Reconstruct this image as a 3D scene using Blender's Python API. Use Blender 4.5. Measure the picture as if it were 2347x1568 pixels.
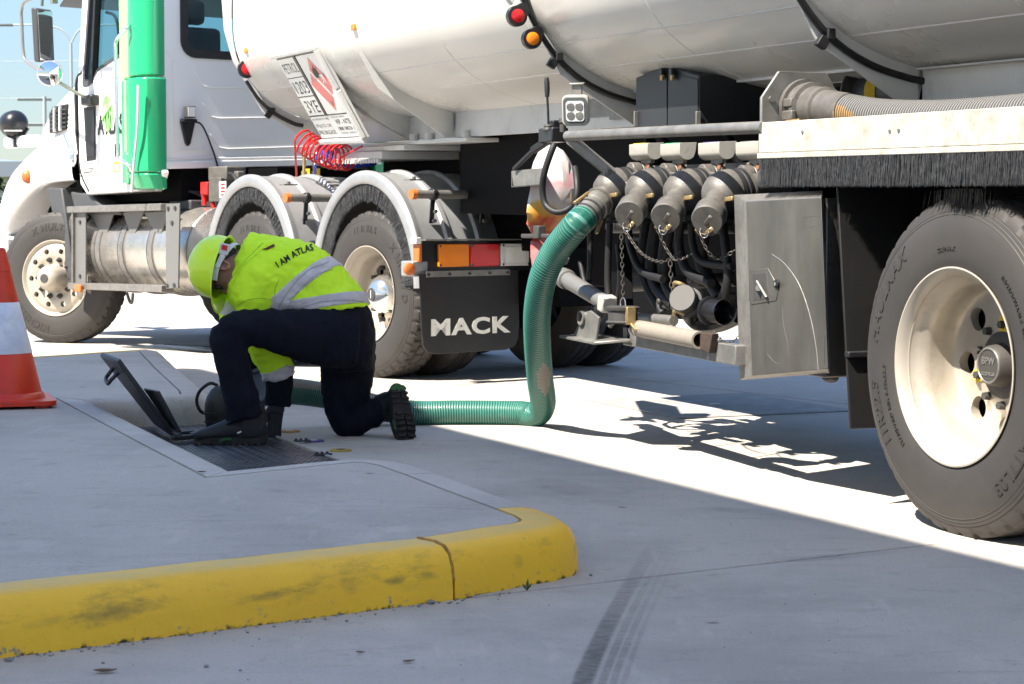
import bpy, bmesh, math, random
from mathutils import Vector as V, Matrix, noise
from mathutils.bvhtree import BVHTree
random.seed(7)
R = math.radians
for o in list(bpy.data.objects): bpy.data.objects.remove(o)
S = bpy.context.scene
COL = S.collection

# ---------------------------------------------------------------- camera, sky, sun, exposure
H = 0.976
PITCH = 3.533
cam_d = bpy.data.cameras.new('camera'); cam = bpy.data.objects.new('camera', cam_d); COL.objects.link(cam)
cam.location = (0, 0, H); cam.rotation_euler = (R(90 - PITCH), 0, 0)
cam_d.sensor_width = 36; cam_d.lens = 36 * 4600 / 2347; cam_d.clip_start = 0.1; cam_d.clip_end = 3000
cam_d.dof.use_dof = True; cam_d.dof.focus_distance = 7.6; cam_d.dof.aperture_fstop = 12
S.camera = cam
SUN_EL = 53.0; SKY_K = 1.1
SUN_H = V((0.77, 0.64, 0)).normalized()          # horizontal direction the light travels
w = bpy.data.worlds.new('World'); S.world = w; w.use_nodes = True
wn = w.node_tree.nodes; wl = w.node_tree.links
sky = wn.new('ShaderNodeTexSky'); sky.sky_type = 'NISHITA'; sky.sun_disc = False
sky.sun_elevation = R(SUN_EL); sky.sun_rotation = math.atan2(-SUN_H.x, -SUN_H.y)
sky.air_density = 1.0; sky.dust_density = 0.3; sky.ozone_density = 3.0; sky.altitude = 10
wn['Background'].inputs[1].default_value = 0.15
lum = wn.new('ShaderNodeRGBToBW'); wl.new(sky.outputs[0], lum.inputs[0])          # soft shoulder over the whole sky, like thin high haze
den = wn.new('ShaderNodeMath'); den.operation = 'MULTIPLY_ADD'; den.inputs[1].default_value = 1 / SKY_K; den.inputs[2].default_value = 1; wl.new(lum.outputs[0], den.inputs[0])
cmp_b = wn.new('ShaderNodeVectorMath'); cmp_b.operation = 'DIVIDE'
wl.new(sky.outputs[0], cmp_b.inputs[0]); wl.new(den.outputs[0], cmp_b.inputs[1]); tnt = wn.new('ShaderNodeVectorMath'); tnt.operation = 'MULTIPLY'; tnt.inputs[1].default_value = (.965, .985, 1.03)
wl.new(cmp_b.outputs[0], tnt.inputs[0]); wl.new(tnt.outputs[0], wn['Background'].inputs[0])
sd = bpy.data.lights.new('sun', 'SUN'); sun = bpy.data.objects.new('sun', sd); COL.objects.link(sun)
sd.energy = 2.6; sd.angle = R(0.53); sd.color = (1.0, 0.93, 0.83)
Ld = V((SUN_H.x * math.cos(R(SUN_EL)), SUN_H.y * math.cos(R(SUN_EL)), -math.sin(R(SUN_EL))))
sun.rotation_euler = Ld.to_track_quat('-Z', 'Y').to_euler()
S.view_settings.view_transform = 'Standard'; S.view_settings.look = 'None'; S.view_settings.gamma = 1
S.view_settings.exposure = 2.58
S.render.resolution_x = 1024; S.render.resolution_y = 684

# ---------------------------------------------------------------- measuring frames (metres)
CX, CY, F = 1173.5, 784.0, 4600.0
_c, _s = math.cos(R(PITCH)), math.sin(R(PITCH))
def ray(u, v):
    x = (u - CX) / F; y = -(v - CY) / F
    return V((x, _c + _s * y, -_s + _c * y))
def G(u, v, z=0.0):
    r = ray(u, v); k = (z - H) / r.z
    return V((r.x * k, r.y * k, z))
def PD(u, v, dep):
    r = ray(u, v); k = dep / r.y
    return V((r.x * k, dep, H + r.z * k))
class Frame:
    def __init__(S_, O, ang):
        a = R(ang); S_.O = V(O); S_.d = V((-math.sin(a), math.cos(a), 0)); S_.n = V((math.cos(a), math.sin(a), 0))
    def P(S_, s, t, z): return S_.O + S_.d * s + S_.n * t + V((0, 0, z))
    def side(S_, u, v, t=0.0):
        r = ray(u, v); C0 = V((0, 0, H)) - S_.O
        k = (t - C0.dot(S_.n)) / r.dot(S_.n); return V((0, 0, H)) + r * k
    def cross(S_, u, v, s):
        r = ray(u, v); C0 = V((0, 0, H)) - S_.O
        k = (s - C0.dot(S_.d)) / r.dot(S_.d); return V((0, 0, H)) + r * k
    def loc(S_, p): q = p - S_.O; return (q.dot(S_.d), q.dot(S_.n), p.z)
T = Frame(G(2212, 1238), 23.0)      # trailer: s forward, t inward from the near tyre faces
K = Frame(G(842, 866), 37.8)        # prime mover

# ---------------------------------------------------------------- materials
MATS = {}
def mat(name, col, rough=0.5, metal=0.0, var=0.0, vscale=6.0, col2=None, dirt=0.0, dcol=(0.09, 0.075, 0.06), dscale=3.0,
        bump=0.0, bscale=60.0, coat=0.0, spec=0.5, trans=0.0, emit=None, stretch=None, rvar=0.0, sss=0.0, ior=1.45):
    if name in MATS: return MATS[name]
    m = bpy.data.materials.new(name); m.use_nodes = True; nt = m.node_tree; N = nt.nodes; L = nt.links
    b = N['Principled BSDF']; MATS[name] = m
    b.inputs['Base Color'].default_value = (*col, 1); b.inputs['Roughness'].default_value = rough
    b.inputs['Metallic'].default_value = metal; b.inputs['Coat Weight'].default_value = coat
    b.inputs['Specular IOR Level'].default_value = spec; b.inputs['Transmission Weight'].default_value = trans
    b.inputs['IOR'].default_value = ior
    if coat: b.inputs['Coat Roughness'].default_value = 0.06
    if sss: b.inputs['Subsurface Weight'].default_value = sss; b.inputs['Subsurface Radius'].default_value = (.02, .01, .006)
    if emit: b.inputs['Emission Color'].default_value = (*emit[:3], 1); b.inputs['Emission Strength'].default_value = emit[3]
    tc = N.new('ShaderNodeTexCoord'); src = tc.outputs['Object']
    if stretch:
        mp = N.new('ShaderNodeMapping'); mp.inputs['Scale'].default_value = stretch; L.new(src, mp.inputs[0]); src = mp.outputs[0]
    def nz(scale, det=5, rg=0.6):
        n = N.new('ShaderNodeTexNoise'); n.inputs['Scale'].default_value = scale; n.inputs['Detail'].default_value = det
        n.inputs['Roughness'].default_value = rg; L.new(src, n.inputs['Vector']); return n.outputs['Fac']
    def ramp(s, a, c):
        r = N.new('ShaderNodeMapRange'); r.inputs[1].default_value = a; r.inputs[2].default_value = c; L.new(s, r.inputs[0]); return r.outputs[0]
    def mix(fac, A, B):
        x = N.new('ShaderNodeMix'); x.data_type = 'RGBA'; L.new(fac, x.inputs[0])
        for i, q in ((6, A), (7, B)):
            if isinstance(q, tuple): x.inputs[i].default_value = (*q, 1)
            else: L.new(q, x.inputs[i])
        return x.outputs[2]
    cur = col
    if var or col2:
        c2 = col2 or tuple(c * (1 - var) for c in col)
        cur = mix(ramp(nz(vscale), 0.35, 0.68), col, c2)
    if dirt:
        d = ramp(nz(dscale, 8, 0.72), 0.62 - 0.25 * dirt, 0.80)
        mm = N.new('ShaderNodeMath'); mm.operation = 'MULTIPLY'; mm.inputs[1].default_value = min(1, 0.35 + 0.6 * dirt); L.new(d, mm.inputs[0])
        cur = mix(mm.outputs[0], cur, dcol)
    if not isinstance(cur, tuple): L.new(cur, b.inputs['Base Color'])
    if rvar:
        r = N.new('ShaderNodeMapRange'); r.inputs[1].default_value = .3; r.inputs[2].default_value = .7
        r.inputs[3].default_value = max(.02, rough - rvar); r.inputs[4].default_value = min(1, rough + rvar)
        L.new(nz(vscale * 1.7), r.inputs[0]); L.new(r.outputs[0], b.inputs['Roughness'])
    if bump:
        bp = N.new('ShaderNodeBump'); bp.inputs['Strength'].default_value = bump; bp.inputs['Distance'].default_value = 0.01
        L.new(nz(bscale, 4), bp.inputs['Height']); L.new(bp.outputs[0], b.inputs['Normal'])
    return m

def concrete(name, c1, c2, dark, yellow=None):
    m = bpy.data.materials.new(name); m.use_nodes = True; nt = m.node_tree; N = nt.nodes; L = nt.links; b = N['Principled BSDF']
    tc = N.new('ShaderNodeTexCoord')
    def nz(scale, det=5, rg=.6, st=(1, 1, 1), rot=0):
        mp = N.new('ShaderNodeMapping'); mp.inputs['Scale'].default_value = st; mp.inputs['Rotation'].default_value = (0, 0, rot); L.new(tc.outputs['Object'], mp.inputs[0])
        n = N.new('ShaderNodeTexNoise'); n.inputs['Scale'].default_value = scale; n.inputs['Detail'].default_value = det; n.inputs['Roughness'].default_value = rg
        L.new(mp.outputs[0], n.inputs['Vector']); return n.outputs['Fac']
    def rg(s, a, c, lo=0, hi=1):
        r = N.new('ShaderNodeMapRange'); r.inputs[1].default_value = a; r.inputs[2].default_value = c; r.inputs[3].default_value = lo; r.inputs[4].default_value = hi
        L.new(s, r.inputs[0]); return r.outputs[0]
    def mix(f, A, B):
        x = N.new('ShaderNodeMix'); x.data_type = 'RGBA'; L.new(f, x.inputs[0])
        for i, q in ((6, A), (7, B)):
            if isinstance(q, tuple): x.inputs[i].default_value = (*q, 1)
            else: L.new(q, x.inputs[i])
        return x.outputs[2]
    cur = mix(rg(nz(1.1, 6, .62), .36, .66), c1, c2)
    cur = mix(rg(nz(.33, 7, .7), .48, .60, 0, .6), cur, tuple(q * .70 for q in c2))
    cur = mix(rg(nz(2.2, 6, .7, (1, 5, 1), R(-32)), .56, .82, 0, .60), cur, dark)          # broom streaks and old wipes
    cur = mix(rg(nz(95, 2, .5), .55, .74, 0, .45), cur, dark)                              # sand grain
    cur = mix(rg(nz(34, 3, .8), .69, .76, 0, .85), cur, tuple(q * .35 for q in dark))      # specks and pits
    cur = mix(rg(nz(.55, 5, .75), .55, .75, 0, .5), cur, dark)
    vo = N.new('ShaderNodeTexVoronoi'); vo.inputs['Scale'].default_value = 2.3; vo.inputs['Randomness'].default_value = 1; L.new(tc.outputs['Object'], vo.inputs['Vector'])   # sparse oil drips
    wob = N.new('ShaderNodeMath'); wob.operation = 'MULTIPLY_ADD'; wob.inputs[1].default_value = .10; L.new(nz(18, 3, .6), wob.inputs[0]); L.new(vo.outputs['Distance'], wob.inputs[2])
    cur = mix(rg(wob.outputs[0], .095, .070, 0, .7), cur, tuple(q * .45 for q in dark))
    cur = mix(rg(nz(6, 9, .82), .55, .70, 0, .5), cur, tuple(q * .8 for q in dark))         # smudges
    cur = mix(rg(nz(3.1, 4, .55, (4, 1, 1), R(20)), .60, .70, 0, .35), cur, tuple(min(1, q * 1.12) for q in c1))  # trowelled paler sweeps
    L.new(cur, b.inputs['Base Color']); b.inputs['Roughness'].default_value = .82; b.inputs['Specular IOR Level'].default_value = .3
    bp = N.new('ShaderNodeBump'); bp.inputs['Strength'].default_value = .25; bp.inputs['Distance'].default_value = .004
    L.new(nz(140, 4, .6), bp.inputs['Height']); L.new(bp.outputs[0], b.inputs['Normal'])
    MATS[name] = m; return m

# ---------------------------------------------------------------- mesh helpers
def BM(): return bmesh.new()
def perp(a):
    a = V(a).normalized(); r = V((0, 0, 1)) if abs(a.z) < .9 else V((1, 0, 0))
    x = a.cross(r).normalized(); return x, a.cross(x).normalized()
def ring(bm, c, x, y, r, n, r2=None):
    r2 = r if r2 is None else r2
    return [bm.verts.new(c + x * (r * math.cos(6.283185 * i / n)) + y * (r2 * math.sin(6.283185 * i / n))) for i in range(n)]
def bridge(bm, A, B, mi=0):
    n = len(A)
    for i in range(n):
        f = bm.faces.new((A[i], A[(i + 1) % n], B[(i + 1) % n], B[i])); f.material_index = mi
def cap(bm, A, flip=False, mi=0):
    f = bm.faces.new(A[::-1] if flip else A); f.material_index = mi; return f
def cyl(bm, a, b, r, r2=None, n=20, caps=True, mi=0):
    a, b = V(a), V(b); r2 = r if r2 is None else r2
    x, y = perp(b - a); A = ring(bm, a, x, y, r, n); B = ring(bm, b, x, y, r2, n); bridge(bm, A, B, mi)
    if caps: cap(bm, A, True, mi); cap(bm, B, False, mi)
def spline(pts, k=8):
    pts = [V(p) for p in pts]; out = []
    P = [pts[0] * 2 - pts[1]] + pts + [pts[-1] * 2 - pts[-2]]
    for i in range(1, len(P) - 2):
        p0, p1, p2, p3 = P[i - 1], P[i], P[i + 1], P[i + 2]
        for j in range(k):
            t = j / k
            out.append(.5 * (2 * p1 + (p2 - p0) * t + (2 * p0 - 5 * p1 + 4 * p2 - p3) * t * t + (3 * p1 - p0 - 3 * p2 + p3) * t ** 3))
    out.append(pts[-1]); return out
def tube(bm, pts, r, n=10, caps=True, mi=0, rf=None):
    pts = [V(p) for p in pts]; m = len(pts); rings = []
    t0 = (pts[1] - pts[0]).normalized(); x, y = perp(t0)
    for i, p in enumerate(pts):
        t = (pts[min(i + 1, m - 1)] - pts[max(i - 1, 0)]).normalized()
        x = (x - t * x.dot(t)).normalized(); y = t.cross(x)
        rr = rf(i / (m - 1)) if rf else (r[i] if isinstance(r, (list, tuple)) else r)
        rings.append(ring(bm, p, x, y, rr, n))
    for A, B in zip(rings, rings[1:]): bridge(bm, A, B, mi)
    if caps: cap(bm, rings[0], True, mi); cap(bm, rings[-1], False, mi)
    return rings
def lathe(bm, o, ax, prof, n=48, mi=0, closed=False, ref=None):
    o = V(o); ax = V(ax).normalized()
    if ref is None: x, y = perp(ax)
    else: x = V(ref); x = (x - ax * x.dot(ax)).normalized(); y = ax.cross(x)
    rs = []
    for h, r in prof:
        if r < 1e-6: rs.append(bm.verts.new(o + ax * h))
        else: rs.append(ring(bm, o + ax * h, x, y, r, n))
    if closed: rs.append(rs[0])
    for A, B in zip(rs, rs[1:]):
        if isinstance(A, list) and isinstance(B, list): bridge(bm, A, B, mi)
        elif isinstance(A, list):
            for i in range(n): bm.faces.new((A[i], A[(i + 1) % n], B)).material_index = mi
        elif isinstance(B, list):
            for i in range(n): bm.faces.new((A, B[(i + 1) % n], B[i])).material_index = mi
    return rs
def hexa(bm, v, mi=0):
    q = [bm.verts.new(p) for p in v]
    for f in ((0, 3, 2, 1), (4, 5, 6, 7), (0, 1, 5, 4), (1, 2, 6, 5), (2, 3, 7, 6), (3, 0, 4, 7)):
        bm.faces.new([q[i] for i in f]).material_index = mi
def box(bm, c, ax, ay, az, mi=0):
    c, ax, ay, az = V(c), V(ax), V(ay), V(az)
    hexa(bm, [c - ax - ay - az, c + ax - ay - az, c + ax + ay - az, c - ax + ay - az,
              c - ax - ay + az, c + ax - ay + az, c + ax + ay + az, c - ax + ay + az], mi)
def fbox(bm, Fr, s0, s1, t0, t1, z0, z1, mi=0, tilt=0.0):
    P = Fr.P
    hexa(bm, [P(s0, t0, z0 + tilt * s0), P(s1, t0, z0 + tilt * s1), P(s1, t1, z0 + tilt * s1), P(s0, t1, z0 + tilt * s0),
              P(s0, t0, z1 + tilt * s0), P(s1, t0, z1 + tilt * s1), P(s1, t1, z1 + tilt * s1), P(s0, t1, z1 + tilt * s0)], mi)
def bar(bm, a, b, w, h, up=(0, 0, 1), mi=0):
    a, b = V(a), V(b); d = (b - a); L = d.length; d.normalize(); up = V(up); sx = d.cross(up).normalized(); uz = sx.cross(d).normalized()
    box(bm, (a + b) / 2, d * L / 2, sx * w / 2, uz * h / 2, mi)
def prism(bm, pts, ext, mi=0, hole=None):
    pts = [V(p) for p in pts]; ext = V(ext)
    A = [bm.verts.new(p) for p in pts]; B = [bm.verts.new(p + ext) for p in pts]
    bridge(bm, A, B, mi); fa = cap(bm, A, True, mi); fb = cap(bm, B, False, mi)
    fa.normal_update(); fb.normal_update(); bmesh.ops.triangulate(bm, faces=[fa, fb])
def rrect(cx, cy, hw, hh, r, k=5):
    out = []
    for (sx, sy, a0) in ((1, 1, 0), (-1, 1, 90), (-1, -1, 180), (1, -1, 270)):
        for i in range(k + 1):
            a = R(a0 + 90 * i / k); out.append((cx + sx * (hw - r) + r * math.cos(a), cy + sy * (hh - r) + r * math.sin(a)))
    return out
def sphere(bm, c, rx, ry=None, rz=None, u=20, v=12, M=None):
    ry = ry or rx; rz = rz or rx
    r = bmesh.ops.create_uvsphere(bm, u_segments=u, v_segments=v, radius=1)
    for q in r['verts']:
        p = V((q.co.x * rx, q.co.y * ry, q.co.z * rz)); q.co = (M @ p if M else p) + V(c)
def axes(x, y, z): return Matrix((x, y, z)).transposed()

ORG = {}
def obj(name, bm, m, parent=None, bev=0.0, smooth=40, fix=True, label=None, kind=None):
    if fix: bmesh.ops.recalc_face_normals(bm, faces=bm.faces)
    org = ORG.get(parent.name, V((0, 0, 0))) if parent else V((0, 0, 0))
    if org.length: bmesh.ops.translate(bm, verts=bm.verts, vec=-org)
    me = bpy.data.meshes.new(name); bm.to_mesh(me); bm.free()
    for q in (m if isinstance(m, (list, tuple)) else [m]): me.materials.append(MATS[q] if isinstance(q, str) else q)
    if smooth:
        for p in me.polygons: p.use_smooth = True
        me.set_sharp_from_angle(angle=R(smooth))
    o = bpy.data.objects.new(name, me); COL.objects.link(o)
    if parent: o.parent = parent; ORG[o.name] = org
    if bev:
        b = o.modifiers.new('bevel', 'BEVEL'); b.width = bev; b.segments = 2; b.limit_method = 'ANGLE'; b.angle_limit = R(40); b.harden_normals = False
    if label: o['label'] = label
    if kind: o['kind'] = kind
    return o
def tag(o, label=None, cat=None, group=None, kind=None):
    for k, v in (('label', label), ('category', cat), ('group', group), ('kind', kind)):
        if v: o[k] = v
    return o
def thing(name, loc, label, cat, group=None):
    o = bpy.data.objects.new(name, None); COL.objects.link(o); o.location = loc; o.empty_display_size = .1
    ORG[o.name] = V(loc); return tag(o, label, cat, group)
def struct(name, loc=(0, 0, 0)):
    o = bpy.data.objects.new(name, None); COL.objects.link(o); o.location = loc; ORG[o.name] = V(loc); o['kind'] = 'structure'; return o
def single(name, bm, m, label, cat, group=None, **k):
    """a thing that is one mesh, its origin at its base"""
    vs = [v.co for v in bm.verts]; lo = V((sum(v.x for v in vs) / len(vs), sum(v.y for v in vs) / len(vs), min(v.z for v in vs)))
    bmesh.ops.translate(bm, verts=bm.verts, vec=-lo); o = obj(name, bm, m, **k); o.location = lo; ORG[o.name] = lo
    return tag(o, label, cat, group)

def textbm(txt, size=1.0, extr=0.0, off=0.0, spacing=1.0, cuts=0, shear=0.0):
    cu = bpy.data.curves.new('t', 'FONT'); cu.body = txt; cu.size = size; cu.extrude = extr; cu.offset = off; cu.space_character = spacing; cu.shear = shear
    cu.align_x = 'CENTER'; cu.resolution_u = 3
    o = bpy.data.objects.new('t', cu); COL.objects.link(o); dg = bpy.context.evaluated_depsgraph_get()
    me = o.evaluated_get(dg).to_mesh(); bm = bmesh.new(); bm.from_mesh(me); bpy.data.objects.remove(o); bpy.data.curves.remove(cu)
    if cuts:
        bmesh.ops.triangulate(bm, faces=bm.faces)
        bmesh.ops.subdivide_edges(bm, edges=bm.edges, cuts=cuts, use_grid_fill=True)
    return bm
def place_text(bm, o, x, y, z):
    M = axes(V(x).normalized(), V(y).normalized(), V(z).normalized())
    for v in bm.verts: v.co = M @ v.co + V(o)
    return bm
def merge(bm, other):
    me = bpy.data.meshes.new('tmp'); other.to_mesh(me); other.free(); bm.from_mesh(me); bpy.data.meshes.remove(me)
# ================================================================ THE SETTING
concrete('concrete', (.485, .44, .385), (.42, .385, .34), (.25, .23, .20))
concrete('kerb_concrete', (.52, .48, .43), (.45, .42, .38), (.28, .26, .23))
mat('far_ground', (.36, .345, .315), .9, col2=(.29, .28, .25), vscale=.4, dirt=.2, dcol=(.16, .15, .13), dscale=.3)
mat('joint_filler', (.07, .065, .06), .95)
mat('subsoil', (.05, .045, .04), 1)

# forecourt: concrete panels with open joints over a dark joint bed
fc = struct('forecourt')
ja = V((math.cos(R(31.6)), math.sin(R(31.6)), 0)); jb = V((-ja.y, ja.x, 0))
j0 = G(1330, 1340)
a0 = j0.dot(ja); b0 = j0.dot(jb)
bm = BM(); g = 300
hexa(bm, [V((-g, -g, -.30)), V((g, -g, -.30)), V((g, g * 2, -.30)), V((-g, g * 2, -.30)), V((-g, -g, -.022)), V((g, -g, -.022)), V((g, g * 2, -.022)), V((-g, g * 2, -.022))])
obj('ground', bm, 'far_ground', fc, smooth=0)
GAP = .007
for i in range(-4, 5):
    for j in range(-3, 6):
        A0 = .6 + i * 6.4 + GAP; A1 = .6 + (i + 1) * 6.4 - GAP; B0 = b0 + j * 6.0 + GAP; B1 = b0 + (j + 1) * 6.0 - GAP
        bm = BM()
        co = [ja * x + jb * y for x, y in ((A0, B0), (A1, B0), (A1, B1), (A0, B1))]
        prism(bm, [p + V((0, 0, -.02)) for p in co], V((0, 0, .02)))
        obj('slab', bm, 'concrete', fc, bev=.004, smooth=0)

# traffic island: kerb segments swept along the outline, pavement inside
isl = struct('traffic_island')
mat('kerb_yellow', (.93, .53, .03), .5, col2=(.84, .46, .035), vscale=2.2, dirt=.0, bump=.35, bscale=38, spec=.35)
# worn paint: tyre scuffs, grime and chipped lower edge
def yellow_wear():
    m = MATS['kerb_yellow']; N = m.node_tree.nodes; L = m.node_tree.links; b = N['Principled BSDF']
    base = b.inputs['Base Color'].links[0].from_socket
    tc = N.new('ShaderNodeTexCoord')
    def nz(scale, det, rgh, st, rot=0):
        mp = N.new('ShaderNodeMapping'); mp.inputs['Scale'].default_value = st; mp.inputs['Rotation'].default_value = (0, 0, rot); L.new(tc.outputs['Object'], mp.inputs[0])
        n = N.new('ShaderNodeTexNoise'); n.inputs['Scale'].default_value = scale; n.inputs['Detail'].default_value = det; n.inputs['Roughness'].default_value = rgh; L.new(mp.outputs[0], n.inputs['Vector']); return n.outputs['Fac']
    def rg(s, a, c, lo=0, hi=1):
        r = N.new('ShaderNodeMapRange'); r.inputs[1].default_value = a; r.inputs[2].default_value = c; r.inputs[3].default_value = lo; r.inputs[4].default_value = hi; L.new(s, r.inputs[0]); return r.outputs[0]
    def mul(a, c):
        q = N.new('ShaderNodeMath'); q.operation = 'MULTIPLY'; L.new(a, q.inputs[0]); L.new(c, q.inputs[1]); return q.outputs[0]
    def mix(f, A, B):
        x = N.new('ShaderNodeMix'); x.data_type = 'RGBA'; L.new(f, x.inputs[0]); L.new(A, x.inputs[6]); x.inputs[7].default_value = (*B, 1); return x.outputs[2]
    sp = N.new('ShaderNodeSeparateXYZ'); L.new(tc.outputs['Object'], sp.inputs[0]); z = sp.outputs['Z']
    mid = mul(rg(z, .03, .09), rg(z, .138, .115))
    cur = mix(mul(mid, rg(nz(5, 7, .72, (1, 1, 3.5), R(-34)), .54, .72, 0, .6)), base, (.18, .15, .045))       # scuff band
    cur = mix(rg(nz(30, 5, .8, (1, 1, 1)), .66, .74, 0, .8), cur, (.12, .10, .05))                            # nicks
    cur = mix(mul(rg(z, .132, .14), rg(nz(9, 5, .6, (1, 1, 1)), .3, .7, .25, .7)), cur, (.50, .42, .20))      # paint thinned on the top
    ed = N.new('ShaderNodeMath'); ed.operation = 'ADD'; L.new(z, ed.inputs[0]); L.new(rg(nz(16, 6, .75, (1, 1, 1)), .3, .75, .022, -.012), ed.inputs[1])
    cur = mix(rg(ed.outputs[0], .010, .002), cur, (.045, .035, .02))                                          # grime and chips at the foot
    # tyre scuffs where wheels have rubbed the face
    for (u, v, su, sz, st, ang) in ((235, 1395, .20, .030, .75, 6), (560, 1345, .16, .018, .85, 4), (640, 1335, .10, .028, .5, 30), (725, 1320, .035, .05, .6, 50), (835, 1290, .030, .045, .9, 25), (1015, 1330, .05, .02, .6, 0), (1105, 1265, .035, .035, .6, 20), (1235, 1230, .07, .02, .7, 40), (1290, 1250, .02, .03, .6, 0), (985, 1350, .06, .022, .95, 10), (60, 1395, .12, .02, .5, 4)):
        p = G(u, v, .07); mp = N.new('ShaderNodeMapping'); mp.vector_type = 'TEXTURE'; mp.inputs['Location'].default_value = p; mp.inputs['Rotation'].default_value = (0, R(-ang), R(35)); mp.inputs['Scale'].default_value = (su, .4, sz)
        L.new(tc.outputs['Object'], mp.inputs[0]); ln = N.new('ShaderNodeVectorMath'); ln.operation = 'LENGTH'; L.new(mp.outputs[0], ln.inputs[0])
        ad = N.new('ShaderNodeMath'); ad.operation = 'MULTIPLY_ADD'; ad.inputs[1].default_value = 1.5; L.new(nz(26, 6, .75, (1, 1, 2.5), R(-35)), ad.inputs[0]); L.new(ln.outputs['Value'], ad.inputs[2])
        cur = mix(rg(ad.outputs[0], 1.55, .85, 0, st * .8), cur, (.13, .11, .045))
    # chips down to bare concrete near the foot and the joint
    ch = N.new('ShaderNodeMath'); ch.operation = 'MULTIPLY'; L.new(rg(z, .055, .012), ch.inputs[0]); L.new(rg(nz(11, 7, .8, (1, 1, 1)), .61, .64), ch.inputs[1])
    cur = mix(ch.outputs[0], cur, (.21, .20, .18))
    L.new(cur, b.inputs['Base Color'])
yellow_wear()
def xy(p): return V((p[0], p[1], 0))
fl = xy(G(1040, 1375)) - xy(G(0, 1510)); fl.normalize()
Pk = [xy(G(0, 1510)) - fl * 4.2, xy(G(0, 1510)), xy(G(520, 1443.5)), xy(G(1042, 1375))]
n_joint = len(Pk) - 1
Pk += [V(q) for q in ((.035, 5.285, 0), (.115, 5.355, 0), (.172, 5.445, 0), (.186, 5.545, 0), (.16, 5.66, 0), (.10, 5.81, 0))]
n_paint = len(Pk) - 1
Pk += [V(q) for q in ((-.06, 6.21, 0), (-.20, 6.58, 0))]
n_j2 = len(Pk) - 1
Pk += [V(q) for q in ((-.255, 6.71, 0), (-.31, 6.84, 0), (-.385, 6.945, 0), (-.48, 7.01, 0), (-.59, 7.005, 0), (-.70, 6.93, 0), (-.925, 6.72, 0))]
n_j3 = len(Pk) - 1
Pk += [V(q) for q in ((-1.30, 7.66, 0), (-1.915, 9.22, 0))]
n_j4 = len(Pk) - 1
Pk += [V(q) for q in ((-1.70, 9.29, 0), (-1.50, 9.36, 0), (-1.435, 9.42, 0), (-1.415, 9.52, 0), (-1.46, 9.75, 0))]
n_j5 = len(Pk) - 1
Pk += [V(q) for q in ((-1.86, 11.3, 0), (-2.21, 12.72, 0), (-2.29, 12.86, 0), (-2.40, 12.86, 0))]
n_j6 = len(Pk) - 1
Pk += [V(q) for q in ((-2.85, 12.30, 0), (-6.2, 8.7, 0))]
def nrm_at(i):
    a = Pk[max(i - 1, 0)]; c = Pk[min(i + 1, len(Pk) - 1)]; p = Pk[i]
    d1 = (p - a).normalized() if i else (c - p).normalized(); d2 = (c - p).normalized() if i < len(Pk) - 1 else d1
    n1 = V((-d1.y, d1.x, 0)); n2 = V((-d2.y, d2.x, 0)); n = (n1 + n2).normalized()
    return n / max(.55, n.dot(n1))
KP = [(0, -.02), (.003, .05), (.008, .085), (.022, .115), (.045, .133), (.08, .140), (.155, .1405), (.158, -.02)]
KW = .158
def kerb(i0, i1, m, sub=5):
    bm = BM(); rows = []
    idx = []
    for i in range(i0, i1):
        nsub = max(1, int((Pk[i + 1] - Pk[i]).length / .12)) if (Pk[i + 1] - Pk[i]).length < 6 else 40
        for j in range(nsub): idx.append((i, j / nsub))
    idx.append((i1 - 1, 1.0))
    L_ = []
    for i, f in idx:
        p = Pk[i].lerp(Pk[i + 1], f); n = nrm_at(i).lerp(nrm_at(i + 1), f); L_.append([p, n])
    for e, q in ((0, 1), (-1, -2)):                              # open the joint by a few millimetres
        d = (L_[q][0] - L_[e][0]).normalized(); L_[e][0] = L_[e][0] + d * .004
    for p, n in L_:
        row = []
        for (d, z) in KP:
            q = p + n * d + V((0, 0, z))
            if 0 < z < .139:
                k = noise.noise(q * 9) * .0035 + noise.noise(q * 31) * .0012; q -= n * k
            else: q.z += noise.noise(q * 7) * .0012
            row.append(bm.verts.new(q))
        rows.append(row)
    m_ = len(KP)
    for A, B in zip(rows, rows[1:]):
        for k in range(m_ - 1): bm.faces.new((A[k], B[k], B[k + 1], A[k + 1]))
    bm.faces.new(rows[0]); bm.faces.new(rows[-1][::-1])
    return obj('kerb_segment', bm, m, isl, smooth=50)
kerb(0, n_joint, 'kerb_yellow').__setitem__('label', 'long yellow painted kerb segment with scuffs')
kerb(n_joint, n_paint, 'kerb_yellow').__setitem__('label', 'rounded yellow painted kerb nose')
kerb(n_paint, n_j2, 'kerb_concrete'); kerb(n_j2, n_j3, 'kerb_concrete'); kerb(n_j3, n_j4, 'kerb_concrete'); kerb(n_j4, n_j5, 'concrete'); kerb(n_j5, n_j6, 'concrete')
kerb(n_j6, len(Pk) - 1, 'kerb_yellow')
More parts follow.
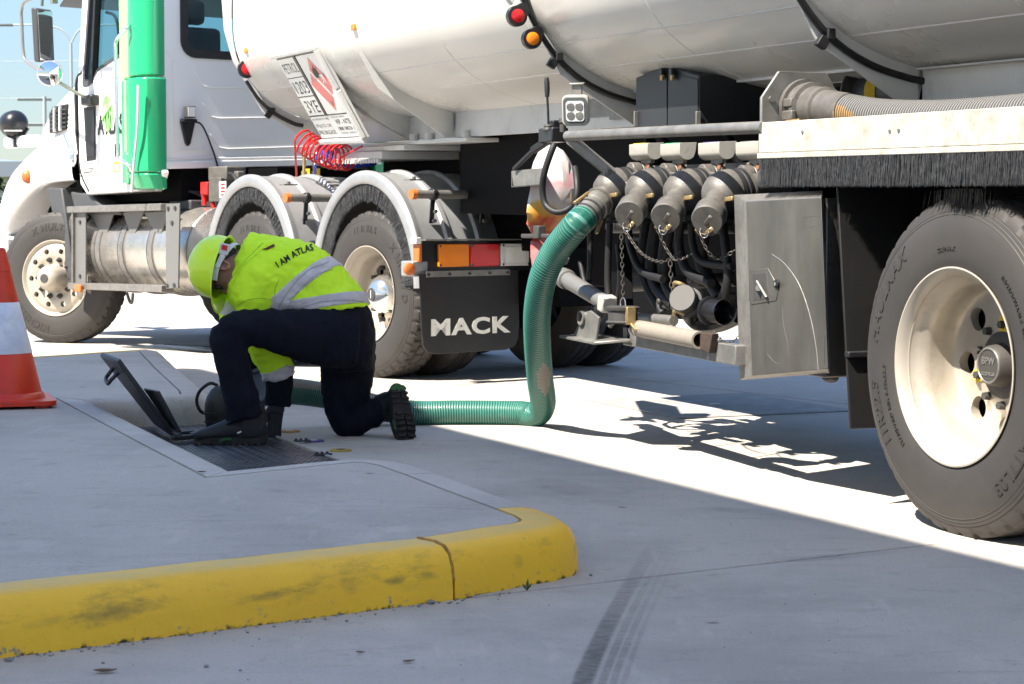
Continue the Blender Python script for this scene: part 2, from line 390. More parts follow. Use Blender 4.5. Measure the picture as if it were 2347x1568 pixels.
# orange-brown sealant bead in the yellow joint
mat('sealant', (.55, .27, .05), .8, col2=(.20, .10, .03), vscale=30)
bm = BM(); p = Pk[n_joint]; n = nrm_at(n_joint); tube(bm, [p + n * (d + .001) + V((.004 * math.sin(z * 60), 0, z)) for d, z in KP[:-1] if z > -.01] , .0048, 6)
obj('joint_sealant', bm, 'sealant', isl)
def dseg(p, a, c):
    d = c - a; t = max(0, min(1, (p - a).dot(d) / d.length_squared)); return (p - a - d * t).length
def inset(k):
    out = []
    for i in range(len(Pk)):
        q = Pk[i] + nrm_at(i) * k
        if min(dseg(q, Pk[j], Pk[j + 1]) for j in range(len(Pk) - 1)) > k * .93: out.append(q)
    return out + [V((-9, 7.0, 0))]
bm = BM()
vs = [bm.verts.new(q + V((0, 0, .139))) for q in inset(KW + .006)]; f = bm.faces.new(vs); f.normal_update()
e = bmesh.ops.extrude_face_region(bm, geom=[f]); bmesh.ops.translate(bm, verts=[q for q in e['geom'] if isinstance(q, bmesh.types.BMVert)], vec=V((0, 0, -.13)))
bmesh.ops.triangulate(bm, faces=bm.faces)
obj('island_slab', bm, 'concrete', isl, smooth=0)
bm = BM(); vs = [bm.verts.new(q + V((0, 0, .128))) for q in inset(.15)]; f = bm.faces.new(vs); f.normal_update(); bmesh.ops.triangulate(bm, faces=[f])
obj('joint_bed', bm, 'joint_filler', isl, smooth=0)

# rubber skid mark left by a tyre across the forecourt (stain 4 mm sheets)
def stain_mat(name, col, strength, st, rot, scale, lo=.38, hi=.62):
    m = bpy.data.materials.new(name); m.use_nodes = True; N = m.node_tree.nodes; L = m.node_tree.links; b = N['Principled BSDF']
    b.inputs['Base Color'].default_value = (*col, 1); b.inputs['Roughness'].default_value = .85
    tc = N.new('ShaderNodeTexCoord'); mp = N.new('ShaderNodeMapping'); mp.inputs['Scale'].default_value = st; mp.inputs['Rotation'].default_value = (0, 0, rot); L.new(tc.outputs['Object'], mp.inputs[0])
    n = N.new('ShaderNodeTexNoise'); n.inputs['Scale'].default_value = scale; n.inputs['Detail'].default_value = 7; n.inputs['Roughness'].default_value = .7; L.new(mp.outputs[0], n.inputs['Vector'])
    r = N.new('ShaderNodeMapRange'); r.inputs[1].default_value = lo; r.inputs[2].default_value = hi; r.inputs[3].default_value = strength * .45; r.inputs[4].default_value = strength; L.new(n.outputs['Fac'], r.inputs[0])
    at = N.new('ShaderNodeVertexColor'); at.layer_name = 'fade'
    mu = N.new('ShaderNodeMath'); mu.operation = 'MULTIPLY'; L.new(r.outputs[0], mu.inputs[0]); L.new(at.outputs['Color'], mu.inputs[1]); L.new(mu.outputs[0], b.inputs['Alpha'])
    MATS[name] = m
stain_mat('rubber_stain', (.06, .058, .056), .72, (1, 2.2, 1), R(-30), 22, .40, .60)
def strip(name, pts, wd, z, m, fade, off=0.0):
    bm = BM(); pts = spline(pts, 12); cl = bm.loops.layers.color.new('fade'); M_ = 6; rows = []; nn = len(pts)
    for i, p in enumerate(pts):
        d = (pts[min(i + 1, nn - 1)] - pts[max(i - 1, 0)]).normalized(); q = V((-d.y, d.x, 0))
        rows.append([bm.verts.new(p + q * (off + wd * (j / M_ - .5)) + V((0, 0, z))) for j in range(M_ + 1)])
    def fv(i, j): return fade(i / (nn - 1)) * (0 if j in (0, M_) else 1)
    for i in range(nn - 1):
        for j in range(M_):
            f = bm.faces.new((rows[i][j], rows[i][j + 1], rows[i + 1][j + 1], rows[i + 1][j]))
            for lp, (a, c) in zip(f.loops, ((i, j), (i, j + 1), (i + 1, j + 1), (i + 1, j))): k = fv(a, c); lp[cl] = (k, k, k, 1)
    o = obj(name, bm, m, smooth=0, fix=False); o['kind'] = 'structure'; return o
mk = [G(1345, 1680), G(1368, 1580), G(1402, 1490), G(1446, 1395), G(1492, 1310), G(1532, 1240), G(1560, 1175)]
fd = lambda t: max(0, min(1, (1 - t) * 1.5)) * .8
for off, wd, st in ((.034, .052, 1.1), (-.008, .022, .85), (-.031, .018, .75), (-.053, .014, .65)):
    strip('tyre_mark', mk, wd, .004, 'rubber_stain', lambda t, st=st: fd(t) * st, off)
stain_mat('faint_stain', (.13, .12, .11), .45, (1, 3, 1), R(-30), 7, .45, .68)
strip('tyre_mark', [G(600, 1568), G(760, 1500), G(980, 1450)], .10, .004, 'faint_stain', lambda t: .35 * (1 - abs(2 * t - 1)))
strip('tyre_mark', [G(980, 1050), G(1300, 1120), G(1700, 1230)], .22, .004, 'faint_stain', lambda t: .55 * (1 - abs(2 * t - 1)))
strip('tyre_mark', [G(1650, 1290), G(1900, 1280), G(2250, 1240)], .10, .004, 'faint_stain', lambda t: .8 * (1 - abs(2 * t - 1)))
strip('tyre_mark', [G(1500, 1190), G(1650, 1170), G(1900, 1200)], .14, .004, 'faint_stain', lambda t: .7 * (1 - abs(2 * t - 1)))

# hatch pit: checker plate with raised treads, steel edge trim
mat('checker_steel', (.14, .14, .15), .38, metal=.85, var=.4, vscale=9, dirt=.5, dcol=(.10, .09, .08), dscale=14, rvar=.12)
mat('dark_steel', (.05, .05, .052), .5, metal=.4, dirt=.45, dcol=(.12, .10, .08), dscale=10)
ha = V((-.375, .927, 0)).normalized(); hb = V((ha.y, -ha.x, 0))
h0 = G(758, 1052) ; h0.z = 0
pit = thing('hatch_plate', h0 + ha * 1.2 - hb * .5, 'grey steel checker plate let into the ground in the island notch', 'floor plate')
bm = BM()
PL = .86
A_, B_ = -1.40, 1.30
pl = [h0 + ha * x - hb * y for x, y in ((A_, .012), (B_ + 1.0, .012), (B_ + 1.0, PL), (A_, PL))]
prism(bm, [q + V((0, 0, .001)) for q in pl], V((0, 0, .006))); obj('plate', bm, 'checker_steel', pit, smooth=0)
bm = BM()
x = A_ + .03; row = 0
while x < B_ + .95:
    y = .03 + (row % 2) * .012
    while y < PL - .03:
        c = h0 + ha * x - hb * y + V((0, 0, .0085)); an = R(45 if (int(y / .024) + row) % 2 else -45)
        d = ha * math.cos(an) + hb * math.sin(an); e_ = V((-d.y, d.x, 0))
        a_, b_, c_, d_ = [bm.verts.new(c + q) for q in (d * .011 - V((0, 0, .002)), e_ * .0035 - V((0, 0, .002)), -d * .011 - V((0, 0, .002)), -e_ * .0035 - V((0, 0, .002)))]
        t_ = bm.verts.new(c + V((0, 0, .0012)))
        for q in ((a_, b_), (b_, c_), (c_, d_), (d_, a_)): bm.faces.new((q[0], q[1], t_))
        y += .024
    x += .024; row += 1
obj('tread_pattern', bm, 'checker_steel', pit, smooth=0, kind='stuff')
bm = BM(); bar(bm, h0 + ha * A_ + V((0, 0, .004)), h0 + ha * (B_ + 1) + V((0, 0, .004)), .014, .016); obj('edge_trim', bm, 'kerb_concrete', pit, smooth=0)
for (uu, vv) in ((690, 1012), (738, 1043)):
    bm = BM(); p = G(uu, vv, .008)
    for k in (-1, 0, 1): cyl(bm, p + ha * .0 + hb * (.022 * k), p + hb * (.022 * k) + V((0, 0, .014)), .006, n=8)
    bar(bm, p - hb * .03 + V((0, 0, .003)), p + hb * .04 + V((0, 0, .003)), .03, .006); obj('hinge', bm, 'dark_steel', pit)

# opened hatch lid leaning back over the kerb, with its smaller flap
def lid(pts, th, ribs, name):
    A, B, Cc, D = [V(p) for p in pts]            # hinge near, hinge far, top far, top near
    nn = (B - A).cross(D - A).normalized()
    if nn.x < 0: nn = -nn
    return A, B, Cc, D, nn
hl = thing('access_hatch', PD(370, 990, 8.9), 'black steel hatch lid standing open, leaning back over the kerb', 'hatch lid')
A = PD(394, 1001, 8.72); B = PD(352, 972, 9.22); up = PD(269, 831, 8.62) - A; upB = PD(229, 816, 9.08) - B
nn = (B - A).cross(up).normalized(); nn = nn if nn.x > 0 else -nn
bm = BM(); prism(bm, [A, B, B + upB, A + up], nn * .008); obj('lid_plate', bm, 'dark_steel', hl, bev=.003)
bm = BM()
for k in range(1, 18):
    f = k / 18; bar(bm, A + up * f + (B - A) * .05 + nn * .011, B + upB * f - (B - A) * .05 + nn * .011, .006, .008, nn)
obj('rib', bm, 'dark_steel', hl)
bm = BM()
for a_, b_ in ((A, A + up), (B, B + upB), (A + up, B + upB)): bar(bm, a_ + nn * .012, b_ + nn * .012, .010, .014, nn)
obj('rim', bm, 'dark_steel', hl)
bm = BM(); q = A + up * .86; o_ = -nn * .012
tube(bm, spline([q + o_ + (B - A) * .25, q - nn * .06 - up * .02 + (B - A) * .25, q - nn * .075 - up * .06 + (B - A) * .4, q - nn * .06 - up * .04 + (B - A) * .62, q + o_ + (B - A) * .62], 6), .009, 8)
obj('handle', bm, 'dark_steel', hl)
h2 = thing('access_hatch', PD(390, 998, 8.66), 'smaller black hatch flap standing open in front of the tall lid', 'hatch lid')
A = PD(400, 1003, 8.58); B = PD(374, 985, 8.95); up = PD(349, 908, 8.52) - A; upB = PD(316, 901, 8.9) - B
bm = BM(); prism(bm, [A + nn * .03, B + nn * .03, B + upB + nn * .03, A + up + nn * .03], nn * .009); obj('lid_plate', bm, 'dark_steel', h2, bev=.003)
bm = BM(); cyl(bm, A + nn * .02 - (B - A) * .1, B + nn * .02, .012, n=10); bar(bm, PD(396, 1005, 8.58), PD(452, 1000, 8.66), .03, .02); bar(bm, PD(408, 997, 8.7), PD(446, 994, 8.75), .02, .03); bar(bm, PD(440, 998, 8.66), PD(458, 992, 8.68), .05, .02); obj('hinge', bm, 'dark_steel', h2, bev=.003)

# fuel grade discs set in the concrete
mat('disc_orange', (.45, .20, .03), .6, dirt=.5, dscale=40); mat('disc_purple', (.06, .03, .17), .5, dirt=.25, dscale=40); mat('disc_yellow', (.36, .25, .03), .6, dirt=.45, dscale=40)
mat('worn_white', (.55, .53, .5), .6, dirt=.5, dscale=50); mat('worn_dark', (.10, .085, .06), .7)
for (u, v, m, c2, lab) in ((664, 990, 'disc_orange', 'worn_white', 'worn orange fuel grade disc on the ground beside the glove'), (719, 1012, 'disc_purple', 'worn_white', 'purple fuel grade disc on the ground with a pale centre'), (781, 1034, 'disc_yellow', 'worn_dark', 'dirty yellow fuel grade disc nearest the curved grey kerb')):
    p = G(u, v, 0); t = thing('grade_marker', p, lab, 'ground marker', 'fuel grade markers by the hatch')
    bm = BM(); lathe(bm, p, (0, 0, 1), [(.0005, .047), (.005, .046), (.007, .042), (.007, .022), (.006, .021), (.006, 0)], 32); obj('disc', bm, m, t)
    bm = BM(); lathe(bm, p, (0, 0, 1), [(.0065, .020), (.0085, .017), (.0085, 0)], 20); obj('cap', bm, c2, t)

# pit lid and slot drain further back
p0 = G(1640, 930); bm = BM(); a_ = T.d * .55; b_ = T.n * .5
prism(bm, [p0 - a_ - b_ + V((0, 0, .001)), p0 + a_ - b_ + V((0, 0, .001)), p0 + a_ + b_ + V((0, 0, .001)), p0 - a_ + b_ + V((0, 0, .001))], V((0, 0, .006)))
mat('pit_grey', (.33, .32, .305), .75, var=.3, vscale=9, dirt=.3)
pl_ = single('pit_lid', bm, 'pit_grey', 'square steel pit lid in the truck shadow beside the cabinet', 'pit lid', bev=.003, smooth=0)
bm = BM(); cyl(bm, p0 + V((0, 0, .007)), p0 + V((0, 0, .012)), .03); ln = obj('lifting_eye', bm, 'worn_white', pl_)
dr = thing('slot_drain', G(400, 800), 'slot drain with a dark grating in the ground beyond the island', 'drain')
da = G(285, 796); db = G(560, 813)
dv = (db - da).normalized(); dn = V((-dv.y, dv.x, 0))
for k in range(2):
    bm = BM(); bar(bm, da + dn * (.42 * k) + V((0, 0, .003)), db + dn * (.42 * k) + V((0, 0, .003)), .06, .008); obj('grating', bm, 'dark_steel', dr)
bm = BM(); bar(bm, da + dn * .21 + V((0, 0, .002)), db + dn * .21 + V((0, 0, .002)), .30, .005); obj('channel_frame', bm, 'checker_steel', dr)

# service-station canopy whose shade covers the foreground (stands out of frame, over the pumps)
can = thing('canopy_roof', T.P(0, -9, 0), 'white service station canopy that shades the foreground', 'canopy')
mat('canopy_white', (.75, .75, .74), .5); mat('canopy_green', (.03, .32, .12), .4)
kz = 1 / math.tan(R(SUN_EL)); hz = 5.5; sh = SUN_H * (kz * (hz + .9))
e0 = G(2347, 1312) - sh; e1 = G(960, 973) - sh; ed = (e1 - e0).normalized(); en = V((ed.y, -ed.x, 0))
if en.dot(T.n) > 0: en = -en
q0 = e0 - ed * 9; s_end = 7.75; qe = e0 + ed * ((T.P(s_end, 0, 0) - sh - e0).dot(T.d) / ed.dot(T.d))
bm = BM(); prism(bm, [q0 + V((0, 0, hz)), qe + V((0, 0, hz)), qe + en * 9.5 + V((0, 0, hz)), q0 + en * 9.5 + V((0, 0, hz))], V((0, 0, .25))); obj('roof_deck', bm, 'canopy_white', can, smooth=0)
bm = BM()
for a_, b_ in ((q0, qe), (qe, qe + en * 9.5), (q0, q0 + en * 9.5), (q0 + en * 9.5, qe + en * 9.5)): bar(bm, a_ + V((0, 0, hz + .45)), b_ + V((0, 0, hz + .45)), .12, .9)
obj('fascia', bm, 'canopy_green', can, smooth=0)
for f in (.15, .85):
    c = q0.lerp(qe, f) + en * 6.0; bm = BM(); box(bm, c + V((0, 0, hz / 2)), (.2, 0, 0), (0, .2, 0), (0, 0, hz / 2 - .005)); obj('column', bm, 'canopy_white', can, smooth=0)

# traffic cone on the island
mat('cone_orange', (.72, .035, .008), .38, var=.2, vscale=5, dirt=.4, dcol=(.25, .05, .03), dscale=12); mat('cone_white', (.78, .78, .82), .35, var=.12, vscale=8, col2=(.58, .62, .76), dirt=.45, dcol=(.40, .36, .34), dscale=14)
mat('cone_dark', (.40, .015, .006), .45)
cp = PD(-2, 917, 8.95); cp.z = .1395
cn = thing('traffic_cone', cp, 'orange traffic cone with a white reflective collar on the island', 'traffic cone')
bm = BM(); lathe(bm, cp, (0, 0, 1), [(.03, .0), (.03, .205), (.055, .196), (.062, .186), (.235, .147), (.237, .1455)], 48); obj('lower_body', bm, 'cone_orange', cn)
bm = BM(); lathe(bm, cp, (0, 0, 1), [(.2365, .1478), (.238, .1485), (.462, .093), (.464, .0915)], 48); obj('reflective_collar', bm, 'cone_white', cn)
bm = BM(); lathe(bm, cp, (0, 0, 1), [(.463, .0925), (.60, .060), (.602, .063), (.66, .047), (.70, .038), (.705, .03), (.70, .02)], 48); obj('upper_body', bm, 'cone_orange', cn)
bm = BM()
an = R(18); ax = V((math.cos(an), math.sin(an), 0)); ay = V((-ax.y, ax.x, 0))
pts = [cp + ax * x + ay * y + V((0, 0, .012)) for x, y in rrect(0, 0, .235, .235, .05)]
prism(bm, pts, V((0, 0, .022))); obj('base', bm, 'cone_orange', cn, bev=.005)
for sx in (-1, 1):
    for sy in (-1, 1):
        bm = BM(); box(bm, cp + ax * (.17 * sx) + ay * (.17 * sy) + V((0, 0, .006)), ax * .03, ay * .03, V((0, 0, .0055))); obj('foot', bm, 'cone_orange', cn)

# debris along the kerb: pebbles (stuff), a few leaves, a small weed
mat('pebble', (.30, .29, .28), .85, var=.5, vscale=40); mat('dry_leaf', (.16, .085, .04), .8, var=.4, vscale=40); mat('weed', (.05, .10, .03), .6)
bm = BM()
def pebble(bm, p, r):
    q = bmesh.ops.create_icosphere(bm, subdivisions=1, radius=1)
    for v in q['verts']:
        k = 1 + .35 * noise.noise(v.co * 2 + p * 50); v.co = V((v.co.x * r * 1.2 * k, v.co.y * r * k, v.co.z * r * .7 * k)) + p + V((0, 0, r * .5))
for k in range(120):
    f = random.random(); q = Pk[1].lerp(Pk[3], f * 1.15); o_ = -nrm_at(2) * abs(random.gauss(.012, .02)); pebble(bm, q + o_ , random.uniform(.0012, .004))
for k in range(110): pebble(bm, G(random.uniform(0, 2300), random.uniform(1330, 1568)) if k % 2 else G(random.gauss(1700, 120), random.gauss(1140, 25)), random.uniform(.0008, .0022))
for (u, v, r) in ((1462 * .676, 2048 * .676, .010), (1420 * .676, 2058 * .676, .005), (22, 1516, .008), (1176 * .676, 2108 * .676, .004), (700 * .676, 2263 * .676, .0055), (815 * .676, 2275 * .676, .004), (350 * .676, 2250 * .676, .004), (2003 * .676, 1953 * .676, .005)): pebble(bm, G(u, v), r)
o = obj('gravel', bm, 'pebble'); tag(o, 'fine gravel and grit scattered along the foot of the kerb', 'gravel', kind='stuff')
def leaf(u, v, L_, an, lab, z=0.0):
    p = G(u, v, z); bm = BM(); d = V((math.cos(R(an)), math.sin(R(an)), 0)); e_ = V((-d.y, d.x, 0)); rows = []
    for i in range(6):
        t = i / 5; wd = L_ * .22 * math.sin(math.pi * min(.96, t + .04)); c = d * (L_ * (t - .5)); zz = .003 + .18 * L_ * (t - .5) ** 2 * 2
        rows.append([bm.verts.new(p + c + e_ * k * wd + V((0, 0, zz + abs(k) * wd * .4))) for k in (-1, 0, 1)])
    for a_, b_ in zip(rows, rows[1:]):
        for k in (0, 1): bm.faces.new((a_[k], a_[k + 1], b_[k + 1], b_[k]))
    o = single('leaf', bm, 'dry_leaf', lab, 'leaf', 'dry leaves on the concrete'); sm = o.modifiers.new('thick', 'SOLIDIFY'); sm.thickness = .0012
leaf(241, 1543, .05, 10, 'dry brown leaf at the bottom left of the forecourt'); leaf(688, 1586 * .9999, .028, -20, 'small curled leaf on the island kerb', 0) if False else None
leaf(692, 1568, .03, 0, 'dry leaf at the bottom edge of the forecourt') if False else None
leaf(937, 1520, .030, 25, 'thin dry leaf on the forecourt below the kerb joint'); leaf(463, 1084.5, .03, 15, 'curled dry leaf on the grey kerb beside the hatch plate', .1415); leaf(826, 1499, .022, -8, 'tan leaf fragment midway along the yellow kerb foot')
wp = G(1787 * .676, 2003 * .676); wt = thing('weed', wp, 'tiny green weed growing at the foot of the yellow kerb', 'weed')
for k, (dx, h_) in enumerate(((-.012, .02), (.002, .034), (.012, .022))):
    bm = BM(); tip = wp + V((dx, -.004, h_)); m_ = wp.lerp(tip, .55)
    vs = [bm.verts.new(q) for q in (wp, m_ + V((.004, 0, 0)), tip, m_ - V((.004, 0, 0)))]; bm.faces.new(vs); o = obj('leaf', bm, 'weed', wt); sm = o.modifiers.new('thick', 'SOLIDIFY'); sm.thickness = .001

# far background at the left: hills, fence, scrub, street lamps, power poles
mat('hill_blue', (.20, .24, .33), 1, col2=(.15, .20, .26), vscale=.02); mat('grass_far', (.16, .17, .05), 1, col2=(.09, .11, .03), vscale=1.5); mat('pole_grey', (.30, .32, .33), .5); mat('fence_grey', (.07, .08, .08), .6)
mat('scrub', (.05, .075, .03), .9, var=.5, vscale=3); mat('trunk_bark', (.12, .09, .06), .9)
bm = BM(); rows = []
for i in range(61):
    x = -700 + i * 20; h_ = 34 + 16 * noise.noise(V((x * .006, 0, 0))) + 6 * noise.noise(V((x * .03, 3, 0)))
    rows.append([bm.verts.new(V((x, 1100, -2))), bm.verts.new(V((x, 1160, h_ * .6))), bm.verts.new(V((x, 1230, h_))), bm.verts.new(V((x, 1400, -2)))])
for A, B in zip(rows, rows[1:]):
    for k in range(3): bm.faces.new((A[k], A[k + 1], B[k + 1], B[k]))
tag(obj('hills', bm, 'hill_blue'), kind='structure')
bm = BM(); prism(bm, [V((-40, 42, -.02)), V((40, 60, -.02)), V((80, 120, -.02)), V((-120, 120, -.02))], V((0, 0, .12))); tag(obj('grass_verge', bm, 'grass_far', smooth=0), kind='structure')
fp = V((-16, 55, .1)); fe = thing('boundary_fence', fp, 'dark palisade fence in the far left distance', 'fence')
for k in range(22):
    bm = BM(); q = fp + V((-10 + k * .75, k * .1, 0)); box(bm, q + V((0, 0, .9)), (.03, 0, 0), (0, .03, 0), (0, 0, .9)); obj('post', bm, 'fence_grey', fe)
for z in (.3, 1.6):
    bm = BM(); bar(bm, fp + V((-10, 0, z)), fp + V((6, 2.1, z)), .04, .05); obj('rail', bm, 'fence_grey', fe)
def tree(x, y, h_, rad, lab, name='shrub', cat='bush'):
    p = V((x, y, .0)); t = thing(name, p, lab, cat, 'bushes in the far left distance')
    bm = BM(); tube(bm, [p, p + V((.1, 0, h_ * .35)), p + V((0, .1, h_ * .8))], [rad * .09, rad * .06, rad * .02], 8); obj('trunk', bm, 'trunk_bark', t)
    bm = BM(); rnd = random.Random(int(x * 10))
    for k in range(700):
        a = rnd.uniform(0, 6.28); rr = rad * rnd.uniform(.2, 1) ** .6; zz = h_ * rnd.uniform(.25, 1.0); rr *= math.sin(math.pi * min(.95, zz / h_ * .8 + .15))
        c = p + V((rr * math.cos(a), rr * math.sin(a), zz)); d = V((rnd.gauss(0, 1), rnd.gauss(0, 1), rnd.gauss(0, .6))).normalized() * rad * .11; e_ = perp(d)[0] * rad * .07
        bm.faces.new([bm.verts.new(q) for q in (c - d, c + e_, c + d, c - e_)])
    obj('crown', bm, 'scrub', t, fix=False, smooth=0)
tree(-15.6, 58, 2.6, 1.5, 'dark green bush beyond the fence left of the truck bonnet'); tree(-18.2, 66, 3.0, 1.6, 'low bush at the far left edge of the view')
sh_ = thing('shed', V((-17.5, 72, 0)), 'low white shed with a grey roof in the far left distance', 'shed')
bm = BM(); box(bm, V((-17.5, 72, 1.2)), V((4.5, 0, 0)), V((0, 2, 0)), V((0, 0, 1.2))); obj('wall', bm, mat('shed_white', (.6, .6, .58), .8), sh_)
bm = BM(); prism(bm, [V((-22.4, 69.6, 2.4)), V((-22.4, 72, 3.0)), V((-22.4, 74.4, 2.4))], V((9.8, 0, 0))); obj('roof', bm, 'fence_grey', sh_, smooth=0)
for k in range(4):
    bm = BM(); box(bm, V((-20.4 + 1.9 * k, 69.97, 1.3)), V((.5, 0, 0)), V((0, .03, 0)), V((0, 0, .4))); obj('window', bm, 'fence_grey', sh_, smooth=0)
def lamp(x, y, h_, dirx, lab):
    p = V((x, y, 0)); t = thing('street_lamp', p, lab, 'street lamp', 'street lamps in the left distance')
    bm = BM(); cyl(bm, p, p + V((0, 0, h_ - 1)), .11, .07, 10); obj('pole', bm, 'pole_grey', t)
    a_ = p + V((0, 0, h_ - 1)); bm = BM(); tube(bm, spline([a_, a_ + V((dirx * .5, 0, .75)), a_ + V((dirx * 1.6, 0, 1.0)), a_ + V((dirx * 3.2, 0, 1.02))], 6), .045, 8); obj('arm', bm, 'pole_grey', t)
    bm = BM(); box(bm, a_ + V((dirx * 3.7, 0, 1.0)), (.55, 0, 0), (0, .15, 0), (0, 0, .06)); obj('lantern', bm, 'fence_grey', t, bev=.03)
lamp(-24.0, 110, 11.45, -1, 'tall grey street lamp seen behind the wing mirror'); 
lp = [o for o in bpy.data.objects if o.name == 'street_lamp'][0]
bm = BM(); a_ = V((-24.0, 110, 10.45)); tube(bm, spline([a_, a_ + V((.5, 0, .75)), a_ + V((1.6, 0, 1.0)), a_ + V((3.2, 0, 1.02))], 6), .045, 8); obj('arm', bm, 'pole_grey', lp)
bm = BM(); box(bm, a_ + V((3.7, 0, 1.0)), (.55, 0, 0), (0, .15, 0), (0, 0, .06)); obj('lantern', bm, 'fence_grey', lp, bev=.03)
pp = V((-27.8, 120, 0)); pt = thing('power_pole', pp, 'grey power pole with crossarms beyond the truck bonnet', 'power pole')
bm = BM(); cyl(bm, pp, pp + V((0, 0, 8.2)), .16, .11, 10); obj('pole', bm, 'pole_grey', pt)
for z in (8.0, 6.5): 
    bm = BM(); box(bm, pp + V((-.6, 0, z)), (1.0, 0, 0), (0, .06, 0), (0, 0, .07)); obj('crossarm', bm, 'fence_grey', pt)
for z, dz in ((8.1, 0), (6.6, .0), (10.2, .5)):
    bm = BM(); tube(bm, [V((-75, 120, z - .5)), V((-50, 120, z - .3)), pp + V((0, 0, z))] if z < 9 else [V((-75, 118, 9.6)), V((-50, 118, 9.9)), V((20, 118, 10.6))], .018, 5); obj('wire', bm, 'pole_grey', pt)
# ================================================================ TANK SEMI-TRAILER
mat('tank_white', (.72, .70, .65), .30, col2=(.66, .635, .585), vscale=.9, coat=.10, rvar=.06)
mat('frame_white', (.62, .62, .60), .38, col2=(.55, .55, .53), vscale=3, dirt=.22, dcol=(.30, .26, .21), dscale=6)
mat('tray_white', (.46, .44, .385), .5, col2=(.41, .385, .33), vscale=3, dirt=.75, dcol=(.16, .12, .08), dscale=16)
mat('galv', (.22, .215, .20), .45, metal=.45, var=.35, vscale=14, dirt=.4, dcol=(.22, .19, .16), dscale=18, rvar=.1)
mat('cast_alu', (.125, .117, .106), .5, metal=.25, var=.3, vscale=22, dirt=.45, dcol=(.20, .17, .14), dscale=24, bump=.12, bscale=90)
mat('stainless', (.135, .127, .115), .38, metal=.55, var=.4, vscale=4, dirt=.7, dcol=(.05, .046, .04), dscale=5, rvar=.12, stretch=(1, 1, .35))
mat('stainless_edge', (.27, .255, .235), .4, metal=.6, var=.3, vscale=25, dirt=.4, dcol=(.22, .2, .18), dscale=20, bump=.1, bscale=60)
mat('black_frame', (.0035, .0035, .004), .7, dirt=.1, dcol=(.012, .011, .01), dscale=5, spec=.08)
mat('black_panel', (.014, .013, .0125), .5, var=.3, vscale=3, dirt=.35, dcol=(.04, .034, .028), dscale=2.2)
mat('rubber', (.013, .013, .014), .55, var=.2, vscale=20, dirt=.2, dcol=(.045, .04, .035), dscale=12)
mat('cable_black', (.012, .012, .013), .4)
mat('brass', (.50, .36, .17), .42, metal=.7, var=.3, vscale=40, dirt=.4, dcol=(.16, .11, .06), dscale=40)
mat('rust', (.30, .13, .06), .8, var=.5, vscale=40)
mat('lens_red', (.52, .006, .010), .25, coat=.3, bump=.15, bscale=160); mat('lens_amber', (.75, .20, .006), .25, coat=.3, bump=.15, bscale=160); mat('lens_clear', (.62, .62, .62), .15, coat=.5, bump=.3, bscale=180)
mat('lamp_black', (.012, .012, .014), .32)
mat('tyre', (.032, .029, .0265), .62, col2=(.040, .036, .0325), vscale=4, dirt=.35, dcol=(.052, .046, .041), dscale=5, bump=.05, bscale=160)
mat('tyre_tread', (.035, .033, .031), .8, col2=(.07, .062, .055), vscale=12, dirt=.4, dcol=(.11, .095, .08), dscale=9)
mat('tyre_letter', (.032, .029, .026), .45)
mat('wheel_alu', (.40, .36, .30), .42, metal=.3, var=.22, vscale=4, col2=(.42, .37, .30), dirt=.4, dcol=(.24, .18, .12), dscale=10, rvar=.08)
mat('wheel_disc', (.40, .38, .35), .5, metal=.45, dirt=.5, dcol=(.17, .13, .09), dscale=12)
mat('chrome', (.80, .80, .80), .14, metal=.95, dirt=.12, dcol=(.35, .32, .28), dscale=9)
mat('grey_cast', (.06, .058, .055), .55, metal=.3, dirt=.3, dscale=20)
mat('yellow_paint', (.62, .42, .02), .5, dirt=.3, dscale=30)
mat('text_black', (.015, .015, .016), .5); mat('text_white', (.72, .71, .66), .5, dirt=.3, dscale=30)
mat('seam_white', (.62, .60, .57), .25, coat=.3)

TILT = .014
def skin(n=2.6, a=1.23, b=.78, zc=2.245):
    pts = []
    for i in range(120):
        th = 2 * math.pi * i / 120; c, s_ = math.cos(th), math.sin(th)
        pts.append((1.25 - a * math.copysign(abs(c) ** (2 / n), c), zc + b * math.copysign(abs(s_) ** (2 / n), s_)))
    return pts
SK = skin()
def skz(t, off=0):        # lower skin height at lateral t (tilt removed)
    x = abs(t - 1.25) / (1.23 + off)
    return 2.245 - (.78 + off) * (max(0, 1 - x ** 2.6)) ** (1 / 2.6)
TP = lambda s, t, z: T.P(s, t, z + TILT * s)
tr = thing('tank_trailer', T.P(2.5, 1.25, 0), 'white fuel tank semi-trailer with stainless cabinet, hose tray and loading valves', 'tanker trailer')
bm = BM(); rs = []
st = [-4.2, -1, 1.25, 3.5, 5.97, 8.45, 8.5]
for s in st:
    k = 1 if s < 8.49 else .985
    rs.append([bm.verts.new(TP(s, 1.25 + (t - 1.25) * k, 2.245 + (z - 2.245) * k)) for t, z in SK])
for A, B in zip(rs, rs[1:]): bridge(bm, A, B)
hd = [bm.verts.new(TP(8.72, 1.25 + (t - 1.25) * .6, 2.245 + (z - 2.245) * .6)) for t, z in SK]; bridge(bm, rs[-1], hd); cap(bm, hd); cap(bm, rs[0], True)
tank = obj('tank_shell', bm, 'tank_white', tr, smooth=40)
for (t0, up_) in ((.105, 0), (.36, 0), (.75, 0)):       # longitudinal weld beads on the lower flank
    bm = BM(); z0 = skz(t0)
    for s0, s1 in ((-4, 1.24), (1.27, 3.48), (3.53, 5.95), (5.99, 8.4)):
        dt = .10 * (int(s0) % 2) if t0 < .3 else 0
        z1 = skz(t0 + dt); tube(bm, [TP(s0, t0 + dt, z1), TP(s1, t0 + dt, z1)], .0035, 6)
    obj('weld_seam', bm, 'seam_white', tank)
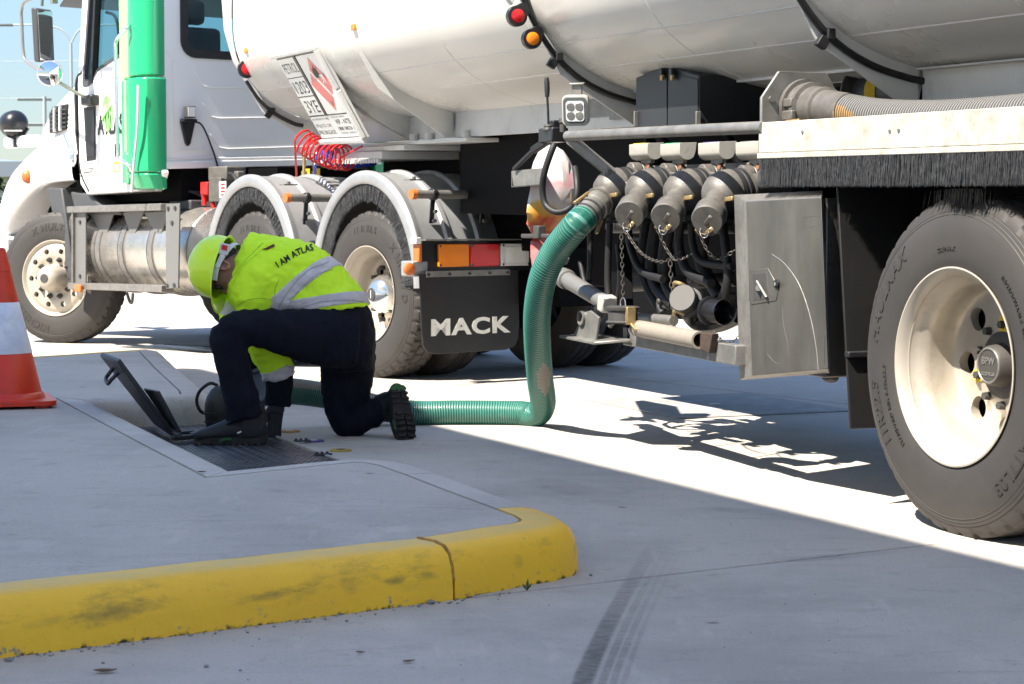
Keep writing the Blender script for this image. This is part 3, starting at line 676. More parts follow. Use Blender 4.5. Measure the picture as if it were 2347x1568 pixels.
for s in (2.4, 4.75, 7.3, 0.2):
    bm = BM(); tube(bm, [TP(s, t, z) for t, z in [SK[i % 120] for i in range(40, 121)]] , .0022, 5)
    obj('girth_seam', bm, 'seam_white', tank)
def on_skin(u, v):
    s = -4
    while s < 8.5:
        t, z = T.loc(T.cross(u, v, s))[1:]; z -= TILT * s
        if t > .6 or (abs((t - 1.25) / 1.23) ** 2.6 + abs((z - 2.245) / .78) ** 2.6) < 1: break
        s += .02
    return T.cross(u, v, s)
# flange plates standing round the shell
OUT = [(-.045, 2.60), (-.045, 2.35), (-.03, 2.14), (.03, 1.93), (.19, 1.668), (.235, 1.59), (.62, 1.362), (.665, 1.362), (.665, skz(.665) + .004)]
OUT_TOP = [(.12, 3.02), (.02, 2.85)]
def plate(name, s, outer, t_top=None, th=.012, par=tr):
    bm = BM(); mats = 'frame_white'
    inn = []
    for (t, z) in outer:
        # nearest skin point along the normal to the tank centre line
        best = min(SK, key=lambda q: (q[0] - t) ** 2 + (q[1] - z) ** 2); inn.append(best)
    A = [bm.verts.new(TP(s, t, z)) for t, z in outer]; A2 = [bm.verts.new(TP(s + th, t, z)) for t, z in outer]
    B = [bm.verts.new(TP(s, t, z)) for t, z in inn]; B2 = [bm.verts.new(TP(s + th, t, z)) for t, z in inn]
    for i in range(len(outer) - 1):
        for q in ((A[i], A[i + 1], B[i + 1], B[i]), (A2[i + 1], A2[i], B2[i], B2[i + 1]), (A[i + 1], A[i], A2[i], A2[i + 1])):
            try: bm.faces.new(q)
            except ValueError: pass
    bmesh.ops.remove_doubles(bm, verts=bm.verts, dist=.0005)
    return obj(name, bm, mats, par, smooth=30)
def dens(o):
    out = []
    for (a, c) in zip(o, o[1:]):
        for k in range(5): out.append((a[0] + (c[0] - a[0]) * k / 5, a[1] + (c[1] - a[1]) * k / 5))
    return out + [o[-1]]
RING = dens(OUT_TOP + OUT)
rings = {s: plate('bulkhead_ring', s, RING) for s in (1.25, 3.5, 8.49)}
GUS = dens([(.085, 1.84), (.115, 1.79), (.20, 1.64), (.62, 1.362), (.665, 1.362), (.665, skz(.665) + .004)])
GUS2 = dens([(.10, 1.75), (.14, 1.71), (.45, 1.50), (.70, 1.362), (.72, 1.362), (.72, skz(.72) + .004)])
plate('gusset_plate', 5.97, GUS); plate('gusset_plate', 6.76, GUS2, th=.02)
bm = BM(); prism(bm, [TP(6.80, .10, 1.93), TP(6.80, .14, 1.71), TP(6.80, .42, 1.50), TP(6.80, .68, 1.375), TP(6.80, .68, 1.47), TP(6.80, .28, 1.76)], T.d * .012); obj('placard_bracket', bm, 'frame_white', tr)
# far side mirror of the rings so the vessel is whole from any side
for s in (1.25, 3.5, 8.49): plate('bulkhead_ring', s, [(2.5 - t, z) for t, z in RING])
# conduit along each ring with clips, and clearance lamps
def conduit(s, pts, ring_o, clip):
    P = [TP(s - .016, t, z) for t, z in pts]
    bm = BM(); tube(bm, spline(P, 8), .0135, 8); obj('conduit', bm, 'cable_black', ring_o)
    c = TP(s - .02, *clip); bm = BM(); box(bm, c, T.d * .018, T.n * .016, V((0, 0, .02))); box(bm, c + T.n * -.03 + V((0, 0, -.03)), T.d * .014, (T.n * .018 - V((0, 0, .01))), (T.n * .012 + V((0, 0, .018)))); obj('clip', bm, 'rubber', ring_o, bev=.003)
cpts = [(.025, 1.985), (.055, 1.90), (.115, 1.79), (.20, 1.68), (.31, 1.585), (.45, 1.515), (.60, 1.475), (.72, 1.455)]
conduit(3.5, cpts, rings[3.5], (.215, 1.67))
conduit(1.25, [(-.02, 2.3), (.0, 2.1)] + cpts[:-1] + [(.70, 1.46)], rings[1.25], (.27, 1.62))
conduit(8.49, [(.115, 1.80)] + cpts[3:-2] + [(.52, 1.50)], rings[8.49], (.30, 1.60))
def clr_lamp(u, v, s, col, r=.028, lab=None):
    c = T.cross(u, v, s); n = -T.d; o_ = c + n * .02
    x, y = T.n, V((0, 0, 1)); bm = BM(); pts = []
    for i in range(28):
        a = 6.2832 * i / 28; px, py = math.cos(a), math.sin(a); k = 1.55
        q = V((px * k, py * k)); 
        if px > 0 and py > 0: q = V((px * k * (1 + .45 * math.sin(2 * a)), py * k * (1 + .55 * math.sin(2 * a))))
        pts.append(c + x * q[0] * r + y * q[1] * r)
    prism(bm, pts, n * .03); lp = obj('marker_lamp', bm, 'lamp_black', tr, bev=.006, label=lab)
    bm = BM(); lathe(bm, c + n * .03, n, [(-.001, r * 1.02), (.007, r), (.011, r * .75), (.013, 0)], 24); obj('lens', bm, col, lp)
clr_lamp(1181, 38, 3.48, 'lens_red', .031, 'red clearance lamp'); clr_lamp(1215, 90, 3.48, 'lens_amber', .030, 'amber clearance lamp'); clr_lamp(564, 159, 8.40, 'lens_red', .040, 'red clearance lamp')
bm = BM(); box(bm, TP(3.475, .005, 2.07), T.d * .02, T.n * .03 - V((0, 0, .035)), T.n * .06 + V((0, 0, .14))); obj('lamp_bracket', bm, 'frame_white', rings[3.5], bev=.006)
bm = BM(); c = T.cross(582, 168, 8.46); box(bm, c, T.d * .02, T.n * .03 + V((0, 0, .012)), T.n * .055 - V((0, 0, .11))); obj('lamp_bracket', bm, 'frame_white', rings[8.49], bev=.006)
for (u, v, s) in ((812, 62, 6.2), (566, 116, 8.35)):
    c = on_skin(u, v); bm = BM(); box(bm, c, T.d * .035, T.n * .012, V((0, 0, .018))); o = obj('side_marker', bm, 'lens_amber', tr, bev=.004)
# chassis rails, lower flanges, coupling plate, black backing added to keep the underside dark
bm = BM()
fbox(bm, T, -4.2, 1.24, .675, .70, 1.352, 1.545, tilt=TILT); fbox(bm, T, 3.52, 5.96, .675, .70, 1.362, 1.56, tilt=TILT); fbox(bm, T, 5.99, 8.6, .685, .71, 1.365, 1.56, tilt=TILT)
obj('chassis_rail', bm, 'frame_white', tr, bev=.004)
bm = BM(); fbox(bm, T, -4.2, 1.24, .60, .72, 1.525, 1.535, tilt=TILT); fbox(bm, T, 1.27, 3.48, .60, .64, 1.515, 1.545, tilt=TILT); fbox(bm, T, 3.52, 5.95, .62, .72, 1.535, 1.545, tilt=TILT); fbox(bm, T, -4.2, 1.2, .62, .70, 1.50, 1.508, tilt=TILT)
obj('flange_angle', bm, 'frame_white', tr, bev=.003)
bm = BM(); fbox(bm, T, 5.60, 8.55, .60, 1.9, 1.332, 1.355, tilt=TILT); fbox(bm, T, 6.5, 8.35, .55, 1.9, 1.30, 1.330, tilt=TILT); fbox(bm, T, 6.85, 8.3, .53, 1.9, 1.25, 1.298, tilt=TILT); obj('coupling_plate', bm, 'frame_white', tr, bev=.004)
bm = BM()
for k in range(26): fbox(bm, T, 6.9 + k * .052, 6.93 + k * .052, .522, .54, 1.225, 1.249, tilt=TILT)
obj('bolt_row', bm, 'frame_white', tr, kind='stuff')
for s in (6.35, 5.75, 6.62):
    bm = BM(); cyl(bm, TP(s, .66, 1.356), TP(s, .66, 1.40), .03, n=10); obj('plate_bolt', bm, 'frame_white', tr, bev=.003)
bm = BM(); fbox(bm, T, 3.6, 4.3, .664, .674, 1.42, 1.535, tilt=TILT); fbox(bm, T, 3.62, 3.85, .655, .663, 1.40, 1.50, tilt=TILT); obj('data_plate', bm, 'galv', tr)
bm = BM()
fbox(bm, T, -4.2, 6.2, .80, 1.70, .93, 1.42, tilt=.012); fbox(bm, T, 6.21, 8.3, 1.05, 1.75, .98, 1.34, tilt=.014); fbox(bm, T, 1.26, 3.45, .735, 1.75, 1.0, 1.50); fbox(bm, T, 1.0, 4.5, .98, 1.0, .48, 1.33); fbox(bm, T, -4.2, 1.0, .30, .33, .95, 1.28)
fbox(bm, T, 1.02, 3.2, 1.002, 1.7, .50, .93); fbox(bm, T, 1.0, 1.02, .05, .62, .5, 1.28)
obj('underframe_dark_backing', bm, 'black_frame', tr, smooth=0)  # black boxes and sheets added so the recess reads as deep shade
bm = BM()
for s in (1.6, 2.05, 2.5, 2.9):
    bar(bm, TP(s, .60, .55), TP(s, .60, 1.3), .05, .05); obj('frame_post', bm, 'black_frame', tr, bev=.004); bm = BM()
bar(bm, TP(3.0, .55, .62), TP(3.6, .75, 1.34), .06, .06); obj('frame_strut', bm, 'black_frame', tr, bev=.004); bm = BM(); bar(bm, TP(2.6, .5, 1.05), TP(3.3, .6, 1.36), .035, .035); obj('frame_strut', bm, 'black_frame', tr, bev=.004); bm = BM(); bar(bm, TP(2.2, .5, 1.06), TP(2.5, .55, 1.32), .03, .03)
obj('frame_strut', bm, 'black_frame', tr, bev=.004)
# black box added as a dark backdrop behind the drive wheels
bm = BM(); fbox(bm, T, 3.4, 5.0, 1.1, 1.9, .60, 1.33); obj('dark_backdrop_box', bm, 'black_frame', tr, bev=.01)

# hose tray along the side
bm = BM()
fbox(bm, T, -2.6, 1.23, -.020, -.012, 1.192, 1.300, tilt=.012); fbox(bm, T, -2.6, 1.23, -.012, .36, 1.192, 1.200, tilt=.012); fbox(bm, T, -2.6, 1.23, .352, .36, 1.20, 1.30, tilt=.012)
fbox(bm, T, 1.222, 1.23, -.012, .352, 1.20, 1.30, tilt=.012)
tray = obj('hose_tray', bm, 'tray_white', tr, bev=.003)
bm = BM(); fbox(bm, T, -2.6, 1.232, -.025, -.0005, 1.172, 1.191, tilt=.012); obj('tray_lip', bm, 'tray_white', tray, bev=.002)
for s in (.93, .40, .35):
    bm = BM(); c = T.P(s, -.0205, 1.27 if s > .9 else 1.252); cyl(bm, c + T.n * .002, c - T.n * .003, .006, n=10); obj('rivet', bm, 'galv', tray)
bm = BM(); c = T.P(1.238, .165, 1.345)
oct_ = [(-.17, -.14), (.17, -.14), (.17, .05), (.10, .155), (-.10, .155), (-.17, .06)]
prism(bm, [c + T.n * x + V((0, 0, y)) for x, y in oct_], T.d * .014); ep = obj('end_plate', bm, 'galv', tr, bev=.004)
for x, y in ((-.13, .055), (.13, .055), (-.13, -.07)):
    bm = BM(); q = c + T.n * x + V((0, 0, y)); cyl(bm, q, q - T.d * .010, .012, n=6); obj('bolt', bm, 'galv', ep)
# coupling on the stowed hose end (belongs to the tray end plate)
bm = BM(); a = c + V((0, 0, .03)); hd_ = (-T.d + V((0, 0, -.10)) + T.n * .02).normalized()
lathe(bm, a, hd_, [(0, .100), (.02, .100), (.022, .086), (.05, .086), (.055, .092), (.075, .092), (.08, .078), (.13, .074), (.14, .078), (.155, .078), (.16, .068), (.30, .062)], 36); obj('hose_adaptor', bm, 'cast_alu', ep)
bm = BM(); q = a + hd_ * .05 - T.n * .088; box(bm, q + V((0, 0, -.03)), T.d * .035, T.n * .010, V((0, 0, .018))); box(bm, q + V((0, 0, .015)) + T.n * .01, T.d * .028, T.n * .018, V((0, 0, .016))); obj('cam_lever', bm, 'cast_alu', ep, bev=.005)
bm = BM(); q = a + hd_ * .06 - T.n * .092 + V((0, 0, -.055)); bar(bm, q + T.d * .02, q - T.d * .07, .012, .022); obj('cam_lever', bm, 'brass', ep, bev=.003)
# bristle curtain under the tray
rnd = random.Random(3); bm = BM()
for k in range(13000):
    s = rnd.uniform(-2.4, 1.215); t = -.012 + rnd.uniform(-.014, .016); L = .099 + rnd.gauss(0, .003); z0 = 1.174 + .012 * s
    w_ = rnd.uniform(.0005, .0011); ds = rnd.gauss(0, .006) + .010 * noise.noise(V((s * 9, 0, 0))); dt = rnd.gauss(0, .006)
    if s > 1.16: ds += rnd.uniform(0, .03)
    p, q = T.P(s, t, z0), T.P(s + ds, t + dt, z0 - L); m_ = (p + q) / 2 + T.d * rnd.gauss(0, .002)
    for A_, B_, w0, w1 in ((p, m_, w_, w_), (m_, q, w_, w_ * .5)):
        bm.faces.new([bm.verts.new(x) for x in (A_ - T.d * w0, A_ + T.d * w0, B_ + T.d * w1, B_ - T.d * w1)])
mat('bristle', (.055, .055, .055), .5, col2=(.014, .014, .015), vscale=45)
obj('bristle_strip', bm, 'bristle', tr, fix=False, smooth=0, kind='stuff')
bm = BM(); fbox(bm, T, -2.4, 1.2, -.004, .004, 1.085, 1.172, tilt=.012); obj('bristle_core', bm, 'rubber', tr, smooth=0)

# galvanised guard rail and brace
bm = BM(); tube(bm, [T.side(1301, 312, -.01), T.side(1560, 300, -.01), T.side(1752, 292, -.01)], .0225, 16); obj('guard_rail', bm, 'galv', tr)
bm = BM(); a = T.side(1306, 318, .0); b = TP(2.62, .22, 1.02); bar(bm, a, a.lerp(b, .62), .045, .045); bar(bm, a.lerp(b, .58), b, .036, .036); obj('rail_brace', bm, 'galv', tr, bev=.008)
bm = BM(); cyl(bm, a.lerp(b, .6) - T.n * .045, a.lerp(b, .6) + T.n * .03, .012, n=10); box(bm, a.lerp(b, .6) - T.n * .03, T.d * .02, T.n * .01, V((0, 0, .025))); obj('brace_pin', bm, 'galv', tr, bev=.003)

# loading manifold
mani = TP(1.9, .42, 1.10)
bm = BM(); bar(bm, T.side(1447, 400, .46), T.side(1790, 391, .46), .06, .07); obj('manifold_beam', bm, 'galv', tr, bev=.004)
def valve(cap_uv, cone_uv, capped=True):
    cc = T.side(cap_uv[0], cap_uv[1], -.02); co = T.side(cone_uv[0], cone_uv[1], .13); ax = (cc - co).normalized()
    inn = (T.n * .93 + V((0, 0, .16)) + T.d * .10).normalized()
    bm = BM(); a_ = co + inn * .0
    lathe(bm, co - inn * .055, inn, [(-.012, .0), (-.01, .03), (.004, .06), (.03, .080), (.06, .090), (.090, .093), (.10, .093)], 36)
    L = (cc - co).length
    lathe(bm, co + ax * .01, ax, [(0, .064), (.03, .052), (.055, .046), (L - .105, .046), (L - .10, .058), (L - .088, .061), (L - .078, .056), (L - .07, .056)], 32)
    v = obj('loading_valve', bm, 'cast_alu', tr, smooth=50)
    bm = BM(); lathe(bm, co + inn * .042, inn, [(0, .078), (.004, .088), (.022, .090), (.026, .085), (.034, .085), (.038, .090), (.054, .088), (.058, .078)], 36); obj('seal_band', bm, 'rubber', v)
    bm = BM(); lathe(bm, co + inn * .102, inn, [(0, .074), (.003, .088), (.012, .088), (.016, .060), (.05, .055), (.20, .055)], 32); obj('stub_pipe', bm, 'cast_alu', v, smooth=50)
    q = T.side(cone_uv[0] + 44, cone_uv[1] - 42, .27); bm = BM(); cyl(bm, q, q + T.n * .045, .044, n=24); cyl(bm, q + T.n * .05, q + T.n * .10, .040, n=24); obj('pipe_flange', bm, 'cast_alu', v, bev=.004)
    for k in (-1, 1): bm = BM(); cyl(bm, q - T.n * .006 + T.d * .026 * k, q + T.n * .01 + T.d * .026 * k, .014, n=10); obj('flange_bolt', bm, 'rust', v)
    x = ax.cross(V((0, 0, 1))).normalized(); y = x.cross(ax)
    if capped:
        bm = BM(); lathe(bm, cc - ax * .078, ax, [(0, .060), (.002, .063), (.012, .063), (.014, .060), (.040, .060), (.041, .062), (.070, .0615), (.077, .058), (.078, .0)], 36); cp_ = obj('dust_cap', bm, 'cast_alu', v, smooth=50)
        bm = BM(); tube(bm, [cc + y * .059 * math.cos(a) + x * .059 * math.sin(a) + ax * .001 for a in [R(150 + d) for d in range(0, 61, 12)]], .004, 6); obj('cap_lip', bm, 'cast_alu', cp_)
        for k, m in ((-1, 'cast_alu'), (1, 'brass')):
            bm = BM(); p = cc - ax * .02 - y * (.018 * (k + 1)) - x * .02 * k
            d = (-T.d * .9 + V((0, 0, .25 - .06 * k)) - T.n * .25).normalized()
            p = cc + ax * .008 - y * (.005 + .020 * (k + 1)) ; bar(bm, p - d * .012, p + d * .072, .015, .013, ax); obj('cam_arm', bm, m, cp_, bev=.003)
        bm = BM(); p = cc + T.d * .05 - y * .028; bar(bm, p, p + T.d * .04 - V((0, 0, .012)), .014, .012, ax); obj('cam_arm', bm, 'brass', cp_, bev=.003)
        bm = BM(); o_ = cc + ax * .012 - y * .028 + T.d * .02; tube(bm, [o_ + x * .017 * math.cos(a) - V((0, 0, 1)) * .022 * math.sin(a) - V((0, 0, .012)) for a in [R(i * 30) for i in range(13)]], .0022, 6); obj('pull_ring', bm, 'chrome', cp_)
    bm = BM(); p = co + ax * .05 + T.d * -.05; bar(bm, p, p - T.d * .065 + V((0, 0, .004)), .012, .018); obj('cam_arm', bm, 'brass', v, bev=.003)
    bm = BM(); p = co + ax * .06 + T.d * .05; bar(bm, p, p + T.d * .04 - V((0, 0, .02)), .012, .016); obj('cam_arm', bm, 'brass', v, bev=.003)
    return cc, co, ax
valve_one = valve((1350, 487), (1399, 437), False)
v2 = valve((1442, 494), (1474, 440)); v3 = valve((1525, 500), (1563, 443)); v4 = valve((1620, 506), (1653, 446))
mat('beige_box', (.36, .345, .31), .5, dirt=.3, dscale=30)
# pneumatic actuators above the valves
for i, (u, v, c2) in enumerate(((1480, 346, 'yellow_paint'), (1553, 346, 'canopy_green'), (1642, 344, 'disc_purple'), (1730, 343, 'galv'))):
    c = T.side(u, v, .33); bm = BM(); pr = []
    for k in range(17):
        a = R(-200 + 220 * k / 16); pr.append((.037 * math.cos(a), .037 * math.sin(a)))
    pr = [(-.037, .03), (-.037, -.012)] + [(.037 * math.cos(R(a)), -.006 + .034 * math.sin(R(a))) for a in range(200, 345, 16)] + [(.040, .0), (.044, .034)]
    prism(bm, [c - T.d * .088 + T.n * x + V((0, 0, y)) for x, y in pr], T.d * .176); ac = obj('valve_actuator', bm, 'beige_box', tr, bev=.004, smooth=35)
    bm = BM(); box(bm, c + V((0, 0, .031)) - T.n * .02, T.d * .055, T.n * .014, V((0, 0, .002))); obj('indicator_window', bm, c2, ac)
    bm = BM(); cyl(bm, c + T.d * .089, c + T.d * .108, .020, .016, 14); cyl(bm, c + T.d * .09 - V((0, 0, .02)), c + T.d * .112 - V((0, 0, .02)), .008, n=8); obj('knob', bm, 'grey_cast', ac)
    bm = BM(); w = 0
    prism(bm, [c + T.d * x + V((0, 0, y)) for x, y in ((-.05, -.03), (.05, -.03), (.045, -.052), (.018, -.062), (.045, -.072), (.048, -.105), (-.048, -.105), (-.045, -.072), (-.018, -.062), (-.045, -.052))], T.n * .02); br = obj('actuator_bracket', bm, 'galv', ac)
    for k in (-1, 1): bm = BM(); cyl(bm, c + T.d * .028 * k - V((0, 0, .066)) - T.n * .004, c + T.d * .028 * k - V((0, 0, .066)) + T.n * .001, .013, n=12); obj('bolt', bm, 'rust', ac)

# butterfly handles, cross pipes and dark plumbing packed behind the couplings
for (u, v) in ((1408, 398), (1470, 402), (1556, 402), (1648, 402)):
    bm = BM(); a = T.side(u, v, .18); bar(bm, a - T.d * .05, a + T.d * .07 + V((0, 0, .01)), .016, .010); cyl(bm, a - V((0, 0, .03)), a + V((0, 0, .012)), .012, n=10); obj('butterfly_handle', bm, 'galv', tr, bev=.003)
for k, (u0, v0, u1, v1_) in enumerate(((1420, 455, 1700, 448), (1400, 520, 1690, 520), (1430, 655, 1690, 640))):
    bm = BM(); tube(bm, [T.side(u0, v0, .42), T.side(u1, v1_, .42)], .03, 14); obj('cross_pipe', bm, 'galv' if k == 0 else 'rubber', tr, smooth=60)
for (pts_, r_) in (([(1440, 520), (1446, 570), (1470, 620), (1520, 640)], .017), ([(1560, 505), (1556, 560), (1575, 620), (1630, 650)], .02), ([(1585, 500), (1588, 560), (1610, 600), (1680, 610)], .016), ([(1655, 505), (1662, 560), (1668, 640), (1650, 700)], .018), ([(1330, 600), (1345, 660), (1380, 700)], .012), ([(1415, 560), (1420, 640), (1412, 700)], .01)):
    bm = BM(); tube(bm, spline([T.side(u, v, .26) for u, v in pts_], 8), r_, 10); obj('recess_hose', bm, 'rubber', tr)
for (u, v) in ((1470, 560), (1530, 690), (1600, 640), (1660, 690)):
    bm = BM(); c = T.side(u, v, .36); box(bm, c, T.d * .05, T.n * .03, V((0, 0, .035))); cyl(bm, c, c - T.n * .05, .015, n=10); obj('valve_body', bm, 'grey_cast', tr, bev=.008)
# chains hanging from the valves
def chain(pts, name='chain', lk=.021):
    pts = spline(pts, 30); bm = BM(); acc = 0; d_ = [0]
    for a, b in zip(pts, pts[1:]): d_.append(d_[-1] + (b - a).length)
    n = int(d_[-1] / (lk * .78)); j = 0
    for i in range(n):
        s = i * lk * .78 + lk * .3
        while j < len(d_) - 2 and d_[j + 1] < s: j += 1
        f = (s - d_[j]) / max(1e-6, d_[j + 1] - d_[j]); c = pts[j].lerp(pts[j + 1], min(1, f)); t = (pts[j + 1] - pts[j]).normalized()
        x, y = perp(t); q = x if i % 2 else y
        loop = [c + t * (lk * .5 * math.cos(a)) + q * (lk * .27 * math.sin(a)) for a in [6.2832 * k / 10 for k in range(11)]]
        tube(bm, loop, lk * .085, 5, caps=False)
    return obj(name, bm, 'dark_chain', tr)
mat('dark_chain', (.10, .09, .08), .5, metal=.6, dirt=.4, dscale=60)
def TSd(u, v, t): return T.side(u, v, t)
chain([TSd(1424, 515, -.02), TSd(1470, 580, -.01), TSd(1520, 600, 0), TSd(1560, 575, .1)])
chain([TSd(1506, 525, -.02), TSd(1530, 575, 0), TSd(1552, 597, .0), TSd(1590, 580, .1)])
chain([TSd(1600, 530, -.02), TSd(1625, 580, 0), TSd(1650, 594, .05), TSd(1690, 570, .1)])
chain([TSd(1536, 600, .02), TSd(1541, 690, .02), TSd(1547, 790, .02)], lk=.027)
chain([TSd(1424, 540, .0), TSd(1426, 600, .0), TSd(1428, 690, .0)], lk=.024)
chain([TSd(1634, 760, .02), TSd(1665, 785, .02), TSd(1700, 770, .05)])

# stainless cabinet with latch
bm = BM(); fbox(bm, T, .855, 1.41, .03, .60, .43, 1.045); cb = obj('cabinet', bm, 'stainless', tr, bev=.006)
def CD(u, v, t=-.005): return T.side(u, v, t)
fr = [CD(1710, 462), CD(1882, 453), CD(1898, 846), CD(1724, 862)]; bk = [T.side(1682, 446, .035), T.side(1887, 436, .035), T.side(1902, 856, .035), T.side(1695, 872, .035)]
bm = BM(); fv = [bm.verts.new(p) for p in fr]; bv = [bm.verts.new(p) for p in bk]
bm.faces.new(fv); 
for i in range(4): bm.faces.new((fv[i], fv[(i + 1) % 4], bv[(i + 1) % 4], bv[i])).material_index = 1
bm.faces.new(bv[::-1]); dr_ = obj('cabinet_door', bm, ['stainless', 'stainless_edge'], tr, bev=.003, smooth=20)
ft = [CD(u, v, -.0075) for u, v in ((1717, 618), (1760, 615), (1784, 660), (1778, 690), (1722, 699), (1716, 690))]
bm = BM(); prism(bm, ft[::-1], T.n * .004); obj('latch_plate', bm, 'stainless', dr_, bev=.002)
bm = BM(); c = [CD(u, v, -.0085) for u, v in ((1724, 628), (1757, 625), (1760, 684), (1727, 690))]; prism(bm, c[::-1], T.n * .003); obj('latch_recess', bm, 'grey_cast', dr_, bev=.002)
bm = BM(); tube(bm, [CD(1735, 645, -.022), CD(1757, 682, -.018)], .0055, 10); cyl(bm, CD(1738, 660, -.006), CD(1738, 660, -.024), .011, n=14); obj('latch_handle', bm, 'galv', dr_)
bm = BM(); k_ = CD(1781, 651, -.008); lathe(bm, k_, -T.n, [(0, .016), (.005, .016), (.008, .012), (.008, .0)], 20); obj('key_lock', bm, 'lamp_black', dr_); bm = BM(); cyl(bm, k_ - T.n * .008, k_ - T.n * .0095, .006, n=12); obj('key_barrel', bm, 'chrome', dr_)
for pts_, r_ in (([(1770, 583), (1800, 606), (1832, 652), (1856, 720), (1870, 790), (1876, 848)], .0022), ([(1793, 705), (1797, 750), (1806, 790), (1800, 825), (1780, 832), (1758, 812)], .0009), ([(1842, 500), (1866, 496), (1880, 497)], .0009), ([(1842, 522), (1862, 520), (1880, 515)], .0009)):
    bm = BM(); tube(bm, spline([CD(u, v, -.0045) for u, v in pts_], 6), r_, 5); obj('scratch', bm, 'stainless_edge' if r_ > .002 or pts_[0][0] == 1793 else 'dark_steel', dr_)
bm = BM(); tube(bm, [CD(1893, y, .0) for y in (768, 790, 812, 834)], .006, 8); obj('door_hinge', bm, 'dark_steel', dr_)
bm = BM(); sphere(bm, T.P(.93, .1, .425), .03, .03, .02); obj('drain_plug', bm, 'grey_cast', tr)
# black mudguard panel behind the cabinet and inner guard
bm = BM(); prism(bm, [T.P(.70, .03, .27), T.P(.70, .46, .27), T.P(.82, .46, 1.28), T.P(.82, .03, 1.28)], -T.d * .012); obj('mud_panel', bm, 'black_panel', tr, bev=.004)
bm = BM(); bar(bm, T.P(.712, .025, .52), T.P(.712, .47, .52), .03, .02); obj('panel_strap', bm, 'rubber', tr, bev=.004)
bm = BM(); fbox(bm, T, -2.6, .8, .05, .30, 1.13, 1.165); fbox(bm, T, -2.6, .8, .305, .32, .9, 1.165); obj('mudguard', bm, 'black_panel', tr, smooth=0)
rnd = random.Random(5); bm = BM()
for k in range(260):
    s = rnd.gauss(.03, .06); t = rnd.uniform(-.012, .02); L = .035 + rnd.gauss(0, .008); w_ = .0018; zt = 1.045 - .25 * (s - .05) ** 2
    p, q = T.P(s, t, zt + .02), T.P(s + rnd.gauss(0, .006), t - .004, zt - L)
    bm.faces.new([bm.verts.new(x) for x in (p - T.d * w_, p + T.d * w_, q + T.d * w_ * .4, q - T.d * w_ * .4)])
mat('bristle_shaded', (.006, .006, .006), .8, spec=.1)  # bristle colour taken near black to stand for shade under the tray
obj('guard_bristles', bm, 'bristle_shaded', tr, fix=False, smooth=0, kind='stuff')

# work lamp, isolator lever and control block
lc = T.side(1321, 252, .05); fz = (-T.n * .55 - T.d * .80 - V((0, 0, .18))).normalized(); fx = fz.cross(V((0, 0, 1))).normalized() * -1; fy = fz.cross(fx); fy = fy if fy.z > 0 else -fy
bm = BM(); A = [bm.verts.new(lc - fz * .05 + fx * x * .8 + fy * y * .8) for x, y in rrect(0, 0, .042, .05, .015)]; B = [bm.verts.new(lc + fx * x + fy * y) for x, y in rrect(0, 0, .058, .066, .022)]; C_ = [bm.verts.new(lc + fz * .03 + fx * x + fy * y) for x, y in rrect(0, 0, .058, .066, .022)]
bridge(bm, A, B); bridge(bm, B, C_); cap(bm, A, True); cap(bm, C_); wl_ = obj('work_lamp', bm, mat('lamp_body', (.40, .385, .35), .45, dirt=.25, dscale=20), tr, bev=.003)
bm = BM(); prism(bm, [lc + fz * .0305 + fx * x + fy * y for x, y in rrect(0, -.001, .052, .059, .02)], fz * .003); obj('bezel', bm, 'fence_grey', wl_, bev=.001)
bm = BM(); prism(bm, [lc + fz * .034 + fx * x + fy * y for x, y in rrect(0, -.001, .040, .044, .014)], fz * .003); obj('lens', bm, 'lens_clear', wl_)
for x in (-1, 1):
    for y in (-1, 1):
        bm = BM(); q = lc + fz * .0375 + fx * .019 * x + fy * (.019 * y - .001); lathe(bm, q, fz, [(0, .018), (.002, .016), (.0015, .010), (.004, 0)], 16); obj('reflector', bm, 'galv', wl_)
bm = BM(); box(bm, lc + V((0, 0, .088)) - fz * .02, fx * .022, fz * .012, V((0, 0, .022))); box(bm, lc + V((0, 0, .112)) - fz * .015, fx * .032, fz * .02, V((0, 0, .003))); obj('lamp_mount', bm, 'galv', wl_, bev=.002)
lv0 = T.side(1257, 285, .0); bm = BM(); tube(bm, [lv0, T.side(1256, 255, 0), T.side(1254, 218, 0)], .0055, 8); lv = obj('control_lever', bm, 'lamp_black', tr)
bm = BM(); tube(bm, [T.side(1254, 222, 0), T.side(1254, 205, 0), T.side(1253.5, 190, 0), T.side(1253, 178, 0)], [.010, .012, .012, .009], 12); obj('lever_grip', bm, 'rubber', lv)
bm = BM(); c = T.side(1268, 310, .03); box(bm, c, T.d * .075, T.n * .04, V((0, 0, .032))); box(bm, c + T.d * -.02 + V((0, 0, .045)), T.d * .02, T.n * .02, V((0, 0, .02))); cb_ = obj('control_block', bm, 'lamp_black', tr, bev=.006)
bm = BM(); lathe(bm, lv0 + V((0, 0, -.03)), (0, 0, 1), [(0, .026), (.008, .028), (.014, .020), (.024, .022), (.03, .014)], 20); q = T.side(1290, 288, .03); cyl(bm, q - V((0, 0, .03)), q + V((0, 0, .012)), .014, n=12); cyl(bm, q + V((0, 0, .012)), q + V((0, 0, .035)), .02, .016, 8); obj('gland', bm, 'grey_cast', cb_, bev=.002)
hp = [(1272, 328, -.02), (1262, 352, -.04), (1248, 395, -.06), (1243, 435, -.06), (1250, 468, -.05), (1270, 485, -.03), (1293, 484, .0), (1313, 470, .03), (1322, 448, .04), (1322, 415, .05), (1318, 385, .07)]
bm = BM(); tube(bm, spline([T.side(*p) for p in hp], 8), .0145, 12); obj('looped_hose', bm, 'rubber', tr)
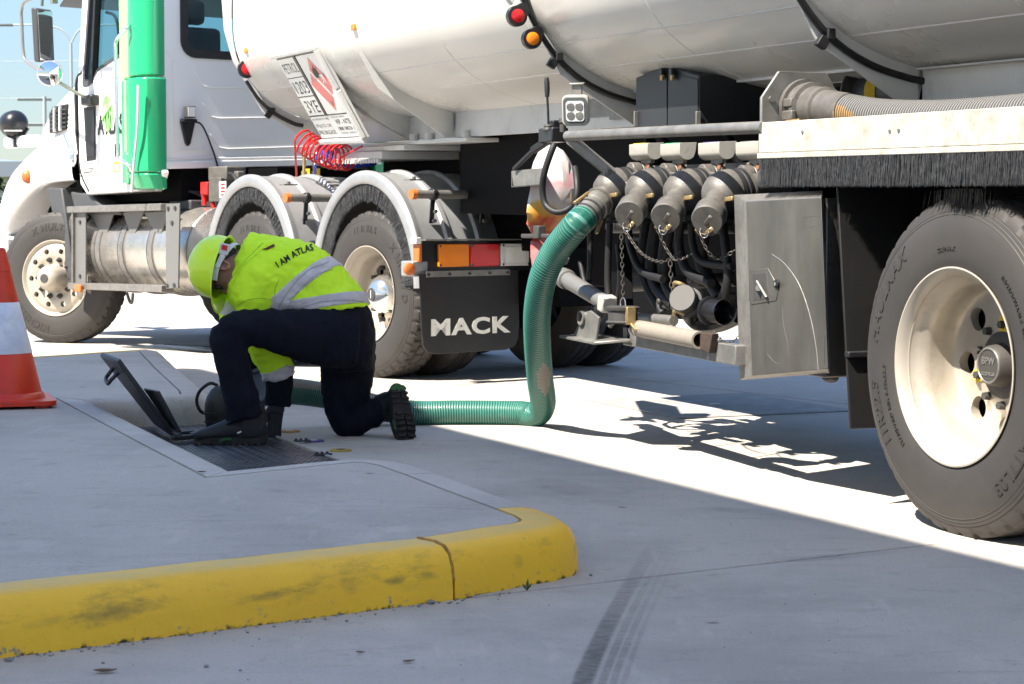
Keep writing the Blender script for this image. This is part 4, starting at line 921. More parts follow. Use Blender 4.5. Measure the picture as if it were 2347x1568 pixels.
# black two-door locker under the tank
lk = [T.side(u, v, .42) for u, v in ((1457, 295), (1602, 295), (1602, 172), (1560, 160), (1524, 154), (1490, 164), (1457, 178))]
mat('locker_black', (.018, .019, .022), .42, dirt=.15)
bm = BM(); prism(bm, lk[::-1], T.n * .45); lo = obj('locker', bm, 'locker_black', tr, bev=.005)
for (u0, u1) in ((1461, 1528), (1531, 1599)):
    d_ = [T.side(u, v, .4155) for u, v in ((u0, 293), (u1, 293), (u1, 168 + abs(u1 - 1530) * .2), (u0, 168 + abs(u0 - 1530) * .2))]
    bm = BM(); prism(bm, d_[::-1], T.n * .003); obj('locker_door', bm, 'locker_black', lo, bev=.001)
for u in (1518, 1541):
    bm = BM(); c = T.side(u, 168, .405); box(bm, c, T.d * .014, T.n * .012, V((0, 0, .022))); obj('hasp', bm, 'lamp_black', lo, bev=.003)
    bm = BM(); c = T.side(u, 178, .400); box(bm, c, T.d * .010, T.n * .008, V((0, 0, .012))); obj('padlock', bm, 'brass', lo, bev=.003)
for u in (1458, 1600):
    bm = BM(); a = T.side(u, 290, .41); b = T.side(u, 255, .41); bar(bm, a, b, .022, .01); obj('door_hinge', bm, 'galv', lo, bev=.002)

# dark recess: hose reels and bends behind the valves
for (pts, r) in (([(1506, 498), (1492, 600), (1505, 660), (1545, 700)], .020), ([(1535, 498), (1522, 600), (1535, 665), (1570, 700)], .022), ([(1482, 498), (1470, 600), (1485, 660), (1520, 720)], .016), ([(1618, 498), (1606, 590), (1625, 640), (1650, 680)], .022), ([(1352, 500), (1352, 600), (1350, 640)], .010), ([(1398, 500), (1393, 640), (1400, 720)], .012)):
    bm = BM(); tube(bm, spline([T.side(u, v, .34) for u, v in pts], 8), r * 1.3, 12); obj('recess_hose', bm, 'rubber', tr)
# grey delivery nozzle stowed across the recess
def P_(u, v, t): return T.side(u, v, t)
a = P_(1268, 622, .10); b = P_(1398, 700, .02); ax = (b - a).normalized(); L = (b - a).length
mat('grey_paint', (.125, .125, .12), .45, dirt=.35, dcol=(.13, .11, .09), dscale=20)
bm = BM(); lathe(bm, a, ax, [(-.03, .03), (.0, .042), (.02, .042), (.025, .030), (.08, .028), (.11, .040), (.15, .046), (.152, .040), (.158, .046), (.185, .046), (.187, .041), (.193, .046), (.215, .045), (.218, .036), (L - .06, .034), (L, .03), (L, 0)], 12); nz_ = obj('delivery_nozzle', bm, 'grey_paint', tr, smooth=35)
bm = BM(); sd_ = ax.cross(T.n).normalized(); sd_ = sd_ if sd_.z > 0 else -sd_
bar(bm, a + sd_ * .05, a + ax * .16 + sd_ * .066, .02, .012, sd_); bar(bm, a + ax * .16 + sd_ * .066, a + ax * .19 + sd_ * .095, .018, .012, sd_); obj('nozzle_trigger', bm, 'grey_paint', nz_, bev=.004)
bm = BM(); box(bm, a + ax * (L - .035), ax * .032, T.n * .036, sd_ * .034); obj('nozzle_tip', bm, 'beige_box', nz_, bev=.008)
# spare dust cap hanging on its chain
c = P_(1428, 722, -.01); bm = BM(); lathe(bm, c - V((0, 0, .034)), (0, 0, 1), [(0, .0), (0, .068), (.006, .072), (.012, .062), (.05, .060), (.055, .068), (.066, .070), (.07, .06), (.072, 0)], 40); hc = obj('hanging_cap', bm, 'grey_cast', tr, smooth=45)
for k in (-1, 1):
    bm = BM(); q = c + T.d * (.068 * k); box(bm, q, T.d * .010, T.n * .02, V((0, 0, .036))); tube(bm, spline([q - V((0, 0, .03)), q + T.d * .03 * k - V((0, 0, .045)), q + T.d * .05 * k - V((0, 0, .055)), q + T.d * .068 * k - V((0, 0, .05))], 5), .006, 8); obj('cam_arm', bm, 'brass' if k < 0 else 'grey_cast', hc, bev=.003)
bm = BM(); o_ = P_(1428, 697, 0); tube(bm, [o_ + T.d * .024 * math.cos(a_) + V((0, 0, .026 * math.sin(a_))) for a_ in [R(i * 24) for i in range(16)]], .0028, 6); obj('pull_ring', bm, 'chrome', hc)
bm = BM(); fbox(bm, T, 1.42, 3.05, .10, .98, .955, .965); obj('sun_block_shelf', bm, 'black_frame', tr, smooth=0)  # edge-on plate added to block the sun and fill the ground shadow
# lower bracket, step bar and drain pipes
bm = BM(); q = [P_(u, v, .0) for u, v in ((1312, 772), (1365, 780), (1372, 728), (1352, 712), (1338, 716), (1330, 735))]; prism(bm, q[::-1], T.n * .012)
sb = obj('step_bracket', bm, 'galv', tr, bev=.003)
bm = BM(); c = P_(1329, 729, -.012); lathe(bm, c, T.n, [(0, .026), (0, .032), (.06, .032), (.06, .026)], 24, closed=True); obj('bracket_bush', bm, 'galv', sb)
bm = BM(); a = P_(1284, 770, -.02); b = P_(1440, 782, .02); prism(bm, [P_(1282, 768, -.03), P_(1362, 784, -.03), P_(1445, 777, .10), P_(1365, 764, .25)], V((0, 0, -.012))); obj('step_plate', bm, 'galv', tr, bev=.003)
bm = BM(); prism(bm, [P_(1390, 690, .06), P_(1400, 690, .06), P_(1372, 745, .06), P_(1360, 705, .06)], T.n * .01); obj('hook_plate', bm, 'galv', tr)
bm = BM(); bar(bm, P_(1440, 770, .15), P_(1700, 815, .0), .05, .075); obj('lower_beam', bm, 'galv', tr, bev=.004)
bm = BM(); bar(bm, P_(1442, 690, .2), P_(1446, 775, .12), .03, .03); bar(bm, P_(1430, 560, .3), P_(1436, 715, .25), .06, .03); obj('beam_post', bm, 'black_frame', tr, bev=.003)
bm = BM(); lathe(bm, P_(1460, 752, .03), (P_(1604, 780, -.03) - P_(1460, 752, .03)).normalized(), [(0, .0), (0, .034), (.03, .034), (.032, .030), (.06, .030), (.062, .034), ((P_(1604, 780, -.03) - P_(1460, 752, .03)).length, .034), ((P_(1604, 780, -.03) - P_(1460, 752, .03)).length, .026), (.2, .026)], 24); obj('drain_pipe', bm, mat('dusty_white', (.22, .195, .16), .6, dirt=.5, dcol=(.16, .12, .08), dscale=30), tr, smooth=45)
bm = BM(); prism(bm, [P_(1604, 762, -.035), P_(1632, 765, -.035), P_(1625, 810, -.035), P_(1604, 800, -.035)][::-1], T.n * .03); obj('pipe_end_plate', bm, mat('dark_rust', (.055, .035, .025), .8, var=.5, vscale=40), tr, bev=.003)
bm = BM(); tube(bm, [P_(1440, 726, .3), P_(1545, 735, .3)], .022, 12); obj('cross_pipe', bm, 'galv', tr)
a = P_(1563, 682, -.02); b = P_(1600, 712, .10); ax = (b - a).normalized()
bm = BM(); lathe(bm, a, ax, [(0, 0), (0, .052), (.012, .055), (.014, .050), (.05, .050), (.055, .06), (.07, .06), (.075, .042), (.15, .045)], 32); dc = obj('drain_coupling', bm, 'grey_cast', tr, smooth=45)
bm = BM(); tube(bm, spline([a + ax * .06, b + V((0, 0, -.03)), P_(1640, 735, .12), P_(1690, 715, .15)], 8), .048, 16); obj('elbow', bm, 'lamp_black', dc)
for k in (-1, 1):
    bm = BM(); q = a + V((0, 0, .055 * k)) + ax * .02; tube(bm, spline([q + ax * .03, q - ax * .01 + T.d * .02, q + T.d * .06 - ax * .02, q + T.d * .08 + V((0, 0, -.01))], 5), .008, 8); obj('cam_arm', bm, 'brass', dc)
bm = BM(); lathe(bm, P_(1622, 712, .08), -T.d, [(0, .03), (.01, .055), (.03, .055), (.032, .045), (.12, .045), (.122, .05), (.14, .05)], 28); obj('pipe_union', bm, 'lamp_black', dc)
# small tool tray with red contents by the control block
q = [T.side(u, v, t) for u, v, t in ((1172, 392, .0), (1243, 385, .0), (1243, 385, .3), (1172, 392, .3))]
bm = BM(); hh = V((0, 0, -.075)); A, B, C2, D = q
for p0, p1 in ((A, B), (B, C2), (C2, D), (D, A)): prism(bm, [p0, p1, p1 + hh + (C2 - A) * .0, p0 + hh + T.d * (-.03 if p0 in (A, D) else 0)], T.n * .004 if p0 in (A, C2) else T.d * -.004)
prism(bm, [p + hh for p in q], V((0, 0, .004))); obj('tool_tray', bm, 'galv', tr)
bm = BM(); bar(bm, T.side(1178, 388, -.01), T.side(1222, 345, -.01), .018, .016); bar(bm, T.side(1222, 345, -.01), T.side(1262, 318, .02), .03, .03); obj('tray_strut', bm, 'rubber', tr, bev=.003)

# placard board: dangerous goods panel
PTL, PTR, PBR, PBL = T.cross(629, 128, 7.35), T.cross(726, 107, 6.65), T.cross(839, 319, 6.65), T.cross(742, 323, 7.35)
def PB(x, y, d=0):
    p = PTL.lerp(PTR, x).lerp(PBL.lerp(PBR, x), y); nn_ = (PTR - PTL).cross(PBL - PTL).normalized(); nn_ = nn_ if nn_.dot(T.n) < 0 else -nn_
    return p + nn_ * d
def quadp(x0, y0, x1, y1, d0, d1, m, name, par, bev=0):
    bm = BM(); hexa(bm, [PB(x0, y0, d0), PB(x1, y0, d0), PB(x1, y1, d0), PB(x0, y1, d0), PB(x0, y0, d1), PB(x1, y0, d1), PB(x1, y1, d1), PB(x0, y1, d1)]); return obj(name, bm, m, par, bev=bev, smooth=0)
mat('placard_white', (.70, .71, .69), .25, coat=.4, dirt=.12, dscale=9); mat('placard_red', (.62, .03, .03), .25, coat=.5, var=.25, vscale=5)
pb = quadp(0, 0, 1, 1, -.03, 0, 'frame_white', 'placard_board', tr, .004)
for x0, y0, x1, y1 in ((-.02, -.02, 1.02, .02), (-.02, .975, 1.02, 1.02), (.975, .02, 1.02, .44), (.985, .46, 1.03, .975)): quadp(x0, y0, x1, y1, .001, .03, 'frame_white', 'edge_channel', pb, .004)
for x0, y0, x1, y1, m in ((.02, .05, .40, .262, 'placard_white'), (.02, .272, .40, .478, 'placard_white'), (.02, .488, .40, .70, 'placard_white'), (.46, .05, .96, .70, 'placard_white'), (.02, .715, .465, .96, 'placard_white'), (.475, .715, .96, .96, 'placard_white')): quadp(x0, y0, x1, y1, .002, .006, m, 'sign_panel', pb)
quadp(.405, .04, .455, .705, .002, .010, 'lamp_black', 'divider', pb)
for y in (.268, .484): quadp(.02, y - .004, .40, y + .004, .002, .0066, 'lamp_black', 'divider', pb)
for y in (.045, .707, .965): quadp(.02, y - .004, .96, y + .004, .002, .0066, 'lamp_black', 'divider', pb)
bm = BM(); prism(bm, [PB(.71, .08, .0065), PB(.93, .37, .0065), PB(.71, .665, .0065), PB(.49, .37, .0065)], (PB(0, 0, 1) - PB(0, 0, 0)) * .001); obj('hazard_diamond', bm, 'placard_red', pb, smooth=0)
fl_ = [(0, 0), (.04, .01), (.06, -.03), (.045, -.08), (.055, -.12), (.02, -.10), (.015, -.16), (-.02, -.09), (-.035, -.115), (-.045, -.06), (-.05, -.02), (-.03, .01)]
bm = BM(); prism(bm, [PB(.71 + x * 1.1, .30 + y * .9, .0078) for x, y in fl_], (PB(0, 0, 1) - PB(0, 0, 0)) * .0005); obj('flame_symbol', bm, 'text_black', pb, smooth=0)
def sign_text(txt, cx, cy, hgt, wid, d=.0068, m='text_black', off=0.0):
    bm = textbm(txt, 1.0, 0, off); xs = [v.co.x for v in bm.verts]; ys = [v.co.y for v in bm.verts]; w0 = max(xs) - min(xs); h0_ = max(ys) - min(ys); x0 = min(xs); y0 = min(ys)
    for v in bm.verts: v.co = PB(cx + ((v.co.x - x0) / w0 - .5) * wid, cy - ((v.co.y - y0) / h0_ - .5) * hgt, d)
    obj('lettering', bm, m, pb, smooth=0, fix=False)
sign_text('PETROL', .22, .16, .11, .32); sign_text('1203', .22, .38, .14, .30); sign_text('3YE', .22, .60, .14, .28)
sign_text('3', .71, .585, .05, .04, .0078); sign_text('IN EMERGENCY DIAL', .24, .745, .02, .38); sign_text('POLICE OR', .24, .82, .035, .36); sign_text('FIRE BRIGADE', .24, .90, .045, .40); sign_text('SPECIALIST ADVICE', .66, .735, .018, .30)
sign_text('SHELL-OILS', .72, .80, .05, .34, off=.02) if False else sign_text('VIP - NTE', .72, .79, .055, .34, off=.02); sign_text('1800 08026 1', .72, .865, .04, .36, off=.02); sign_text('CONTACT DETAILS', .72, .915, .02, .34)

# ---------------------------------------------------------------- wheels
TYP = [(-.030, .286), (-.006, .296), (.000, .312), (.004, .345), (.006, .385), (.004, .42), (-.004, .452), (-.012, .470), (-.013, .474), (-.0165, .476), (-.017, .480), (-.030, .500), (-.038, .5085), (-.046, .511)]
TR0 = [-.058, -.088, -.091, -.099, -.102, -.150, -.153, -.161, -.164, -.212, -.215, -.223]
GRV = [0, 0, 1, 1, 0, 0, 1, 1, 0, 0, 1, 1]
def sw_h(r):
    for (h0_, r0), (h1, r1) in zip(TYP, TYP[1:]):
        if r0 <= r <= r1 and r1 > r0: return h0_ + (h1 - h0_) * (r - r0) / (r1 - r0)
    return 0
def make_tyre(bm, C, ax, ref, blocks=False, seg=320, notch=40, k=1.0):
    x = V(ref); x = (x - ax * x.dot(ax)).normalized(); y = ax.cross(x); wd = .27
    prof = [(h, r, 0) for h, r in TYP] + [(h, .512 - (.011 if g else 0), 2 if not g else 3) for h, g in zip(TR0, GRV)]
    prof += [(-wd - h, r, 0) for h, r in reversed(TYP)]
    rows = []
    for i in range(seg):
        a = 6.2832 * i / seg; row = []; u = x * math.cos(a) + y * math.sin(a); ph = (a * notch / 6.2832) % 1.0; cut = ph < (.13 if not blocks else .14)
        for j, (h, r, f) in enumerate(prof):
            rr = r
            if r >= .500 and f == 0: rr = r - (.010 if cut else 0) if r >= .508 or blocks else r - (.004 if cut else 0)
            if blocks and f == 2:
                ph2 = (ph + .5 * (j // 4 % 2)) % 1; rr = r - (.012 if ph2 < .14 else 0)
            row.append(bm.verts.new(C + ax * h + u * rr * k))
        rows.append(row)
    for i in range(seg):
        A, B = rows[i], rows[(i + 1) % seg]
        for j in range(len(prof) - 1):
            f = bm.faces.new((A[j], B[j], B[j + 1], A[j + 1])); f.material_index = 1 if 12 <= j < len(prof) - 13 else 0
def arc_text(txt, C, ax, up, ang, r0, size, par, m='tyre_letter', off=.01, sp=1.05, shear=0, ht=.003):
    bm = textbm(txt, size, 0, off * size, sp, 0, shear); x = ax.cross(V(up)).normalized() * -1   # right as seen from outside
    x = V(up).cross(ax).normalized(); y = V(up)
    g_ = [f for f in bm.faces]; r = bmesh.ops.extrude_face_region(bm, geom=g_); top = {q for q in r['geom'] if isinstance(q, bmesh.types.BMVert)}
    for v in bm.verts:
        a = ang - v.co.x / r0; rr = r0 + v.co.y; h = sw_h(rr) + (ht if v in top else -.002)
        v.co = C + ax * h + x * (rr * math.cos(a)) + y * (rr * math.sin(a))
    obj('tyre_lettering', bm, m, par, smooth=20)
def boolcut(bm, cutter):
    def mk(b_):
        me = bpy.data.meshes.new('t'); b_.to_mesh(me); b_.free(); o = bpy.data.objects.new('t', me); COL.objects.link(o); return o
    bmesh.ops.recalc_face_normals(bm, faces=bm.faces); bmesh.ops.recalc_face_normals(cutter, faces=cutter.faces)
    a, c = mk(bm), mk(cutter); md = a.modifiers.new('b', 'BOOLEAN'); md.object = c; md.operation = 'DIFFERENCE'; md.solver = 'EXACT'
    me = bpy.data.meshes.new_from_object(a.evaluated_get(bpy.context.evaluated_depsgraph_get())); out = bmesh.new(); out.from_mesh(me)
    for o in (a, c): bpy.data.objects.remove(o)
    return out
def rim_mesh(C, ax, kind):
    """kind 'deep' = outer dual / trailer wheel, disc far in; 'front' = convex steer wheel, disc near the face"""
    bm = BM()
    if kind == 'deep':
        pr = [(-.030, .270), (-.012, .288), (-.001, .2965), (.003, .298), (.004, .293), (-.004, .284), (-.016, .276), (-.040, .268), (-.058, .262), (-.072, .250), (-.095, .245), (-.140, .243), (-.172, .240), (-.188, .228), (-.194, .21), (-.194, .145), (-.186, .130), (-.186, .09), (-.186, .0), (-.22, .0), (-.22, .24), (-.21, .26), (-.1, .262)]
        hr, hn, hrad, hz = .192, 8, .036, -.26
    else:
        pr = [(-.030, .270), (-.012, .288), (-.001, .2965), (.003, .298), (.004, .291), (-.006, .280), (-.016, .272), (-.014, .262), (-.004, .250), (.002, .235), (.004, .19), (.003, .165), (-.004, .150), (-.004, .09), (-.004, .0), (-.04, .0), (-.04, .26), (-.05, .27)]
        hr, hn, hrad, hz = .214, 10, .022, -.06
    lathe(bm, C, ax, pr, 96, closed=True)
    x = V((0, 0, 1)).cross(ax).normalized(); y = V((0, 0, 1)); cut = BM()
    for k in range(hn):
        a = 3.1416 + 6.2832 * (k + .04) / hn; q = C + x * hr * math.cos(a) + y * hr * math.sin(a); cyl(cut, q + ax * hz, q + ax * .05 if kind == 'front' else q - ax * .17, hrad, n=20)
    return boolcut(bm, cut), x, y
def wheel(par, C, ax, kind, up=(0, 0, 1), blocks=False, texts=(), k=1.0, detail=True, hub=True):
    ax = V(ax).normalized(); up = V(up); up = (up - ax * up.dot(ax)).normalized()
    bm = BM(); make_tyre(bm, C, ax, up, blocks, 320 if detail else 96, 40 if blocks else 40, k); w_ = obj('wheel', bm, ['tyre', 'tyre_tread'], par, smooth=28)
    if not detail: return w_
    bm, x, y = rim_mesh(C, ax, kind); obj('rim', bm, 'wheel_alu', w_, smooth=35)
    if kind == 'deep':
        bm = BM(); lathe(bm, C, ax, [(-.24, .28), (-.24, 0)], 32); obj('brake_drum', bm, 'lamp_black', w_)
    for (txt, ang, r0, sz, sp, sh) in texts: arc_text(txt, C, ax, up, R(ang), r0, sz, w_, sp=sp, shear=sh)
    for r_ in (.452, .463):
        bm = BM(); lathe(bm, C, ax, [(sw_h(r_ - .002), r_ - .002), (sw_h(r_) + .0015, r_), (sw_h(r_ + .002), r_ + .002)], 120); obj('sidewall_rib', bm, 'tyre', w_)
    return w_
wc = T.side(2182, 862, 0); wc.z = .522
ax = -T.n
w_ = wheel(tr, wc, ax, 'deep', texts=(('HAULMAX', 150, .392, .062, 1.12, .25), ('11R22.5', 205, .392, .058, 1.1, .1), ('ATTL03', 318, .392, .056, 1.1, 0), ('STANDARD RIM 8.25x22.5', 205, .345, .02, 1.2, 0), ('GRIPMAX', 95, .345, .018, 1.2, 0), ('REGROOVABLE ALL STEEL RADIAL', 20, .36, .02, 1.2, 0)))
x = V((0, 0, 1)).cross(ax).normalized(); y = V((0, 0, 1))
bm = BM(); lathe(bm, wc, ax, [(-.186, .100), (-.180, .102), (-.176, .095), (-.175, .068), (-.165, .064), (-.135, .060), (-.130, .056), (-.130, 0)], 40); hub = obj('hub_cap', bm, mat('hub_grey', (.055, .05, .046), .6, metal=.2, dirt=.4, dscale=25), w_, smooth=35)
bm = BM(); lathe(bm, wc, ax, [(-.1295, .055), (-.1265, .053), (-.1265, .050), (-.129, .048)], 40)
for txt, dy, sz in (('BPW', .004, .03), ('ECO PLUS', -.03, .014)):
    b2 = textbm(txt, sz, .0015, .0006); place_text(b2, wc + ax * -.129 + y * dy, x, y, ax); merge(bm, b2)
obj('hub_emblem', bm, 'galv', w_, smooth=20)
for k in range(10):
    a = 6.2832 * (k + .5) / 10; q = wc + x * .122 * math.cos(a) + y * .122 * math.sin(a)
    bm = BM(); cyl(bm, q - ax * .188, q - ax * .166, .0145, .012, 6); obj('wheel_nut', bm, 'grey_cast', w_)
    if k in (2, 5, 8):
        bm = BM(); u_ = (x * math.cos(a) + y * math.sin(a)); tt = ax.cross(u_); prism(bm, [q - ax * .186 + p for p in (u_ * .02 + tt * .02, u_ * .03, u_ * .02 - tt * .02, -u_ * .028 - tt * .02, -u_ * .04, -u_ * .028 + tt * .02)], ax * .006); obj('nut_indicator', bm, 'yellow_paint', w_)
def rescale(o, c, k):
    q = c - ORG[o.name]
    for ob in [o] + list(o.children):
        for v in ob.data.vertices: v.co = q + (v.co - q) * k
rescale(w_, wc, 1.03)
# inner dual, following axle and the far-side wheels (seen under the frame)
for s, t in ((0, .345), (-1.28, 0), (-1.28, .345), (0, 2.5), (-1.28, 2.5)):
    c = wc + T.d * s + T.n * t; wheel(tr, c, ax if t < 1 else -ax, 'deep', detail=False)
bm = BM(); cyl(bm, wc + T.n * .2, wc + T.n * 2.3, .07, n=16); cyl(bm, wc + T.n * .2 - T.d * 1.28, wc + T.n * 2.3 - T.d * 1.28, .07, n=16); obj('axle', bm, 'black_frame', tr)
# ================================================================ PRIME MOVER
mat('cab_white', (.82, .81, .79), .22, dirt=.06, dcol=(.45, .42, .38), dscale=3, coat=.5)
mat('cab_green', (.012, .33, .135), .2, coat=.6); mat('cab_lime', (.30, .80, .20), .22, coat=.5)
mat('poly_silver', (.33, .335, .34), .36, metal=.4, var=.15, vscale=9, dirt=.3, dcol=(.24, .22, .19), dscale=5)
mat('tank_alu', (.55, .52, .47), .26, metal=.78, var=.15, vscale=5, dirt=.42, dcol=(.24, .20, .15), dscale=5, rvar=.08, bump=.03, bscale=12)
mat('grey_plastic', (.05, .052, .055), .5, dirt=.2, dcol=(.16, .14, .12), dscale=6)
mat('seat_grey', (.035, .035, .04), .8); mat('mirror', (.85, .87, .88), .02, metal=1.0); mat('marker_orange', (.48, .13, .03), .4)
mat('red_part', (.55, .02, .02), .4); mat('sticker_yellow', (.7, .6, .03), .5); mat('red_hose', (.55, .018, .015), .25, coat=.4); mat('blue_hose', (.02, .045, .42), .25, coat=.4)
m = bpy.data.materials.new('window_glass'); m.use_nodes = True; N_ = m.node_tree.nodes; L_ = m.node_tree.links; MATS['window_glass'] = m
N_.remove(N_['Principled BSDF']); tb = N_.new('ShaderNodeBsdfTransparent'); tb.inputs[0].default_value = (.72, .86, .88, 1); gb = N_.new('ShaderNodeBsdfGlossy'); gb.inputs['Roughness'].default_value = .02
lw_ = N_.new('ShaderNodeLayerWeight'); pw_ = N_.new('ShaderNodeMath'); pw_.operation = 'POWER'; pw_.inputs[1].default_value = 5; L_.new(lw_.outputs['Facing'], pw_.inputs[0]); fr_ = N_.new('ShaderNodeMath'); fr_.operation = 'MULTIPLY_ADD'; fr_.inputs[1].default_value = .9; fr_.inputs[2].default_value = .035; L_.new(pw_.outputs[0], fr_.inputs[0]); mx = N_.new('ShaderNodeMixShader'); L_.new(fr_.outputs[0], mx.inputs[0]); L_.new(tb.outputs[0], mx.inputs[1]); L_.new(gb.outputs[0], mx.inputs[2]); L_.new(mx.outputs[0], N_['Material Output'].inputs[0])
KP_ = K.P
tk = thing('prime_mover', KP_(2.2, 1.0, 0), 'white prime mover with a green side fairing and a bare chassis behind the cab', 'truck')
def holed(outer, inner, ext, m, name, par, bev=0):
    bm = BM()
    def loop(pts, off):
        v = [bm.verts.new(p + off) for p in pts]; e = [bm.edges.new((v[i], v[(i + 1) % len(v)])) for i in range(len(v))]; return v, e
    z = V((0, 0, 0)); ov, oe = loop(outer, z); iv, ie = loop(inner, z); bmesh.ops.triangle_fill(bm, use_beauty=True, edges=oe + ie)
    r = bmesh.ops.extrude_face_region(bm, geom=list(bm.faces)); bmesh.ops.translate(bm, verts=[q for q in r['geom'] if isinstance(q, bmesh.types.BMVert)], vec=ext)
    return obj(name, bm, m, par, bev=bev, smooth=20)
def band(pts_o, pts_i, ext, m, name, par):
    bm = BM(); n = len(pts_o); R4 = []
    for pts, off in ((pts_o, V((0, 0, 0))), (pts_i, V((0, 0, 0))), (pts_i, ext), (pts_o, ext)): R4.append([bm.verts.new(p + off) for p in pts])
    for a, b in ((0, 1), (1, 2), (2, 3), (3, 0)): bridge(bm, R4[a], R4[b])
    return obj(name, bm, m, par, smooth=30)
CW = 1.90
# back wall with window
S0 = 2.66
bo = [KP_(S0, t, z) for t, z in ((0, 1.335), (CW, 1.40), (CW, 3.05), (0, 3.05))]
bi_ = rrect(.955, 2.60, .75, .45, .10); bi = [KP_(S0, t, z) for t, z in bi_]
bw = holed(bo, bi, K.d * .04, 'cab_white', 'cab_back', tk)
band([KP_(S0 - .012, t, z) for t, z in rrect(.955, 2.60, .775, .475, .12)], [KP_(S0 - .012, t, z) for t, z in rrect(.955, 2.60, .715, .415, .08)], K.d * .05, 'rubber', 'window_seal', bw)
bm = BM(); prism(bm, [KP_(S0 + .015, t, z) for t, z in rrect(.955, 2.60, .73, .43, .08)], K.d * .005); obj('rear_window', bm, 'window_glass', bw, smooth=0)
def crease(pts, par=bw, s=S0 - .003, r=.004, m='cab_white'):
    bm = BM(); tube(bm, [KP_(s, t, z) for t, z in pts], r, 6); obj('panel_crease', bm, m, par)
for k, z in enumerate((1.92, 1.70, 1.48)): crease([(.30 + .06 * k, z + .10), (.36 + .06 * k, z + .01), (.42 + .07 * k, z), (1.8, z + .06)])
crease([(.11, 2.1), (.12, 1.5), (.15, 1.46), (.33, 1.47), (.36, 1.50)]); crease([(.01, 1.395), (1.88, 1.46)])
bm = BM(); bar(bm, KP_(S0 - .004, 0, 1.35), KP_(S0 - .004, CW, 1.415), .02, .05); obj('lower_lip', bm, 'cab_white', bw, bev=.004)
# rear work light on the cab back, its bracket and cable
c = KP_(S0 - .05, .225, 1.735); bm = BM(); box(bm, c, K.n * .036, K.d * .025, V((0, 0, .042))); l_ = obj('cab_work_light', bm, 'grey_cast', tk, bev=.006)
bm = BM(); box(bm, c - K.d * .027, K.n * .029, K.d * .002, V((0, 0, .034))); obj('lens', bm, 'lens_clear', l_)
bm = BM(); prism(bm, [KP_(S0 - .002, t, z) for t, z in ((.165, 1.67), (.285, 1.67), (.245, 1.51), (.225, 1.49), (.205, 1.51))], -K.d * .02); box(bm, KP_(S0 - .03, .225, 1.675), K.n * .055, K.d * .03, V((0, 0, .012))); obj('lamp_bracket', bm, 'lamp_black', l_, bev=.005)
bm = BM(); tube(bm, spline([KP_(S0 - .03, .26, 1.67), KP_(S0 - .04, .33, 1.64), KP_(S0 - .02, .42, 1.48), KP_(S0 - .02, .465, 1.34), KP_(S0 - .0, .48, 1.22)], 8), .007, 8); obj('lamp_cable', bm, 'cable_black', l_)
# sides with door windows, roof, floor, windscreen
def side_pts(t): return [KP_(s, t, z) for s, z in ((2.66, 1.30), (3.93, 1.30), (3.945, 1.98), (3.80, 2.95), (3.6, 3.05), (2.66, 3.05))]
def rnd_poly(pts, r=.05, k=4):
    out = []; n = len(pts); P2 = [V((p[0], p[1])) for p in pts]
    for i in range(n):
        a, b, c = P2[i - 1], P2[i], P2[(i + 1) % n]; d1 = (a - b); d2 = (c - b); q = min(r, d1.length * .45, d2.length * .45); s_, e_ = b + d1.normalized() * q, b + d2.normalized() * q
        for j in range(k + 1): f = j / k; out.append((1 - f) ** 2 * s_ + 2 * f * (1 - f) * b + f * f * e_)
    return [(p.x, p.y) for p in out]
WIN = rnd_poly([(3.86, 1.975), (3.70, 1.99), (3.62, 2.08), (3.30, 2.155), (2.85, 2.18), (2.85, 2.92), (3.68, 2.92)], .06)
cen = (3.4, 2.45)
shr = lambda P_, k: [(cen[0] + (s - cen[0]) * k, cen[1] + (z - cen[1]) * k) for s, z in P_]
for t, nm, sg in ((0, 'cab_door', 1), (CW, 'cab_door', -1)):
    dd = holed(side_pts(t), [KP_(s, t, z) for s, z in WIN], K.n * (.05 * sg), 'cab_white', nm, tk)
    band([KP_(s, t - .004 * sg, z) for s, z in shr(WIN, 1.035)], [KP_(s, t - .004 * sg, z) for s, z in shr(WIN, .95)], K.n * (.03 * sg), 'grey_plastic', 'window_seal', dd)
    bm = BM(); prism(bm, [KP_(s, t + .02 * sg, z) for s, z in shr(WIN, .97)], K.n * .004); obj('door_window', bm, 'window_glass', dd, smooth=0)
    bm = BM(); bar(bm, KP_(3.70, t + .01 * sg, 1.99), KP_(3.58, t + .01 * sg, 2.9), .03, .05, K.n); obj('window_divider', bm, 'rubber', dd)
    if sg == 1: door = dd
bm = BM(); fbox(bm, K, 2.66, 3.7, 0, CW, 3.05, 3.09); obj('cab_roof', bm, 'cab_white', tk, bev=.01)
bm = BM(); fbox(bm, K, 2.71, 3.92, .06, CW - .06, 1.34, 1.40); fbox(bm, K, 3.93, 3.96, .05, CW - .05, 1.34, 1.93); obj('cab_floor', bm, 'seat_grey', tk)
bm = BM(); hexa(bm, [KP_(3.93, .05, 1.97), KP_(3.93, CW - .05, 1.97), KP_(3.94, CW - .05, 1.97), KP_(3.94, .05, 1.97), KP_(3.64, .05, 3.02), KP_(3.64, CW - .05, 3.02), KP_(3.65, CW - .05, 3.02), KP_(3.65, .05, 3.02)]); obj('windscreen', bm, 'window_glass', tk, smooth=0)
for t in (.45, 1.4):
    bm = BM(); fbox(bm, K, 2.95, 3.1, t - .24, t + .24, 1.6, 2.38); fbox(bm, K, 2.97, 3.08, t - .12, t + .12, 2.40, 2.58); fbox(bm, K, 2.95, 3.45, t - .25, t + .25, 1.45, 1.62); obj('seat', bm, 'seat_grey', tk, bev=.04)
bm = BM(); fbox(bm, K, 3.62, 3.93, .06, CW - .06, 1.45, 1.95); obj('dashboard', bm, 'seat_grey', tk, bev=.04)
